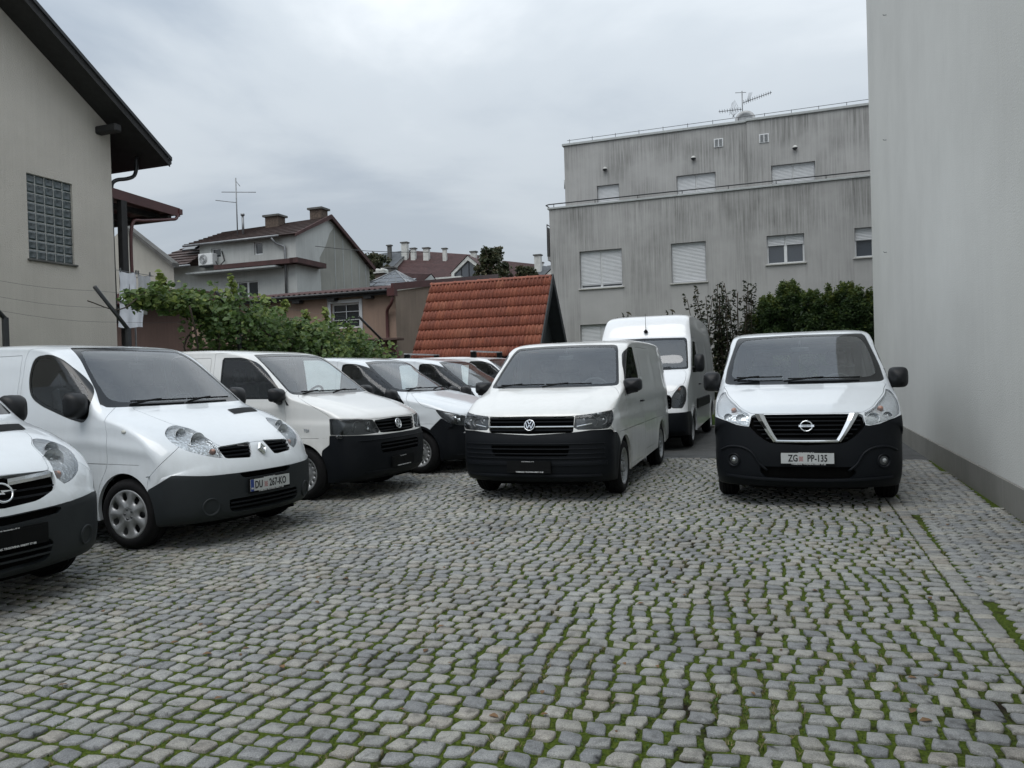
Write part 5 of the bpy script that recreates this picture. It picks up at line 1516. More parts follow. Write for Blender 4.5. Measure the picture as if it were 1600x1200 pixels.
for (u, h, lb) in ((-4.75, 3.35, 'small sprig of leaves rising above the high roof van'), (-3.4, 3.35, 'two drooping leafy twigs just right of the aerial')):
    R = yroot('leafy_sprig', u, 24.0, 0, lb, 'plant'); P = []; mb = MB()
    for s_ in (-.16, .05, .22, -.05):
        mb.tube([(u, 24, 0), (u + s_ * .4, 24, h * .8), (u + s_ * 1.6, 24, h - abs(s_))], .010, 4)
        for k in range(9): P.append((u + s_ * (.8 + .9 * k / 8), 24 + r.normal(0, .03), h * .86 + (h * .14 - abs(s_)) * k / 8 - .02 + r.normal(0, .02)))
    leaves('foliage', np.array(P), .15, M_SHRUB, 80, R, up=.6, aspect=.4); ypart(mb, 'stem', M_BARK, R)

# trees among the far roofs
for (u, v, h, w_, lb, sd_) in ((-42.5, 76, 15.0, 3.0, 'dark brownish tree left of the far dormers', 1), (-38.9, 70, 11.6, 2.0, 'small leafy tree under the white parapet', 5), (-28.8, 76, 14.6, 2.3, 'dark tree right of the large white dormer', 2), (-45.6, 78, 14.6, 2.6, 'brown tree beside the grey roofed block', 3), (-25.9, 78, 12.6, 2.0, 'low dark tree before the small dormers', 4)):
    R = yroot('far_tree', u, v, 0, lb, 'tree', 'trees among the far roofs'); r2 = np.random.RandomState(sd_); P = []; T_ = []
    for k in range(150):
        a = r2.rand() * 6.28; z = h - 5.5 * r2.rand() ** 1.2; q = w_ * math.sqrt(r2.rand()) * (.35 + .65 * min(1, (h - z) / 3.2))
        p, d = blob_points(r2, (u + q * math.cos(a), v + q * math.sin(a), z), (.45, .45, .40), 34, .3); P.append(p); T_.append(np.clip(.2 + .5 * r2.rand() + .2 * d[:, 2], 0, 1))
    leaves('crown', np.vstack(P), .26, M_TREE, 90 + sd_, R, np.concatenate(T_))
    mb = MB(); mb.tube([(u, v, 0), (u, v, h - 2)], [.25, .08], 6)
    for k in range(7): a = r2.rand() * 6.28; mb.tube([(u, v, h - 4.5 + .4 * k), (u + w_ * .6 * math.cos(a), v + w_ * .6 * math.sin(a), h - 2.6 + .4 * k)], [.08, .02], 4)
    ypart(mb, 'trunk', M_BARK, R)
def make_W(W0, L, zb, k1, k2, front=0.05, rear=0.03, low=0.02, zlow=0.5, crease=None):
    def W(X, z):
        u = np.maximum(z - zb, 0)
        r = W0 - k1 * u - k2 * u * u
        r = r - front * (np.maximum(0.95 - X, 0) / 0.95) ** 2
        r = r - rear * (np.maximum(X - (L - 0.9), 0) / 0.9) ** 2
        r = r - low * (np.maximum(zlow - z, 0) / 0.25) ** 2
        if crease is not None: r = r + crease(X, z)
        return r
    return W
def gau(x, s): return np.exp(-(x / s) ** 2)
def arch_disp(V, wx, wz, R, amp=0.016, wd=0.05, rear=None):
    side = smstep(0.62, 0.75, np.abs(V[:, 1]))
    for X0 in wx:
        r = np.hypot(V[:, 0] - X0, V[:, 2] - wz)
        b = amp * (1 - smstep(R + 0.02, R + 0.02 + wd, r)) * side
        V[:, 1] += np.sign(V[:, 1]) * b
    return V
def stamp(V, x0, x1, z0, z1, depth=0.009, soft=0.11, ymin=0.6):
    """pressed panel"""
    dx = np.minimum(V[:, 0] - x0, x1 - V[:, 0]); dz = np.minimum(V[:, 2] - z0, z1 - V[:, 2])
    f = smstep(0, soft, np.minimum(dx, dz)) * (np.abs(V[:, 1]) > ymin)
    V[:, 1] -= np.sign(V[:, 1]) * depth * f
    return V

def hood_plateau(y0, y1, x0, x1, zmin, amt):
    def f(H):
        X, Y, Z = H[:, :, 0], H[:, :, 1], H[:, :, 2]
        yl = y0 + (y1 - y0) * np.clip((X - x0) / (x1 - x0), 0, 1)
        k = smstep(x0 - .05, x0 + .12, X) * (1 - smstep(x1 - .03, x1 + .03, X)) * (Z > zmin)
        H[:, :, 2] = Z + amt * k * (1 - smstep(yl - .035, yl + .03, Y))
        return H
    return f
def spec_trafic():          # second generation panel van, short nose
    L = 4.78
    prof = [(0.13, .225, .46, 2.2), (0.04, .26, .46, 2.2), (0.005, .36, .46, 2.2), (0.0, .48, .46, 2.2), (0.0, .60, .46, 2.2), (0.012, .70, .45, 2.2),
            (0.05, .775, .44, 2.2), (0.09, .85, .43, 2.2), (0.16, .935, .38, 2.2), (0.30, 1.02, .26, 2.3), (0.52, 1.12, .18, 2.5), (0.80, 1.22, .14, 2.6), (1.00, 1.285, .15, 2.5),
            (1.10, 1.345, .20, 2.5), (1.43, 1.60, .21, 2.6), (1.76, 1.83, .17, 2.8), (1.98, 1.91, .12, 3.4), (2.2, 1.94, .10, 4.2), (2.6, 1.96, .09, 4.6), (3.4, 1.97, .09, 4.6),
            (4.3, 1.95, .09, 4.6), (4.62, 1.92, .10, 4.0), (4.72, 1.85, .10, 4), (4.76, 1.6, .09, 5), (4.78, 1.2, .09, 6), (4.78, .7, .09, 6), (4.77, .45, .09, 5), (4.70, .34, .09, 4)]
    def crease(X, z):
        # shoulder falling from the door towards the lamp
        zc = 1.02 - 0.25 * smstep(1.5, 0.1, X) * 0.6
        return 0.012 * gau(z - (0.98 - 0.10 * np.clip(1.3 - X, 0, 2)), 0.06) - 0.012 * gau(z - 0.66, 0.10) * smstep(1.2, 1.5, X)
    W = make_W(.945, L, 1.12, .10, .10, front=.015, crease=crease)
    def disp(V):
        V = arch_disp(V, (.833, 3.931), .33, .37, .005, .10)
        V = stamp(V, 2.35, 3.35, 1.22, 1.74); V = stamp(V, 3.5, 4.5, 1.22, 1.74)
        return V
    return dict(L=L, profile=prof, W=W, disp=disp, wx=(.833, 3.931), wr=.325, arch=.375)

def spec_t5():
    L = 4.89
    prof = [(0.14, .225, .44, 2.6), (0.05, .26, .43, 2.6), (0.01, .36, .42, 2.6), (0.0, .47, .42, 2.7), (0.0, .62, .42, 2.7), (0.01, .74, .42, 2.7), (0.035, .80, .41, 2.8),
            (0.055, .88, .40, 2.8), (0.085, .97, .37, 2.9), (0.12, 1.025, .33, 3.0), (0.20, 1.075, .25, 3.2), (0.36, 1.13, .15, 3.6), (0.60, 1.205, .10, 4.2), (0.85, 1.27, .09, 4.4), (0.97, 1.305, .09, 4.2),
            (1.06, 1.36, .12, 3.6), (1.35, 1.585, .13, 3.4), (1.62, 1.78, .12, 3.6), (1.78, 1.865, .10, 4.0), (1.98, 1.915, .09, 4.6), (2.4, 1.95, .085, 5.0), (3.3, 1.965, .085, 5.0),
            (4.4, 1.95, .085, 5), (4.72, 1.92, .09, 4.5), (4.82, 1.85, .09, 4), (4.87, 1.6, .08, 5), (4.89, 1.2, .08, 6), (4.89, .7, .08, 6), (4.88, .45, .08, 5), (4.8, .34, .09, 4)]
    def crease(X, z):
        return 0.008 * np.tanh((0.985 + 0.02 * np.clip(X - 1, -1, 0) - z) / 0.028) * smstep(0.25, 0.5, X) + 0.008 * gau(z - 1.16, .06) * smstep(.9, 1.3, X)
    W = make_W(.945, L, 1.16, .09, .10, front=.035, crease=crease)
    def disp(V):
        V = arch_disp(V, (.90, 3.90), .335, .385, .007, .09)
        V = stamp(V, 2.38, 3.40, 1.24, 1.77); V = stamp(V, 3.5, 4.62, 1.24, 1.77)
        V = stamp(V, 2.38, 3.40, .62, .90, .006); return V
    return dict(wrapdisp=hood_plateau(.50, .74, .12, .98, .98, .013), L=L, profile=prof, W=W, disp=disp, wx=(.90, 3.90), wr=.335, arch=.385)

def spec_vito():
    L = 5.14
    prof = [(0.14, .215, .50, 2.3), (0.05, .25, .50, 2.3), (0.01, .36, .50, 2.3), (0.0, .48, .50, 2.3), (0.0, .60, .48, 2.3), (0.01, .74, .46, 2.3), (0.03, .85, .43, 2.4),
            (0.07, .94, .38, 2.5), (0.15, 1.0, .30, 2.7), (0.35, 1.065, .20, 3.0), (0.65, 1.15, .14, 3.2), (0.95, 1.225, .14, 3.0), (1.08, 1.265, .16, 2.6),
            (1.18, 1.32, .24, 2.3), (1.50, 1.51, .25, 2.2), (1.85, 1.70, .21, 2.4), (2.05, 1.79, .13, 3.4), (2.3, 1.845, .11, 4), (2.7, 1.88, .10, 4.4), (3.5, 1.90, .10, 4.4),
            (4.6, 1.89, .10, 4.4), (4.95, 1.86, .10, 4), (5.06, 1.79, .10, 4), (5.11, 1.55, .09, 5), (5.14, 1.2, .09, 6), (5.14, .7, .09, 6), (5.13, .45, .09, 5), (5.05, .34, .09, 4)]
    def crease(X, z):
        return 0.014 * gau(z - (0.93 - .02 * X), 0.07) * smstep(.5, 1.1, X) - 0.010 * gau(z - .62, .12) * smstep(1.4, 1.8, X)
    W = make_W(.955, L, 1.08, .12, .10, front=.05, crease=crease)
    def disp(V):
        V = arch_disp(V, (.90, 4.10), .335, .385, .008, .09)
        V = stamp(V, 2.6, 3.6, 1.20, 1.66); V = stamp(V, 3.7, 4.8, 1.20, 1.66); return V
    return dict(wrapdisp=hood_plateau(.42, .68, .12, 1.1, .95, .016), L=L, profile=prof, W=W, disp=disp, wx=(.90, 4.10), wr=.335, arch=.385)

def spec_nv():
    L = 5.0
    prof = [(0.15, .205, .50, 2.5), (0.05, .235, .48, 2.5), (0.01, .33, .47, 2.5), (0.0, .45, .47, 2.5), (0.0, .58, .46, 2.5), (0.015, .70, .45, 2.6), (0.03, .80, .43, 2.6),
            (0.055, .90, .40, 2.7), (0.10, .99, .34, 2.8), (0.20, 1.055, .25, 3.0), (0.42, 1.125, .16, 3.4), (0.70, 1.205, .12, 3.8), (0.93, 1.27, .11, 3.8),
            (1.03, 1.325, .14, 3.2), (1.35, 1.565, .15, 3.1), (1.62, 1.755, .14, 3.2), (1.80, 1.86, .12, 3.6), (1.95, 1.915, .10, 4.2), (2.3, 1.955, .09, 4.6), (3.3, 1.975, .09, 4.6),
            (4.5, 1.96, .09, 4.6), (4.83, 1.93, .10, 4), (4.93, 1.86, .10, 4), (4.97, 1.6, .09, 5), (5.0, 1.2, .09, 6), (5.0, .7, .09, 6), (4.99, .45, .09, 5), (4.92, .34, .09, 4)]
    def crease(X, z):
        return 0.010 * gau(z - 1.0, .07) * smstep(.6, 1.2, X)
    W = make_W(.965, L, 1.12, .12, .10, front=.025, crease=crease)
    def disp(V):
        V = arch_disp(V, (.933, 4.03), .33, .38, .005, .09)
        V = stamp(V, 2.4, 3.5, 1.22, 1.76); V = stamp(V, 3.6, 4.7, 1.22, 1.76); return V
    return dict(wrapdisp=hood_plateau(.30, .55, .12, .95, .98, .008), L=L, profile=prof, W=W, disp=disp, wx=(.933, 4.03), wr=.33, arch=.38)

def spec_crafter():
    L = 5.91
    prof = [(0.14, .26, .42, 2.8), (0.04, .30, .40, 2.8), (0.0, .42, .40, 2.8), (0.0, .58, .38, 2.9), (0.01, .70, .36, 3.0), (0.05, .80, .34, 3.0),
            (0.09, .95, .30, 3.2), (0.14, 1.10, .27, 3.3), (0.20, 1.20, .22, 3.4), (0.34, 1.30, .16, 3.6), (0.60, 1.43, .12, 4), (0.75, 1.50, .11, 4),
            (0.83, 1.57, .12, 3.8), (1.08, 1.85, .13, 3.8), (1.32, 2.10, .13, 3.8), (1.43, 2.20, .13, 3.8), (1.50, 2.32, .14, 4.2), (1.64, 2.50, .14, 4.4), (1.86, 2.63, .13, 4.6), (2.3, 2.68, .12, 4.8), (3.5, 2.70, .12, 4.8),
            (5.3, 2.67, .16, 3.2), (5.70, 2.62, .16, 3.2), (5.82, 2.5, .13, 4), (5.87, 2.1, .09, 5), (5.91, 1.2, .09, 6), (5.91, .7, .09, 6), (5.9, .5, .09, 5), (5.8, .40, .09, 4)]
    W = make_W(.995, L, 1.25, .035, .055, front=.06, low=.015)
    def disp(V):
        V = arch_disp(V, (1.0, 4.665), .35, .41, .022, .08)
        V = stamp(V, 2.5, 4.0, 1.3, 2.1); V = stamp(V, 4.1, 5.6, 1.3, 2.1); return V
    return dict(L=L, profile=prof, W=W, disp=disp, wx=(1.0, 4.665), wr=.345, arch=.41)
SPECS = {'trafic': spec_trafic, 't5': spec_t5, 'vito': spec_vito, 'nv': spec_nv, 'crafter': spec_crafter}
# ------------------------------------------------------------------ van materials
def paint_mat(name, col, dirt=0.35):
    m, t, b = newmat(name)
    b.inputs['Roughness'].default_value = 0.32
    b.inputs['Coat Weight'].default_value = 0.9
    b.inputs['Coat Roughness'].default_value = 0.045
    co = nd(t, 'TexCoord')
    # road film: streaks running down, thicker low on the body
    mp = nd(t, 'Mapping'); mp.inputs['Scale'].default_value = (9, 9, 1.1)
    t.links.new(co.outputs['Object'], mp.inputs['Vector'])
    n = nd(t, 'TexNoise', Scale=1.6, Detail=6.0, Roughness=0.62)
    t.links.new(mp.outputs[0], n.inputs['Vector'])
    n2 = nd(t, 'TexNoise', Scale=2.2, Detail=8.0, Roughness=0.6)
    t.links.new(co.outputs['Object'], n2.inputs['Vector'])
    sp_ = nd(t, 'SeparateXYZ'); t.links.new(co.outputs['Object'], sp_.inputs[0])
    low = nd(t, 'MapRange'); low.inputs['From Min'].default_value = 0.25; low.inputs['From Max'].default_value = 0.95
    low.inputs['To Min'].default_value = 1.0; low.inputs['To Max'].default_value = 0.16
    t.links.new(sp_.outputs['Z'], low.inputs['Value'])
    r = ramp(t, [(0.42, (0, 0, 0)), (0.72, (1, 1, 1))], n.outputs['Fac'])
    r2 = ramp(t, [(0.35, (0.15, 0.15, 0.15)), (0.7, (1, 1, 1))], n2.outputs['Fac'])
    m1 = nd(t, 'Math', operation='MULTIPLY'); t.links.new(r.outputs[0], m1.inputs[0]); t.links.new(r2.outputs[0], m1.inputs[1])
    m2 = nd(t, 'Math', operation='MULTIPLY'); t.links.new(m1.outputs[0], m2.inputs[0]); t.links.new(low.outputs[0], m2.inputs[1])
    m3 = nd(t, 'Math', operation='MULTIPLY'); m3.inputs[1].default_value = dirt; t.links.new(m2.outputs[0], m3.inputs[0])
    mx_ = nd(t, 'MixRGB'); mx_.inputs['Color1'].default_value = (*col, 1); mx_.inputs['Color2'].default_value = (0.26, 0.24, 0.20, 1)
    t.links.new(m3.outputs[0], mx_.inputs['Fac']); t.links.new(mx_.outputs[0], b.inputs['Base Color'])
    rr = nd(t, 'MapRange'); rr.inputs['To Min'].default_value = 0.045; rr.inputs['To Max'].default_value = 0.35
    t.links.new(m2.outputs[0], rr.inputs['Value']); t.links.new(rr.outputs[0], b.inputs['Coat Roughness'])
    return m
PAINT = {
    'blue_white': paint_mat('paint_cool_white', (0.70, 0.74, 0.775), 0.55),
    'grey_white': paint_mat('paint_neutral_white', (0.72, 0.725, 0.715), 0.6),
    'white': paint_mat('paint_white', (0.76, 0.78, 0.80), 0.45),
    'dirty_white': paint_mat('paint_dusty_white', (0.74, 0.75, 0.74), 0.9),
}
def glass_mat(name, tint, ior=1.55, dirt=0.0):
    m = bpy.data.materials.new(name); m.use_nodes = True; t = m.node_tree
    for n in list(t.nodes): t.nodes.remove(n)
    o = nd(t, 'OutputMaterial'); tr = nd(t, 'BsdfTransparent'); tr.inputs['Color'].default_value = (*tint, 1)
    g = nd(t, 'BsdfGlossy'); g.inputs['Roughness'].default_value = 0.012
    g.inputs['Color'].default_value = (0.95, 0.97, 1, 1)
    f = nd(t, 'Fresnel'); f.inputs['IOR'].default_value = ior
    mx_ = nd(t, 'MixShader'); t.links.new(f.outputs[0], mx_.inputs[0]); t.links.new(tr.outputs[0], mx_.inputs[1]); t.links.new(g.outputs[0], mx_.inputs[2])
    if dirt > 0:
        d = nd(t, 'BsdfDiffuse'); d.inputs['Color'].default_value = (0.5, 0.52, 0.52, 1)
        m2 = nd(t, 'MixShader')
        co = nd(t, 'TexCoord'); n = nd(t, 'TexNoise', Scale=5.0, Detail=6.0); t.links.new(co.outputs['Object'], n.inputs['Vector'])
        mr = nd(t, 'MapRange'); mr.inputs['To Min'].default_value = dirt * 0.3; mr.inputs['To Max'].default_value = dirt * 1.6
        t.links.new(n.outputs['Fac'], mr.inputs['Value']); t.links.new(mr.outputs[0], m2.inputs[0])
        t.links.new(mx_.outputs[0], m2.inputs[1]); t.links.new(d.outputs[0], m2.inputs[2])
        t.links.new(m2.outputs[0], o.inputs['Surface'])
    else:
        t.links.new(mx_.outputs[0], o.inputs['Surface'])
    MATS[name] = m
    return m
M_WS = glass_mat('windshield_glass', (0.84, 0.92, 0.91), 1.95, 0.08)
M_SIDE = glass_mat('side_glass', (0.90, 0.95, 0.94), 1.5, 0.02)
M_LENS = glass_mat('lamp_lens', (0.93, 0.95, 0.96), 1.45, 0.02)
M_BLACK = simple('black_rubber', (0.006, 0.0065, 0.007), 0.6, var=0.2, spec=0.12)
M_FRIT = simple('black_glass_edge', (0.006, 0.007, 0.008), 0.12, var=0.0)
M_BUMP = simple('dark_bumper_plastic', (0.0065, 0.008, 0.0105), 0.5, var=0.15, scale=3, bump=0.08, bscale=400, spec=0.16)
M_BUMPG = simple('grey_bumper_plastic', (0.020, 0.024, 0.027), 0.55, var=0.15, scale=3, bump=0.08, bscale=400, spec=0.3)
M_MIRR = simple('mirror_plastic', (0.012, 0.013, 0.015), 0.45, var=0.1, spec=0.3)
M_TYRE = simple('tyre_rubber', (0.009, 0.009, 0.010), 0.8, var=0.3, scale=14, spec=0.2)
M_STEEL = simple('wheel_steel', (0.34, 0.35, 0.36), 0.38, 0.55, var=0.25, scale=9)
M_CAP = simple('wheel_cap_silver', (0.36, 0.37, 0.38), 0.36, 0.5, var=0.2, scale=9)
M_CHROME = simple('chrome', (0.80, 0.82, 0.84), 0.10, 1.0, var=0.0)
M_SILV = simple('lamp_housing_silver', (0.86, 0.88, 0.90), 0.22, 0.25, var=0.0)
def facet(m, sc, st):
    t = m.node_tree; b = t.nodes['Principled BSDF']; co = nd(t, 'TexCoord'); v = nd(t, 'TexVoronoi', Scale=sc); t.links.new(co.outputs['Object'], v.inputs['Vector'])
    bp = nd(t, 'Bump', Strength=st, Distance=0.03); t.links.new(v.outputs['Distance'], bp.inputs['Height']); t.links.new(bp.outputs[0], b.inputs['Normal'])
M_SILV = simple('lamp_reflector_silver', (0.90, 0.92, 0.94), 0.26, 0.55, var=0.0)
facet(M_SILV, 38.0, 0.22)
M_LDARK = simple('lamp_housing_dark', (0.085, 0.09, 0.095), 0.3, 0.4, var=0.0)
M_INT = simple('cabin_plastic', (0.08, 0.085, 0.09), 0.7, var=0.15)
M_SEAT = simple('seat_fabric', (0.07, 0.073, 0.08), 0.95, var=0.3, scale=20)
M_LINER = simple('cabin_lining', (0.15, 0.155, 0.155), 0.9, var=0.1)
M_UNDER = simple('underbody', (0.005, 0.005, 0.005), 0.95, var=0.3, spec=0.05)
M_AMBER = simple('amber_plastic', (0.42, 0.24, 0.19), 0.25, var=0.0)
M_PLATE = simple('plate_white', (0.52, 0.54, 0.54), 0.45, var=0.05, scale=30)
M_INK = simple('plate_ink', (0.012, 0.012, 0.014), 0.5, var=0.0)
M_BLUE = simple('plate_blue', (0.02, 0.05, 0.22), 0.5, var=0.0)
M_RED = simple('crest_red', (0.35, 0.05, 0.05), 0.5, var=0.0)
M_PRINT = simple('white_print', (0.62, 0.63, 0.64), 0.6, var=0.0)
M_TABLET = simple('indicator_lens', (0.55, 0.56, 0.52), 0.2, var=0.0)

# ------------------------------------------------------------------ van parts
def wheel(parent, x, y, r, kind, steer=0.0, width=0.205, name='wheel'):
    """kind: 'steel' pressed wheel with round holes, 'cap' plastic trim"""
    sd = 1 if y > 0 else -1
    w_ = empty(name, (x, y, r), parent=parent)
    w_.rotation_euler = (0, 0, steer)
    # local frame: axle along y, outside face towards sd
    M0 = Matrix(((1, 0, 0, 0), (0, 0, sd, 0), (0, 1, 0, 0), (0, 0, 0, 1)))   # lathe axis z -> y*sd
    hw = width / 2; rr = 0.222
    prof = [(rr, hw - .012), (rr + .006, hw - .002), (rr + .03, hw + .004), (rr + .065, hw + .004), (r - .03, hw - .006), (r - .010, hw - .022), (r - .002, hw - .042)]
    tread = []
    for k, c in enumerate((-.055, -.02, .02, .055)):
        tread += [(r, -c + .006), (r - .008, -c + .004), (r - .008, -c - .004), (r, -c - .006)]
    prof2 = [(a, -b) for a, b in prof[::-1]]
    m = MB().lathe(prof + tread + prof2, 48, M0)
    m.build('tyre', M_TYRE, w_)
    # rim barrel and flange
    m = MB().lathe([(rr + .004, hw - .004), (rr - .006, hw - .002), (rr - .012, hw - .012), (rr - .018, hw - .03), (rr - .022, -hw + .02)], 40, M0)
    # face: annulus with holes
    n = 16 if kind == 'steel' else 7
    if kind == 'steel': r1, r2, hr, d1, d2, rc = .118, .198, .0145, hw - .060, hw - .030, .168
    else: r1, r2, hr, d1, d2, rc = .062, .214, .030, hw - .006, hw - .002, .163
    seg = 24
    V = []; F = []
    for k in range(n):
        a0 = 2 * math.pi * k / n; a1 = 2 * math.pi * (k + 1) / n; am = (a0 + a1) / 2
        per = []
        q = seg // 4
        for j in range(q): per.append((r1, a0 + (a1 - a0) * j / q))
        for j in range(q): per.append((r1 + (r2 - r1) * j / q, a1))
        for j in range(q): per.append((r2, a1 + (a0 - a1) * j / q))
        for j in range(q): per.append((r2 + (r1 - r2) * j / q, a0))
        def dep(rad_): return d1 + (d2 - d1) * (rad_ - r1) / (r2 - r1)
        b = len(V)
        P2 = [(p[0] * math.cos(p[1]), p[0] * math.sin(p[1])) for p in per]
        cx, cy = rc * math.cos(am), rc * math.sin(am)
        for p in P2: V.append((p[0], p[1], dep(math.hypot(*p))))
        H = []
        for p in P2:
            th = math.atan2(p[1] - cy, p[0] - cx)
            e = 1.0 if kind == 'steel' else 1.0 + 0.35 * abs(math.cos(th - am))
            hx, hy = cx + hr * e * math.cos(th), cy + hr * e * math.sin(th)
            H.append((hx, hy))
        for p in H: V.append((p[0], p[1], dep(math.hypot(*p)) - .002))
        for p in H: V.append((p[0], p[1], dep(math.hypot(*p)) - .018))
        L = len(P2)
        for j in range(L):
            j2 = (j + 1) % L
            F.append((b + j, b + j2, b + L + j2, b + L + j)); F.append((b + L + j, b + L + j2, b + 2 * L + j2, b + 2 * L + j))
    V = [tuple(M0 @ Vector(v)) for v in V]
    m.add(V, F, True)
    if kind == 'steel':
        m.lathe([(.198, hw - .030), (.204, hw - .026), (.205, hw - .012), (.212, hw - .010)], 40, M0)
        m.lathe([(.118, hw - .060), (.100, hw - .064), (.085, hw - .050), (.058, hw - .046), (.052, hw - .030), (.030, hw - .026), (0.001, hw - .026)], 32, M0)
    else:
        m.lathe([(.214, hw - .002), (.222, hw - .001), (.226, hw - .010)], 40, M0)
        m.lathe([(.062, hw - .006), (.050, hw - .014), (.030, hw - .012), (.001, hw - .010)], 28, M0)
    m.build('rim', M_STEEL if kind == 'steel' else M_CAP, w_)
    m = MB()
    m.lathe([(.215, -.05), (.001, -.05)], 24, M0)
    m.lathe([(.13, -.01), (.13, hw - .075), (.001, hw - .075)], 24, M0)
    for k in range(5):
        a = 2 * math.pi * k / 5
        cx, cy = (.075 if kind == 'steel' else .045) * math.cos(a), (.075 if kind == 'steel' else .045) * math.sin(a)
        Mb = M0 @ Matrix.Translation((cx, cy, 0))
        m.lathe([(.011, hw - .06), (.011, hw - .032 if kind == 'steel' else hw - .006), (.001, hw - .03 if kind == 'steel' else hw - .005)], 8, Mb)
    m.build('brake_disc', M_LDARK, w_)
    return w_

def strip(s, ys, zs, h, mat, name, parent, d0=0.0, d1=0.02, both=False):
    """bar following the nose: ys, zs sampled centre line, h height, from depth d0 in front of the skin to d1 behind"""
    if both:
        for sd in (1, -1): strip(s, [y * sd for y in ys], zs, h, mat, name, parent, d0, d1)
        return
    m = MB()
    for sd in (1,):
        V = []; F = []; n = 0
        for y, z, hh in zip(ys, zs, h if hasattr(h, '__len__') else [h] * len(ys)):
            p, q = s.hit_front(y * sd, z)
            if p is None: continue
            x = p[0]
            V += [(x - d0, y * sd, z - hh / 2), (x - d0 - .002, y * sd, z), (x - d0, y * sd, z + hh / 2), (x + d1, y * sd, z + hh / 2), (x + d1, y * sd, z - hh / 2)]
            if n:
                b = (n - 1) * 5
                for k in range(5):
                    k2 = (k + 1) % 5
                    F.append((b + k, b + k2, b + 5 + k2, b + 5 + k))
            n += 1
        if n > 1:
            F.append((0, 1, 2, 3, 4)); F.append(tuple(5 * (n - 1) + k for k in (4, 3, 2, 1, 0)))
            m.add(V, F)
    return m.build(name, mat, parent)

def face_matrix(s, y, z, out=0.004, tilt=True):
    p, n = s.hit_front(y, z)
    if p is None: p, n = np.array([0, y, z]), np.array([-1, 0, 0])
    n = n / np.linalg.norm(n)
    if n[0] > 0: n = -n
    if not tilt: n = np.array([-1., 0, 0])
    zx = Vector(n); up = Vector((0, 0, 1)); xx = up.cross(zx).normalized(); yy = zx.cross(xx).normalized()
    o = Vector(p) + zx * out
    return Matrix(((xx.x, yy.x, zx.x, o.x), (xx.y, yy.y, zx.y, o.y), (xx.z, yy.z, zx.z, o.z), (0, 0, 0, 1)))

def stroke(m, M, a, b, w_, t, z0=0.0):
    a = np.array(a, float); b = np.array(b, float); d = b - a; d /= np.linalg.norm(d); n = np.array([-d[1], d[0]]) * w_ / 2
    P = [a + n, a - n, b - n, b + n]
    V = [tuple(M @ Vector((p[0], p[1], z0))) for p in P] + [tuple(M @ Vector((p[0] + (d * 0)[0], p[1], z0 + t))) for p in P]
    m.add(V, [(3, 2, 1, 0), (4, 5, 6, 7), (0, 1, 5, 4), (1, 2, 6, 5), (2, 3, 7, 6), (3, 0, 4, 7)])

def ring(m, M, r, w_, t, z0=0.0, seg=32, sy=1.0):
    MM = M @ Matrix.Diagonal((1, sy, 1, 1))
    m.lathe([(r - w_ / 2, z0), (r - w_ / 2, z0 + t * .7), (r - w_ / 4, z0 + t), (r + w_ / 4, z0 + t), (r + w_ / 2, z0 + t * .7), (r + w_ / 2, z0)], seg, MM)

def emblem(s, kind, z, parent):
    if kind == 'roundel':
        M = face_matrix(s, 0, z, .012)
        m = MB(); m.lathe([(.001, .0), (.062, .0), (.064, -.02)], 32, M); m.build('emblem_plate', M_BLACK, parent)
        m = MB(); ring(m, M, .062, .011, .009)
        w_ = .0105
        for sx in (1, -1):
            stroke(m, M, (sx * .0045, .012), (sx * .026, .053), w_, .008)
            stroke(m, M, (sx * .049, .034), (sx * .023, -.040), w_, .008)
            stroke(m, M, (sx * .023, -.040), (sx * .003, .003), w_, .008)
        m.build('emblem', M_CHROME, parent)
    elif kind == 'diamond':
        M = face_matrix(s, 0, z, .012)
        m = MB()
        a, b = .052, .070
        O = [(0, b), (a, 0), (0, -b), (-a, 0)]; I = [(0, b * .50), (a * .46, 0), (0, -b * .50), (-a * .46, 0)]; K = [(0, b * .75), (a * .73, 0), (0, -b * .75), (-a * .73, 0)]
        V = [tuple(M @ Vector((x, y, 0))) for x, y in O] + [tuple(M @ Vector((x, y, .022))) for x, y in K] + [tuple(M @ Vector((x, y, .004))) for x, y in I] + [tuple(M @ Vector((x, y, -.01))) for x, y in I]
        F = []
        for k in range(4):
            k2 = (k + 1) % 4
            F += [(k, k2, 4 + k2, 4 + k), (4 + k, 4 + k2, 8 + k2, 8 + k), (8 + k, 8 + k2, 12 + k2, 12 + k)]
        m.add(V, F); m.build('emblem', M_CHROME, parent)
    elif kind == 'bolt':
        M = face_matrix(s, 0, z, .020)
        m = MB(); ring(m, M, .066, .012, .012)
        m.prism([tuple(M @ Vector((x, y, .002))) for x, y in ((-.098, -.006), (-.005, .0), (-.012, .016), (.098, .006), (.005, .0), (.012, -.016))], tuple(np.array(M.to_3x3() @ Vector((0, 0, .01)))))
        m.build('emblem', M_CHROME, parent)
    elif kind == 'barring':
        M = face_matrix(s, 0, z, .03)
        m = MB(); ring(m, M, .058, .013, .010, sy=.92)
        m.add([tuple(M @ Vector((x, y, zz))) for zz in (.006, .016) for x, y in ((-.075, -.011), (.075, -.011), (.075, .011), (-.075, .011))], [(3, 2, 1, 0), (4, 5, 6, 7), (0, 1, 5, 4), (1, 2, 6, 5), (2, 3, 7, 6), (3, 0, 4, 7)])
        e = m.build('emblem', M_CHROME, parent)
        text_mesh('lettering', 'NISSAN', .021, M_INK, e, M @ Matrix.Translation((0, 0, .0165)), sx=1.35, bold=.0006)

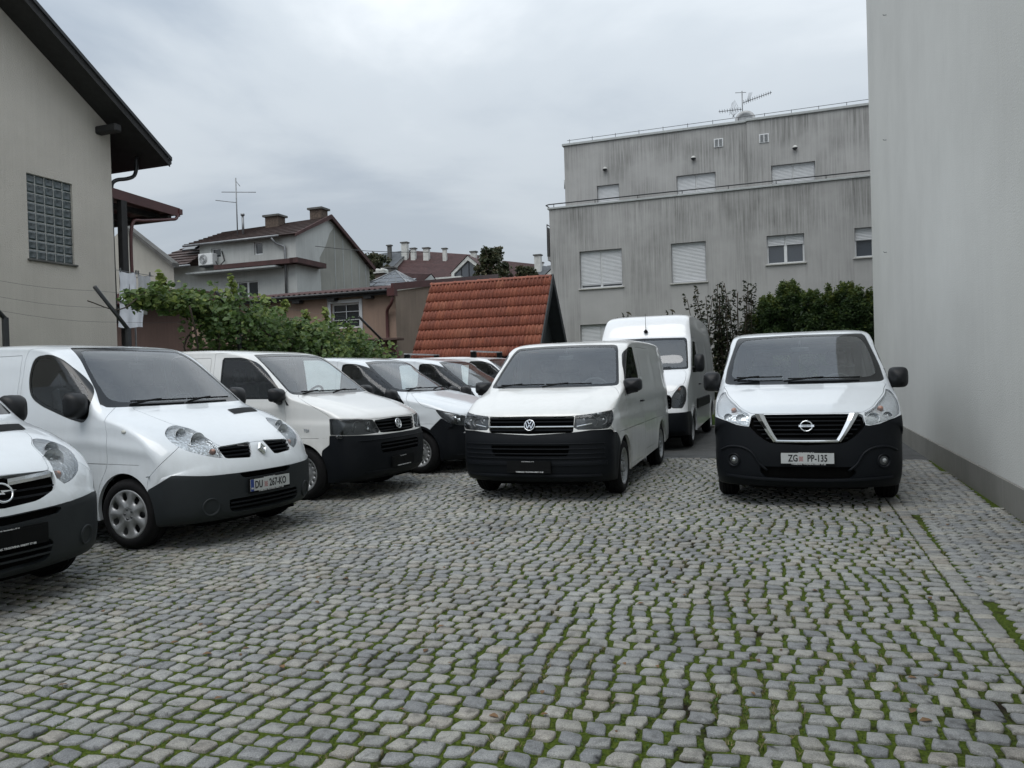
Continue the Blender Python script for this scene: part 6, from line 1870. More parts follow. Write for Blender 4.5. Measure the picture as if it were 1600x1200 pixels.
def plate(s, z, parent, txt=None, y=0.0, blue=False, dealer=True, out=.02, hold=None):
    M = face_matrix(s, y, z, out, tilt=False)
    def bx(m, x0, x1, y0, y1, z0, z1):
        m.add([tuple(M @ Vector(v)) for v in ((x0, y0, z0), (x1, y0, z0), (x1, y1, z0), (x0, y1, z0), (x0, y0, z1), (x1, y0, z1), (x1, y1, z1), (x0, y1, z1))],
              [(0, 3, 2, 1), (4, 5, 6, 7), (0, 1, 5, 4), (1, 2, 6, 5), (2, 3, 7, 6), (3, 0, 4, 7)])
    m = MB(); bx(m, -.268, .268, -.073, .064, -.02, 0)
    if txt is None:
        bx(m, -.26, -.01, -.05, .05, .0, .002); bx(m, .01, .26, -.05, .05, .0, .002)
    h = m.build('plate_holder', M_BLACK, parent)
    if dealer:
        text_mesh('lettering', 'TOMBUSAK TRGOVINA 098/97 77 88', .0185, M_PRINT, h, M @ Matrix.Translation((0.01, -.063, .001)), sx=1.12, bold=.0006)
        text_mesh('lettering', 'Zagreb  Samoborska c. 97 14', .0115, M_PRINT, h, M @ Matrix.Translation((-.01, .058, .001)), sx=1.1, bold=.0004)
    if txt:
        m = MB(); bx(m, -.26, .26, -.055, .055, 0, .004)
        p = m.build('license_plate', M_PLATE, parent)
        x = -.26
        if blue:
            m = MB(); bx(m, -.26, -.218, -.055, .055, .004, .0048); m.build('blue_band', M_BLUE, p)
            text_mesh('lettering', 'HR', .022, M_PRINT, p, M @ Matrix.Translation((-.239, -.03, .005)), bold=.001)
        a, b = txt
        text_mesh('lettering', a, .100, M_INK, p, M @ Matrix.Translation((-.155 if blue else -.14, -.003, .005)), sx=.70, bold=.0022)
        text_mesh('lettering', b, .100, M_INK, p, M @ Matrix.Translation((.098, -.003, .005)), sx=.70, bold=.0022)
        # chequered shield between the two letter groups
        m = MB(); m2 = MB()
        for i in range(5):
            for j in range(5):
                x0 = -.082 + i * .0082; y0 = .018 - j * .010
                (m if (i + j) % 2 == 0 else m2).add([tuple(M @ Vector(v)) for v in ((x0, y0 - .010, .0052), (x0 + .0082, y0 - .010, .0052), (x0 + .0082, y0, .0052), (x0, y0, .0052))], [(0, 1, 2, 3)])
        m.build('crest', M_RED, p)

def mirror(s, parent, sd, x, z, w_=.24, h=.20, arm='single', yout=1.13):
    """door mirror: housing, foot; glass faces the rear"""
    p, n = s.hit_side(x + .05, z - .03, sd)
    y0 = abs(p[1]) if p is not None else .86
    mo = empty('door_mirror', (x, 0, 0), parent=parent)
    # housing: rounded box, superellipse section
    yc = yout - w_ / 2
    V = []; F = []
    nx = 7; seg = 24
    for i in range(nx):
        f = i / (nx - 1)
        sc = (math.sin(min(1, f / .8 + .02) * math.pi / 2)) ** .55
        X = -.085 + .15 * f
        for k in range(seg):
            th = 2 * math.pi * k / seg
            c, s_ = math.cos(th), math.sin(th)
            e = .55
            V.append((X, sd * (yc + (abs(c) ** e) * (1 if c > 0 else -1) * w_ / 2 * sc), z + .01 + (abs(s_) ** e) * (1 if s_ > 0 else -1) * h / 2 * sc * (1 + .0 * f)))
    for i in range(nx - 1):
        for k in range(seg):
            k2 = (k + 1) % seg
            q = (i * seg + k, i * seg + k2, (i + 1) * seg + k2, (i + 1) * seg + k)
            F.append(q if sd > 0 else q[::-1])
    F.append(tuple(range(seg)) if sd < 0 else tuple(range(seg - 1, -1, -1)))
    m = MB().add(V, F, True)
    m.build('mirror_housing', M_MIRR, mo)
    m = MB(); m.add([(.062, sd * (yc - w_ * .42), z + .01 - h * .4), (.062, sd * (yc + w_ * .42), z + .01 - h * .4), (.062, sd * (yc + w_ * .42), z + .01 + h * .4), (.062, sd * (yc - w_ * .42), z + .01 + h * .4)], [(0, 1, 2, 3)])
    m.build('mirror_glass', M_CHROME, mo)
    m = MB()
    if arm == 'double':
        for dz in (.055, -.095):
            m.tube([(.05, sd * (y0 - .03), z + dz), (.03, sd * (y0 + .05), z + dz), (.02, sd * (yc - w_ * .35), z + dz * .5)], [.040, .034, .028], 10)
    else:
        m.tube([(.05, sd * (y0 - .04), z - .085), (.04, sd * (y0 + .03), z - .085), (.01, sd * (yc - w_ * .1), z - .075), (.0, sd * (yc + w_ * .3), z - .07)], [.05, .042, .036, .02], 10, flat=.7)
        m.prism([(.12, sd * (y0 - .015), z - .13), (-.10, sd * (y0 - .005), z - .125), (.02, sd * (y0 - .03), z + .02), (.12, sd * (y0 - .05), z + .12)], (0, sd * .02, 0))
    m.build('mirror_arm', M_MIRR, mo)
    return mo

def wiper(s, parent, ya, yb, z0, dz=0.0):
    """blade resting along the foot of the windshield"""
    m = MB(); pts = []
    for k in range(9):
        y = ya + (yb - ya) * k / 8; z = z0 + dz * k / 8
        p, n = s.hit_front(y, z)
        if p is None: continue
        n = n * (-1 if n[0] > 0 else 1)
        pts.append(tuple(p + n * .02))
    m.tube(pts, .009, 6)
    q = pts[len(pts) // 2]; r = pts[0]
    m.tube([(q[0] - .01, q[1], q[2] + .01), ((q[0] + r[0]) / 2 - .03, (q[1] + r[1]) / 2, (q[2] + r[2]) / 2 + .0), (r[0] - .05, r[1] - (yb - ya) * .06, r[2] - .03)], .011, 6)
    return m.build('wiper', M_BLACK, parent)

def handle(s, parent, x, z, sd, mat):
    p, n = s.hit_side(x, z, sd)
    if p is None: return
    y = abs(p[1])
    m = MB()
    m.tube([(x - .075, sd * (y + .002), z), (x - .06, sd * (y + .03), z), (x + .06, sd * (y + .032), z), (x + .075, sd * (y + .002), z)], .013, 8)
    return m.build('door_handle', mat, parent)

def cabin(parent, s, cfg):
    """dashboard, steering wheel, seats and bulkhead"""
    wx0, z0 = cfg['dash']; bx = cfg['bulk']; zt = cfg.get('ztop', 1.80); hw = cfg.get('hw', .74)
    m = MB()
    m.bbox(wx0, wx0 + .42, -hw, hw, .60, z0 - .05, .04)
    m.bbox(wx0 + .05, wx0 + .50, -hw + .02, hw - .02, z0 - .12, z0 - .005, .035)
    m.build('dashboard', M_INT, parent)
    M = Matrix.Translation((wx0 + .60, -.42, z0 + .01)) @ Matrix.Rotation(rad(90 - 28), 4, 'Y')
    m = MB()
    pts = [tuple(M @ Vector((.19 * math.cos(a), .19 * math.sin(a), 0))) for a in np.linspace(0, 2 * math.pi, 29)]
    m.tube(pts, .016, 8, caps=False)
    for a in (0, 2.4, -2.4):
        m.tube([tuple(M @ Vector((0, 0, -.03))), tuple(M @ Vector((.18 * math.cos(a), .18 * math.sin(a), 0)))], .018, 6)
    m.lathe([(.001, .0), (.06, -.005), (.065, -.06), (.03, -.25)], 16, M)
    m.build('steering_wheel', M_INT, parent)
    sx = wx0 + .98
    for yc, wd in ((-.45, .46), (.42, .46), (.06, .30)) if cfg.get('bench', True) else ((-.45, .46), (.45, .46)):
        m = MB()
        m.bbox(sx - .45, sx + .06, yc - wd / 2, yc + wd / 2, .74, .92, .05)
        a, b = yc - wd / 2 + .02, yc + wd / 2 - .02
        m.prism([(sx - .02, a, .86), (sx + .10, a, .86), (sx + .22, a, 1.46), (sx + .13, a, 1.50), (sx + .09, a, 1.47)], (0, b - a, 0))
        st = m.build('seat', M_SEAT, parent)
        m = MB(); hx, hz, hwd = sx + .21, 1.60, min(.13, wd * .4)
        Mh = Matrix.Translation((hx, yc, hz)) @ Matrix.Rotation(rad(10), 4, 'Y')
        V = []; F = []
        for i in range(5):
            f = -1 + 2 * i / 4; sc = (1 - abs(f) ** 3) ** .5 * .9 + .1
            for k in range(12):
                th = 2 * math.pi * k / 12
                V.append(tuple(Mh @ Vector((f * .045, hwd * sc * (abs(math.cos(th)) ** .6) * (1 if math.cos(th) > 0 else -1), .10 * sc * (abs(math.sin(th)) ** .6) * (1 if math.sin(th) > 0 else -1)))))
        for i in range(4):
            for k in range(12): F.append((i * 12 + k, i * 12 + (k + 1) % 12, (i + 1) * 12 + (k + 1) % 12, (i + 1) * 12 + k))
        F += [tuple(range(11, -1, -1)), tuple(range(48, 60))]
        m.add(V, F, True)
        m.tube([(hx - .01, yc - .04, 1.45), (hx, yc - .04, 1.54)], .008, 6); m.tube([(hx - .01, yc + .04, 1.45), (hx, yc + .04, 1.54)], .008, 6)
        m.build('headrest', M_SEAT, st)
    m = MB()
    if cfg.get('window_back'):
        # open bulkhead with a lattice of posts, cargo bay window behind
        m.box(bx, bx + .03, -hw - .04, hw + .04, .4, 1.30); m.box(bx, bx + .03, -hw - .04, -hw + .06, 1.30, zt); m.box(bx, bx + .03, hw - .06, hw + .04, 1.30, zt)
        m.box(bx, bx + .03, -hw + .06, hw - .06, zt - .06, zt)
    else:
        m.box(bx, bx + .03, -hw - .10, hw + .10, .4, 1.20)
        m.box(bx, bx + .03, -hw - .02, hw + .02, 1.20, zt)
    m.build('bulkhead', M_LINER, parent)
    # roof lining and mirror
    m = MB(); p, n = s.hit_front(0, zt + .02)
    if p is not None:
        px = p[0] + .06
        m.bbox(px, px + .04, -.11, .11, zt - .13, zt - .06, .015)
        m.tube([(px + .02, 0, zt - .08), (px + .02, 0, zt + .02)], .012, 6)
        m.build('rear_view_mirror', M_INT, parent)

def build_van(o, kind, cfg):
    """dress a skin: cuts, panels, glass, lamps, wheels, cabin"""
    sp = SPECS[kind]()
    s = make_skin(sp, cfg.get('step', .036))
    P = PAINT[cfg['paint']]; BM = cfg['bumper_mat']
    th = np.linspace(0, 2 * math.pi, 65)[:-1]
    for i, X0 in enumerate(sp['wx']):
        R = sp['arch']
        c = np.stack([X0 + R * np.cos(th), sp['wr'] + R * np.sin(th)], 1)
        c[c[:, 1] < sp['wr'], 1] = 0.0 + 0.0 * c[c[:, 1] < sp['wr'], 1]
        if cfg.get('arch_trim'):
            c2 = np.stack([X0 + (R + .035) * np.cos(th), sp['wr'] + (R + .035) * np.sin(th)], 1)
            c2[c2[:, 1] < sp['wr'], 1] = 0.0
            s.cut('side', c2, 'arch_trim', box=(X0 - .6, X0 + .6, 0, 1.2))
        s.cut('side', c, 'gone', box=(X0 - .6, X0 + .6, 0, 1.2), over=tuple(x for x in ('body', 'arch_trim') if x in s.names))
    s.cut('wrap', rpoly(cfg['bumper'], .015), 'bumper', box=(-1, .98, 0, 1.2))
    if 'grille' in cfg:
        for k, g in enumerate(cfg['grille']):
            s.cut('front', rpoly(g, .012), 'grille', box=(-1, .6, 0, 1.3), over=('body', 'bumper'))
    for k, g in enumerate(cfg.get('slots', [])):
        s.cut('front', rpoly(g, .012), 'slot', box=(-1, .6, 0, 1.3), over=('body', 'bumper'))
    s.cut('wrap', rpoly(cfg['lamp'], .02), 'lamp', box=(-1, 1.5, .5, 1.5), over=tuple(x for x in ('body', 'bumper') if x in s.names))
    s.cut('wrap', rpoly(cfg['hood'], .02), 'hood', box=(-1, cfg['hoodx'], .6, 1.6))
    if 'skin' in cfg: s.cut('wrap', rpoly(cfg['skin'], .03), 'skin', box=(-1, 1.0, .3, 1.2))
    # windshield: glass inside a black border
    s.cut('front', rpoly(cfg['ws'], .03), 'ws_edge', box=(.4, 2.4, cfg['ws'][1][1] - .15, 2.6), over=('body', 'hood'))
    s.cut('front', rpoly(cfg['ws_in'], .05), 'ws', box=(.4, 2.4, 1.0, 2.6), over=('ws_edge',))
    s.cut('side', rpoly(cfg['door'], .04), 'door', box=(.8, 3.0, 0, 2.4))
    s.cut('side', rpoly(cfg['win'], .05), 'win_edge', box=(.8, 3.0, 1.0, 2.4), over=('door', 'body'))
    s.cut('side', rpoly(cfg['win'], .05), 'win', box=(.8, 3.0, 1.0, 2.4), over=('win_edge',), off=-cfg.get('seal', .022))
    for g in cfg.get('extra_win', []):
        s.cut('side', rpoly(g, .05), 'xwin_edge'); s.cut('side', rpoly(g, .05), 'xwin', over=('xwin_edge',), off=-.02)
    if 'rear_win' in cfg:
        s.cut('rear', rpoly(cfg['rear_win'], .04), 'rwin', box=(sp['L'] - .5, 9, 1.0, 2.0))
        s.emit('rwin', 'rear_window', M_SIDE, o, gap=-.003, lip=0, off=-.005)
    for nm, dom, g, box in cfg.get('panels', []):
        s.cut(dom, rpoly(g, .03), nm, box=box)
    for i, X0 in enumerate(sp['wx']): pass
    # ---- emit
    s.emit('body', 'body', P, o, gap=.002, lip=.035)
    s.emit('hood', 'hood', P, o, gap=.003, lip=.02)
    if 'skin' in s.names: s.emit('skin', 'bumper_skin', P, o, gap=.0025, lip=.03)
    s.emit('bumper', 'front_bumper', BM, o, gap=.0015, lip=.04)
    if 'grille' in s.names: s.emit('grille', 'grille_recess', M_UNDER, o, gap=-.01, lip=0, off=-.055)
    if 'slot' in s.names: s.emit('slot', 'bumper_intake', M_UNDER, o, gap=-.01, lip=0, off=-.035)
    s.emit('ws_edge', 'windshield_seal', M_FRIT, o, gap=.001, lip=.01, off=-.004)
    s.emit('ws', 'windshield', M_WS, o, gap=-.004, lip=0, off=-.007)
    if 'arch_trim' in s.names: s.emit('arch_trim', 'arch_trim', M_BUMP, o, gap=0, lip=.03, off=.004)
    for sd in (1, -1):
        d = s.emit('door', 'front_door', P, o, sd, gap=.003, lip=.02)
        s.emit('win_edge', 'window_seal', M_FRIT, d, sd, gap=0, lip=.01, off=-.003)
        s.emit('win', 'side_window', M_SIDE, d, sd, gap=-.003, lip=0, off=-.006)
        handle(s, d, cfg['handle'][0], cfg['handle'][1], sd, M_MIRR if cfg.get('black_handle', True) else P)
        if 'xwin' in s.names:
            s.emit('xwin_edge', 'window_seal', M_FRIT, o, sd, gap=0, lip=.01, off=-.003)
            s.emit('xwin', 'rear_side_window', M_SIDE, o, sd, gap=-.003, lip=0, off=-.006)
        for nm, dom, g, box in cfg.get('panels', []):
            s.emit(nm, nm, P, o, sd, gap=.003, lip=.02)
        # head lamp: lens over a deep housing with reflector bowls
        hl = empty('headlight', (0, 0, 0), parent=o)
        s.emit('lamp', 'lens', M_LENS, hl, sd, gap=.003, lip=.012)
        s.emit('lamp', 'housing', cfg['lamp_mat'], hl, sd, gap=.001, lip=0, off=-.055 if cfg['lamp_mat'] is M_LDARK else -.03)
        s.emit('lamp', 'housing_wall', cfg.get('wall_mat', M_LDARK), hl, sd, gap=.004, lip=.06, off=-.008) if False else None
        V, N, T = s.part('lamp', sd)
        if len(T):
            # wall ring between lens and housing
            E = {}; dd_ = .057 if cfg['lamp_mat'] is M_LDARK else .032
            for t3 in T:
                for i, j in ((t3[0], t3[1]), (t3[1], t3[2]), (t3[2], t3[0])):
                    k = (min(i, j), max(i, j)); E[k] = None if k in E else (i, j)
            VV = []; FF = []
            for v in E.values():
                if v is None: continue
                i, j = v; b = len(VV)
                VV += [V[i] - N[i] * .002, V[j] - N[j] * .002, V[j] - N[j] * dd_, V[i] - N[i] * dd_]; FF.append((b, b + 1, b + 2, b + 3))
            mesh_obj('lamp_wall', np.array(VV), FF, cfg['lamp_mat'], hl)
        for (y, z, r, d, kindr) in cfg['bowls']:
            p, n = s.hit_front(y * sd, z)
            if p is None: continue
            xx = p[0] + (d if cfg['lamp_mat'] is M_LDARK else d * .6)
            Mx = Matrix(((0, 0, -1, xx), (-1, 0, 0, y * sd), (0, 1, 0, z), (0, 0, 0, 1)))
            m = MB()
            if kindr == 'bowl':
                m.lathe([(r, .0), (r * .96, -.01), (r * .8, -.03), (r * .5, -.048), (r * .2, -.055), (.001, -.055)], 24, Mx)
                m.lathe([(.001, -.012), (.012, -.014), (.016, -.03), (.012, -.05)], 12, Mx)
                m.build('reflector', M_SILV, hl)
            elif kindr == 'amber':
                m.lathe([(.001, .006), (r * .6, .004), (r, -.01), (r, -.03)], 16, Mx); m.build('indicator_bulb', M_AMBER, hl)
            else:
                m.lathe([(.001, .012), (r * .5, .009), (r * .85, .0), (r, -.02), (r, -.04)], 20, Mx); m.build('projector', M_CHROME, hl)
    for X0, side_ in ((sp['wx'][0], 'f'), (sp['wx'][1], 'r')):
        for sd in (1, -1):
            y = sd * (cfg.get('track', .935) - .1025)
            st = rad(cfg.get('steer', 0)) if side_ == 'f' else 0
            wheel(o, X0, y, sp['wr'], cfg['wheel'], st)
            # arch liner
            m = MB(); R = sp['arch'] + .035
            V = []; F = []
            for i, yy in enumerate((.60, .83)):
                for k in range(21):
                    a = -.35 + (math.pi + .7) * k / 20
                    V.append((X0 + R * math.cos(a), sd * yy, max(.2, sp['wr'] + R * math.sin(a))))
            for k in range(20): F.append((k, k + 1, 21 + k + 1, 21 + k))
            V.append((X0, sd * .60, sp['wr'])); c_ = len(V) - 1
            for k in range(20): F.append((c_, k, k + 1))
            m.add(V, F); m.build('arch_liner', M_UNDER, o)
    L = sp['L']
    m = MB()
    m.box(.25, L - .2, -.60, .60, .19, .42)
    for x0, x1 in ((sp['wx'][0] + sp['arch'] + .02, sp['wx'][1] - sp['arch'] - .02),):
        m.box(x0, x1, -.86, -.60, .27, .42); m.box(x0, x1, .60, .86, .27, .42)
    m.box(.20, .42, -.56, .56, .19, .34)
    m.box(sp['wx'][0] - .06, sp['wx'][0] + .06, -.72, .72, .26, .36); m.box(sp['wx'][1] - .06, sp['wx'][1] + .06, -.72, .72, .24, .36)
    m.build('underbody', M_UNDER, o)
    if cfg.get('cabin', True): cabin(o, s, cfg)
    for sd in (1, -1): mirror(s, o, sd, cfg['mir'][0], cfg['mir'][1], *cfg['mir'][2:])
    for w_ in cfg['wipers']: wiper(s, o, *w_)
    return s
def seq(a, b, n=14): return list(np.linspace(a, b, n))
# ------------------------------------------------------------------ the vans in the yard
VAN_GROUP = 'white vans parked in the yard'
def van_root(name, x, y, a, label, cat='van'):
    o = empty(name, (x, y, 0), rad(90 - a))
    return tag(o, label, cat, VAN_GROUP)

TRAFIC = dict(
    bumper=[(-.2, .1), (-.2, .655), (.38, .655), (.75, .66), (1.17, .69), (1.33, .62), (1.47, .56), (1.6, .1)],
    lamp=[(1.25, 1.10, .05), (1.17, 1.122, .05), (.93, 1.07, .1), (.72, .965, .1), (.61, .88, .05), (.565, .80, .03), (.75, .835, .1), (1.02, .90, .1), (1.19, .98, .1), (1.27, 1.05, .06)],
    hood=[(-.2, .93), (.60, .905, .02), (.74, .975, .08), (.95, 1.075, .08), (1.19, 1.125, .05), (1.74, 1.285, .03), (1.60, 1.31, .05), (.98, 1.30, .05), (-.2, 1.30)], hoodx=1.13,
    ws=[(-.3, 1.296), (.45, 1.298), (.80, 1.30), (.865, 1.31, .03), (.80, 1.46), (.735, 1.66), (.67, 1.84), (.63, 1.905, .05), (-.3, 1.925)],
    ws_in=[(-.3, 1.335), (.45, 1.335), (.70, 1.35), (.765, 1.38, .05), (.735, 1.55), (.68, 1.72), (.63, 1.82), (.58, 1.875, .06), (-.3, 1.885)],
    win=[(2.27, 1.82, .12), (2.0, 1.835, .14), (1.84, 1.78, .14), (1.60, 1.63, .1), (1.42, 1.495, .1), (1.345, 1.40, .06), (1.31, 1.24, .05), (1.38, 1.16, .06), (1.60, 1.20, .1), (2.05, 1.33, .15), (2.24, 1.42, .2), (2.30, 1.62, .2)],
    door=[(2.40, 1.90, .10), (2.02, 1.905, .2), (1.78, 1.83, .2), (1.50, 1.645, .1), (1.25, 1.43, .1), (1.10, 1.24, .1), (1.045, 1.05, .06), (1.06, .74, .1), (1.17, .60, .1), (1.24, .31, .03), (2.36, .31, .05), (2.40, 1.2, .05)],
    handle=(2.24, 1.06), mir=(1.38, 1.32, .21, .24, 'double', 1.10), track=.935, seal=.03,
    bumper_mat=M_BUMPG, lamp_mat=M_SILV, paint='blue_white',
    bowls=[(.56, .965, .085, .04, 'bowl'), (.64, 1.03, .060, .045, 'bowl'), (.50, .865, .030, .02, 'amber')],
    skin=[(-.2, .5), (1.50, .5), (1.46, .67), (1.33, .775), (1.13, .905), (1.0, 1.0), (-.2, 1.0)],
    slots=[], dash=None, cabin=True, wipers=[(.62, .02, 1.335), (.0, -.58, 1.335)], panels=[('sliding_door', 'side', [(2.46, 1.84), (2.46, .40), (3.40, .40), (3.50, .72), (3.56, 1.84)], None)])
TRAFIC['dash'] = (1.12, 1.22); TRAFIC['bulk'] = 2.5

# nearest van of the left row, cut by the picture's edge
o = van_root('cargo_van', -3.372, 5.174, -65.9, 'white van at the left edge with ring and lightning bolt emblem')
c = dict(TRAFIC)
c.update(grille=[[(-.1, .915), (.45, .905, .03), (.43, .79, .04), (.24, .725, .05), (-.1, .705)]],
         lamp=[(1.28, 1.10, .05), (1.18, 1.122, .05), (.93, 1.065, .1), (.76, .965, .1), (.63, .89, .05), (.56, .795, .03), (.74, .815, .1), (1.00, .88, .1), (1.17, .96, .1), (1.29, 1.04, .06)],
         bumper=[(-.2, .1), (-.2, .65), (.43, .668), (.95, .695), (1.17, .69), (1.33, .62), (1.47, .56), (1.6, .1)],
         slots=[[(-.1, .645), (.42, .662, .02), (.40, .612, .02), (-.1, .59)], [(-.1, .43), (.34, .445, .02), (.30, .30, .05), (-.1, .275)]], wheel='cap')
s = build_van(o, 'trafic', c)
strip(s, seq(-.43, .43, 19), [.80] * 19, .012, M_BUMP, 'grille_bar', o, -.03, .05)
strip(s, seq(-.39, .39, 19), [.755] * 19, .012, M_BUMP, 'grille_bar', o, -.03, .05)
strip(s, seq(.075, .42, 12), [.870 + .014 * k / 11 for k in range(12)], .045, M_CHROME, 'chrome_bar', o, .006, .03, both=True)
strip(s, seq(-.33, .33, 17), [.395] * 17, .014, M_BUMPG, 'grille_bar', o, 0, .04)
strip(s, seq(-.32, .32, 17), [.35] * 17, .014, M_BUMPG, 'grille_bar', o, 0, .04)
emblem(s, 'bolt', .80, o)
plate(s, .51, o, None, out=.022)
for sd in (1, -1):
    M = face_matrix(s, .66 * sd, .40, .002)
    m = MB(); m.lathe([(.075, -.01), (.075, .006), (.06, .004), (.055, -.012), (.001, -.012)], 24, M); m.build('fog_lamp_blank', M_BUMPG, o)

# second van of the left row
o = van_root('cargo_van', -2.395, 7.600, -63.6, 'white van with a diamond emblem and front plate reading DU 267-KO')
c = dict(TRAFIC)
c.update(grille=[[(.085, .925, .02), (.455, .905, .02), (.44, .80, .03), (.150, .783, .03)]],
         slots=[[(-.1, .650), (.34, .650, .01), (.30, .603, .03), (-.1, .600)], [(-.1, .42), (.46, .42, .02), (.44, .30, .05), (-.1, .285)]], wheel='cap', steer=7)
s = build_van(o, 'trafic', c)
for z in (.885, .852, .818):
    strip(s, seq(.10 + (.925 - z) * .35, .45, 10), [z] * 10, .014, M_BUMP, 'grille_bar', o, -.012, .04, both=True)
for z in (.385, .345):
    strip(s, seq(-.44, .44, 19), [z] * 19, .016, M_BUMP, 'grille_bar', o, 0, .04)
emblem(s, 'diamond', .845, o)
plate(s, .525, o, ('DU', '267-KO'), blue=True, out=.02)
for sd in (1, -1):
    M = face_matrix(s, .62 * sd, .375, .002)
    m = MB(); m.lathe([(.085, -.01), (.085, .006), (.070, .004), (.062, -.010), (.001, -.008)], 24, M); m.build('fog_lamp_blank', M_BUMPG, o)

# cowl black and a slot in each hood of the two near vans
def hood_vent(s, parent, pts):
    m = MB(); V = []; n = 8
    P = [np.array(p) for p in pts]
    for i in range(n + 1):
        for j in range(n + 1):
            u, v = i / n, j / n
            q = (P[0] * (1 - v) + P[1] * v) * (1 - u) + (P[3] * (1 - v) + P[2] * v) * u
            p, nn_ = s.hit_top(*q); V.append(tuple(p + np.array([0, 0, .006])))
    m.add(V, [(i * (n + 1) + j, i * (n + 1) + j + 1, (i + 1) * (n + 1) + j + 1, (i + 1) * (n + 1) + j) for i in range(n) for j in range(n)], True)
    m.build('hood_vent', M_BLACK, parent)
for oo in [x for x in COL.objects if x.parent is None and x.name.startswith('cargo_van')]:
    hood_vent(s, oo, [(.67, -.24), (.80, -.27), (.90, -.70), (.76, -.66)])
    m = MB()
    for sd in (1, -1):
        p, n = s.hit_side(.82, 1.08, sd)
        Mx = Matrix.Translation((.82, p[1] + sd * .001, 1.08)) @ Matrix.Rotation(-sd * math.pi / 2, 4, 'X')
        m = MB(); m.lathe([(.030, 0), (.026, .006), (.001, .008)], 16, Mx @ Matrix.Diagonal((1, .6, 1, 1))); m.build('side_indicator', M_TABLET, oo)

TV = dict(
    hood=[(-.2, 1.002), (.5, .993), (.66, 1.003), (.95, 1.016), (1.28, 1.028, .02), (1.385, 1.03, .02), (1.42, 1.065, .04), (1.53, 1.12, .05), (1.74, 1.225, .05), (1.845, 1.30, .03), (1.80, 1.33), (1.05, 1.318), (-.2, 1.312)], hoodx=1.10,
    ws=[(-.3, 1.316), (.45, 1.318), (.80, 1.325), (.855, 1.335, .03), (.79, 1.60), (.735, 1.80), (.70, 1.862, .04), (.3, 1.880), (-.3, 1.883)],
    ws_in=[(-.3, 1.350), (.45, 1.352), (.78, 1.36), (.815, 1.375, .03), (.76, 1.60), (.71, 1.78), (.675, 1.835, .05), (.3, 1.852), (-.3, 1.855)],
    win=[(2.20, 1.835, .03), (1.84, 1.825, .10), (1.66, 1.765, .12), (1.45, 1.60, .1), (1.21, 1.375, .04), (1.18, 1.28, .03), (2.20, 1.29, .03)],
    door=[(2.33, 1.90, .03), (1.86, 1.89, .15), (1.62, 1.81, .15), (1.36, 1.59, .1), (1.16, 1.40, .05), (1.13, 1.25, .02), (1.13, .78, .1), (1.22, .62, .1), (1.31, .31, .03), (2.33, .31, .04)],
    handle=(2.18, 1.09), mir=(1.17, 1.32, .24, .17, 'single', 1.13), track=.94, wheel='steel', cabin=True, dash=(1.10, 1.24), bulk=2.45,
    bumper_mat=M_BUMP, lamp_mat=M_LDARK, wipers=[(.70, .10, 1.345), (.08, -.52, 1.345)],
    panels=[('sliding_door', 'side', [(2.39, 1.84), (2.39, .40), (3.36, .40), (3.46, .74), (3.52, 1.84)], None)])


# third van of the left row
o = van_root('cargo_van', -1.469, 10.294, -67.5, 'greyish white van with round emblem and tall black bumper, third along the left row')
c = dict(TV)
c.update(bumper=[(-.2, .1), (-.2, .79), (.5, .79), (.88, .805), (1.41, .815, .01), (1.415, .70, .02), (1.53, .63, .03), (1.6, .1)],
         lamp=[(1.40, 1.022, .01), (.90, 1.005, .05), (.62, .985, .03), (.49, .82, .03), (.87, .812, .05), (1.40, .822, .01)],
         grille=[[(-.1, .992), (.50, .975, .02), (.43, .815, .03), (-.1, .80)]],
         slots=[[(-.1, .69), (.48, .69, .02), (.46, .56, .03), (-.1, .555)]], paint='grey_white',
         bowls=[(.74, .905, .080, .05, 'bowl'), (.58, .87, .040, .04, 'proj'), (.56, .945, .035, .04, 'bowl')], steer=0)
s = build_van(o, 't5', c)
for z in (.955, .915, .868, .835):
    strip(s, seq(-.46, .46, 19), [z] * 19, .016, M_BUMP, 'grille_bar', o, -.012, .05)
for z in (.655, .605):
    strip(s, seq(-.46, .46, 19), [z] * 19, .016, M_BUMP, 'grille_bar', o, 0, .04)
strip(s, seq(-.80, .80, 31), [.735] * 31, .012, M_BUMP, 'bumper_ridge', o, .010, .02)
strip(s, seq(-.72, .72, 31), [.34] * 31, .018, M_BUMP, 'bumper_lip', o, .012, .02)
emblem(s, 'roundel', .905, o)
plate(s, .43, o, None, out=.02)
p, n = s.hit_side(.78, .87, 1)
Mx = Matrix(((-1, 0, 0, .80), (0, 0, 1, p[1] + .004), (0, 1, 0, .875), (0, 0, 0, 1)))
text_mesh('lettering', 'TDI', .05, M_CHROME, o, Mx, sx=1.0, bold=.002)

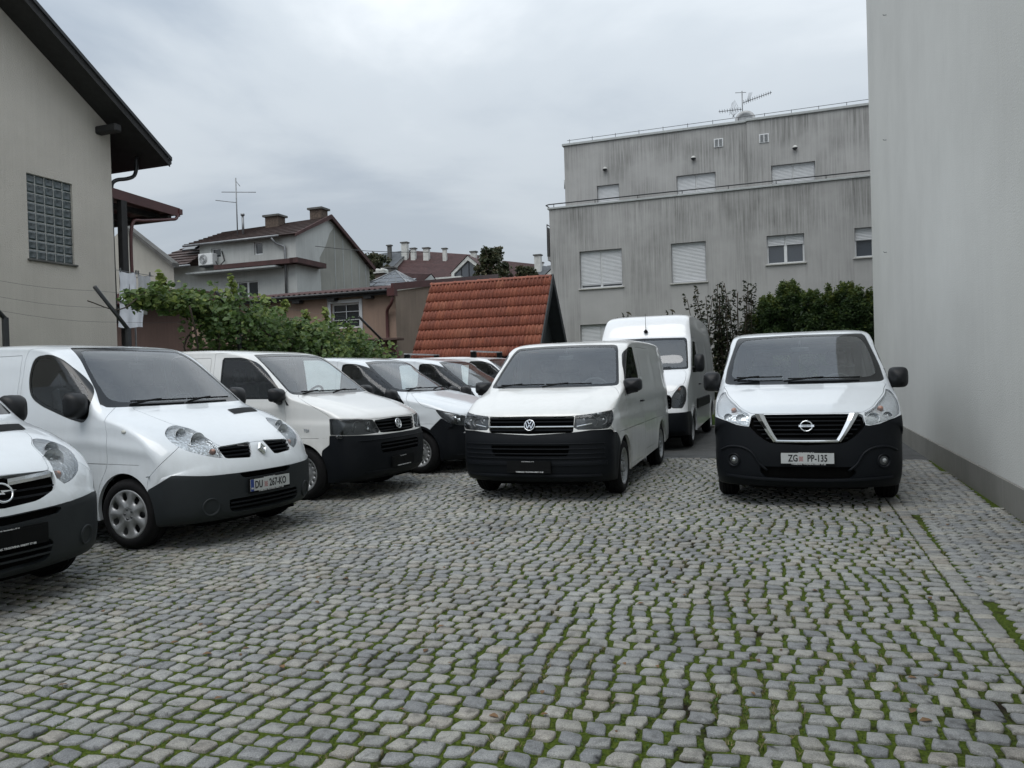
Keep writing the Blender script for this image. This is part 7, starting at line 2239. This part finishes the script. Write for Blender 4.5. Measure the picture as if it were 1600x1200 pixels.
VIT = dict(
    hood=[(-.2, .955), (.5, .935), (.75, .895), (1.23, .95, .03), (1.53, 1.005, .06), (1.74, 1.045, .06), (1.85, 1.13, .08), (1.86, 1.25, .04), (1.7, 1.27), (-.2, 1.268)], hoodx=1.18,
    ws=[(-.3, 1.272), (.45, 1.275), (.76, 1.28), (.845, 1.30, .03), (.78, 1.50), (.69, 1.71), (.655, 1.775, .04), (.3, 1.80), (-.3, 1.803)],
    ws_in=[(-.3, 1.31), (.45, 1.312), (.72, 1.325), (.77, 1.345, .03), (.715, 1.50), (.64, 1.69), (.61, 1.75, .05), (.3, 1.772), (-.3, 1.775)],
    win=[(2.38, 1.755, .05), (2.08, 1.755, .12), (1.83, 1.63, .1), (1.50, 1.40, .1), (1.15, 1.13, .06), (1.12, 1.085, .03), (1.30, 1.085, .05), (1.50, 1.18, .08), (2.38, 1.20, .04)],
    door=[(2.48, 1.82, .04), (2.02, 1.82, .15), (1.78, 1.69, .1), (1.46, 1.45, .1), (1.12, 1.19, .06), (1.02, 1.05, .05), (1.04, .78, .1), (1.22, .62, .1), (1.31, .31, .03), (2.48, .31, .04)],
    handle=(2.32, 1.02), mir=(1.30, 1.22, .24, .19, 'single', 1.13), track=.94, wheel='steel', cabin=True, dash=(1.20, 1.16), bulk=2.55,
    bumper=[(-.2, .1), (-.2, .80), (.72, .75), (1.03, .76), (1.30, .80), (1.42, .87, .02), (1.52, .79, .04), (1.64, .69, .04), (1.75, .1)],
    lamp=[(1.53, 1.00, .03), (1.21, .945, .05), (.88, .885, .03), (.70, .84, .03), (.73, .745, .03), (1.03, .745, .06), (1.30, .80, .05), (1.42, .875, .04)],
    grille=[[(-.1, .93), (.6, .865, .02), (.58, .76, .03), (-.1, .74)]],
    slots=[[(-.1, .48), (.50, .48, .02), (.48, .36, .03), (-.1, .355)]],
    bumper_mat=M_BUMP, lamp_mat=M_LDARK, wipers=[(.66, .06, 1.312), (.04, -.50, 1.312)], paint='blue_white', arch_trim=True,
    bowls=[(.80, .83, .040, .04, 'proj'), (.86, .865, .035, .04, 'proj')])
def vito_extras(s, o):
    for z in (.88, .84, .80):
        strip(s, seq(-.56, .56, 19), [z] * 19, .02, M_BUMP, 'grille_bar', o, 0, .05)
    for sd in (1, -1):   # bright daytime strip along the top of the lamp
        ys = seq(.70, .93, 8); strip(s, [y * sd for y in ys], [.868 + (y - .70) * .30 for y in ys], .012, M_CHROME, 'lamp_strip', o, -.02, .03)
    M = face_matrix(s, 0, .845, .015); m = MB(); ring(m, M, .085, .010, .01)
    for a in (90, 210, 330): stroke(m, M, (0, 0), (.085 * math.cos(rad(a)), .085 * math.sin(rad(a))), .018, .008)
    m.build('emblem', M_CHROME, o)
    plate(s, .50, o, None, dealer=False)
    strip(s, seq(-.85, .85, 31), [.30] * 31, .02, M_BUMP, 'bumper_lip', o, .012, .02)
o = van_root('cargo_van', -0.271, 12.62, -65.3, 'white van with slanted dark headlights and black bumper, fourth along the left row')
s = build_van(o, 'vito', VIT); vito_extras(s, o)
o = van_root('cargo_van', 0.777, 14.537, -66.5, 'white van half hidden behind the middle van, tiled roof mirrored in its windshield')
c = dict(VIT); c['step'] = .045
s = build_van(o, 'vito', c); vito_extras(s, o)

# van with roof bars at the back of the left row
o = van_root('crew_van', 1.40, 17.45, -66.0, 'white crew van with side windows and two roof bars behind the row')
c = dict(TV)
c.update(bumper=[(-.2, .1), (-.2, .79), (.5, .79), (.88, .805), (1.41, .815, .01), (1.415, .70, .02), (1.53, .63, .03), (1.6, .1)],
         lamp=[(1.40, 1.022, .01), (.90, 1.005, .05), (.62, .985, .03), (.49, .82, .03), (.87, .812, .05), (1.40, .822, .01)],
         extra_win=[[(2.45, 1.80), (3.45, 1.80), (3.45, 1.29), (2.45, 1.29)]], paint='white', step=.05, panels=[],
         bowls=[(.74, .905, .080, .05, 'bowl')])
s = build_van(o, 't5', c)
for x in (2.15, 3.9):
    m = MB(); m.bbox(x - .035, x + .035, -.80, .80, 2.045, 2.075, .008)
    b = m.build('roof_bar', M_STEEL, o)
    for sd in (1, -1):
        m = MB(); m.bbox(x - .06, x + .06, sd * .70 - .05, sd * .70 + .05, 1.90, 2.05, .012); m.build('bar_foot', M_BLACK, b)

# van in the middle, facing the camera
o = van_root('cargo_van', 0.1744, 9.1042, 19.38, 'white van with round emblem parked alone in the middle of the yard')
c = dict(TV)
c.update(bumper=[(-.2, .1), (-.2, .785), (.05, .785), (.62, .815), (.85, .835), (1.19, .835, .02), (1.47, .77, .03), (1.58, .70, .03), (1.7, .1)],
         lamp=[(1.30, 1.052, .02), (.92, 1.02, .05), (.66, 1.00, .01), (.60, .845, .01), (.88, .842, .05), (1.15, .848, .05), (1.31, .95, .04)],
         hood=[(-.2, 1.002), (.5, .997), (.66, 1.003), (.95, 1.022), (1.30, 1.055, .02), (1.42, 1.068, .04), (1.53, 1.12, .05), (1.74, 1.225, .05), (1.845, 1.30, .03), (1.80, 1.33), (1.05, 1.318), (-.2, 1.312)],
         grille=[[(-.1, .998), (.525, .998, .01), (.52, .815, .02), (-.1, .795)]],
         slots=[[(-.1, .665), (.48, .665, .01), (.46, .545, .02), (-.1, .54)]], paint='dirty_white',
         bowls=[(.72, .935, .062, .05, 'bowl'), (.83, .95, .058, .05, 'bowl'), (.62, .955, .040, .04, 'bowl')])
s = build_van(o, 't5', c)
for z in (.972, .935):
    strip(s, seq(-.52, .52, 21), [z] * 21, .018, M_BUMP, 'grille_bar', o, -.015, .05)
strip(s, seq(-.52, .52, 21), [.840] * 21, .02, M_BUMP, 'grille_bar', o, -.015, .05)
strip(s, seq(-.52, .52, 21), [.880] * 21, .017, M_CHROME, 'chrome_strip', o, -.004, .03)
strip(s, seq(.56, .73, 9), [.880 + .004 * k for k in range(9)], .014, M_CHROME, 'chrome_strip', o, .004, .01, both=True)
for z in (.685, .625, .570, .52):
    strip(s, seq(-.86, .86, 37), [z] * 37, .012, M_BUMP, 'bumper_ridge', o, .012, .02)
strip(s, seq(-.88, .88, 37), [.46] * 37, .05, M_BUMP, 'bumper_ridge', o, .014, .02)
strip(s, seq(-.82, .82, 37), [.315] * 37, .03, M_BUMP, 'bumper_lip', o, .016, .02)
emblem(s, 'roundel', .897, o)
plate(s, .425, o, None, out=.035)

# high-roof van behind it
o = van_root('high_roof_van', 2.27, 14.7, 19.6, 'tall white high roof van with an aerial, parked behind the middle van')
c = dict(
    bumper=[(-.2, .1), (-.2, .70), (.7, .70), (1.30, .715), (1.63, .705), (1.8, .1)],
    lamp=[(1.22, 1.215, .05), (1.10, 1.20, .05), (.93, 1.09, .06), (.82, .98, .05), (.79, .79, .03), (1.06, .785, .03), (1.20, .92, .05), (1.25, 1.10, .05)],
    grille=[[(-.1, 1.08), (.30, 1.08), (.60, 1.05, .02), (.70, 1.0, .02), (.69, .78, .02), (-.1, .76)]],
    hood=[(-.2, 1.11), (.45, 1.11), (.82, 1.09), (.93, 1.11, .04), (1.08, 1.21, .03), (1.25, 1.24, .04), (1.60, 1.44, .04), (1.66, 1.50), (-.2, 1.505)], hoodx=.86,
    ws=[(-.3, 1.51), (.5, 1.51), (.90, 1.515), (.93, 1.53, .02), (.90, 1.8), (.86, 2.09), (.83, 2.15, .04), (-.3, 2.17)],
    ws_in=[(-.3, 1.55), (.5, 1.55), (.87, 1.555), (.895, 1.57, .03), (.87, 1.8), (.83, 2.06), (.79, 2.11, .06), (-.3, 2.13)],
    win=[(2.10, 2.08, .04), (1.70, 2.08, .10), (1.50, 1.95, .1), (1.20, 1.62, .08), (1.12, 1.45, .04), (2.10, 1.45, .04)],
    door=[(2.22, 2.16, .04), (1.62, 2.16, .1), (1.38, 1.98, .1), (1.08, 1.66, .1), (.98, 1.45, .05), (1.02, .85, .08), (1.28, .78, .08), (1.44, .42, .03), (2.22, .42, .03)],
    handle=(2.08, 1.2), mir=(1.12, 1.62, .20, .36, 'single', 1.21), track=.975, wheel='steel', cabin=True, dash=(.92, 1.42), bulk=2.30, hw=.80, ztop=2.10,
    bumper_mat=M_BUMP, lamp_mat=M_LDARK, paint='white', step=.045, wipers=[(.75, .10, 1.545), (.05, -.6, 1.545)],
    bowls=[(.78, .90, .070, .05, 'bowl'), (.80, 1.05, .060, .05, 'bowl'), (.82, 1.14, .035, .03, 'amber')],
    slots=[[(-.1, .62), (.55, .62), (.53, .50), (-.1, .50)]])
c['dash'] = (.92, 1.38)
s = build_van(o, 'crafter', c)
for z in (1.02, .95, .88, .82):
    strip(s, seq(-.66, .66, 19), [z] * 19, .025, M_BUMP, 'grille_bar', o, 0, .05)
emblem(s, 'roundel', .95, o)
p, n = s.hit_front(-.02, 2.30)
m = MB(); m.tube([tuple(p), (p[0] - .03, p[1], p[2] + .01), (p[0] - .02, p[1] , p[2] + .05)], [.035, .045, .012], 12)
m.tube([(p[0] - .02, p[1], p[2] + .04), (p[0] + .04, p[1] + .015, p[2] + .38)], [.006, .0035], 6)
m.build('aerial', M_BLACK, o)
plate(s, .56, o, None, dealer=False)
# black rubbing strip along the flanks
for sd in (1, -1):
    m = MB(); V = []; F = []
    xs = np.linspace(1.55, 4.1, 18)
    for x in xs:
        p, n = s.hit_side(x, .80, sd)
        yy = abs(p[1])
        V += [(x, sd * (yy - .01), .70), (x, sd * (yy + .022), .72), (x, sd * (yy + .022), .90), (x, sd * (yy - .01), .92)]
    for i in range(len(xs) - 1):
        for k in range(3): F.append((4 * i + k, 4 * i + k + 1, 4 * i + 5 + k, 4 * i + 4 + k))
    m.add(V, F); m.build('rubbing_strip', M_BUMP, o)

# van on the right, beside the tall wall
o = van_root('cargo_van', 3.0663, 8.1752, 18.82, 'white van with chrome V grille and plate reading ZG PP-135 beside the tall wall')
c = dict(
    bumper=[(-.2, .1), (-.2, .99), (.66, .985), (.665, .857), (.85, .88), (.985, .918), (1.17, .95), (1.36, .965, .03), (1.50, .90, .05), (1.62, .72, .04), (1.7, .1)],
    lamp=[(.705, .990, .02), (1.15, 1.098, .08), (1.50, 1.17, .05), (1.80, 1.238, .02), (1.52, 1.10, .06), (1.36, 1.03, .05), (1.22, .975, .05), (.98, .922, .06), (.67, .862, .02)],
    hood=[(-.2, .997), (.69, .997), (1.15, 1.105, .08), (1.50, 1.178, .05), (1.82, 1.248, .03), (1.96, 1.275, .02), (1.90, 1.29), (1.0, 1.288), (-.2, 1.286)], hoodx=1.10,
    grille=[[(-.1, .985), (.55, .985, .01), (.575, .865, .02), (.50, .78, .05), (.38, .69, .06), (-.1, .662)]],
    ws=[(-.3, 1.290), (.45, 1.292), (.83, 1.30), (.885, 1.32, .03), (.86, 1.50), (.80, 1.72), (.76, 1.86, .03), (.74, 1.885, .03), (-.3, 1.905)],
    ws_in=[(-.3, 1.345), (.45, 1.345), (.74, 1.365), (.81, 1.40, .06), (.785, 1.6), (.745, 1.76), (.68, 1.855, .08), (.3, 1.875), (-.3, 1.878)],
    win=[(2.30, 1.82, .06), (1.95, 1.83, .12), (1.75, 1.76, .12), (1.45, 1.54, .1), (1.26, 1.36, .05), (1.24, 1.25, .05), (2.30, 1.27, .05)],
    door=[(2.40, 1.90, .05), (1.90, 1.90, .15), (1.68, 1.81, .15), (1.36, 1.56, .1), (1.16, 1.36, .05), (1.10, 1.2, .03), (1.10, .78, .1), (1.24, .62, .1), (1.33, .31, .03), (2.40, .31, .04)],
    handle=(2.24, 1.05), mir=(1.22, 1.33, .21, .24, 'single', 1.15), track=.95, wheel='steel', cabin=True, dash=(1.08, 1.21), bulk=2.5,
    bumper_mat=M_BUMP, lamp_mat=M_SILV, wipers=[(.74, .22, 1.365), (.16, -.62, 1.340)], paint='blue_white', bench=False,
    window_back=True, rear_win=[(.06, 1.24), (.06, 1.70), (.66, 1.70), (.70, 1.24)], bowls=[(.66, .935, .060, .05, 'bowl'), (.80, .955, .045, .05, 'bowl'), (.74, 1.03, .030, .02, 'amber')],
    slots=[[(-.1, .44), (.50, .44, .02), (.42, .30, .06), (-.1, .285)]])
s = build_van(o, 'nv', c)
for z in (.955, .915, .870, .825, .780, .735):
    yy = .53 if z > .86 else .53 - (.86 - z) * 1.0
    strip(s, seq(-yy, yy, 21), [z] * 21, .014, M_BUMP, 'grille_bar', o, -.02, .05)
# chrome V
for sd in (1, -1):
    m = MB(); V = []; F = []
    P0 = [(.425, .996, .52, .996), (.395, .92, .475, .92), (.36, .85, .425, .84), (.325, .78, .375, .765), (.29, .725, .33, .70)]
    for k, (ya, za, yb, zb) in enumerate(P0):
        pa = s.hit_front(ya * sd, za)[0]; pb = s.hit_front(yb * sd, zb)[0]
        V += [(pa[0] - .006, ya * sd, za), (min(pa[0], pb[0]) - .022, (ya + yb) / 2 * sd, (za + zb) / 2), (pb[0] - .006, yb * sd, zb), (pb[0] + .03, yb * sd, zb), (pa[0] + .03, ya * sd, za)]
        if k:
            b = (k - 1) * 5
            for q in range(5): F.append((b + q, b + (q + 1) % 5, b + 5 + (q + 1) % 5, b + 5 + q))
    m.add(V, F); m.build('chrome_wing', M_CHROME, o)
strip(s, seq(-.31, .31, 15), [.714 - .004 * math.cos(y * 4) for y in seq(-.31, .31, 15)], .024, M_CHROME, 'chrome_wing', o, .012, .02)
emblem(s, 'barring', .862, o)
plate(s, .535, o, ('ZG', 'PP-135'), out=.02)
for sd in (1, -1):
    M = face_matrix(s, .745 * sd, .50, .004)
    m = MB(); m.lathe([(.075, -.03), (.075, .012), (.062, .010), (.050, -.02)], 24, M); m.build('fog_lamp_surround', M_BUMP, o)
    m = MB(); m.lathe([(.050, -.005), (.035, .002), (.001, .006)], 20, M); fl = m.build('fog_lamp', M_LDARK, o)
    m = MB(); m.lathe([(.022, .004), (.012, .008), (.001, .009)], 12, M @ Matrix.Translation((0, .004, 0))); m.build('fog_bulb', M_CHROME, fl)
    # swept ridge over the fog lamp
    pts = []
    for y, z in ((.40, .40), (.48, .47), (.55, .58), (.64, .635), (.78, .645), (.88, .60)):
        p, n = s.hit_front(y * sd, z)
        if p is not None: pts.append(tuple(p + n * (-1 if n[0] > 0 else 1) * .004))
    m = MB(); m.tube(crom(np.array(pts), .03), .014, 8); m.build('bumper_ridge', M_BUMP, o)
strip(s, seq(-.84, .84, 31), [.33 - .03 * (1 - (y / .84) ** 2) for y in seq(-.84, .84, 31)], .03, M_BUMP, 'bumper_lip', o, .02, .02)
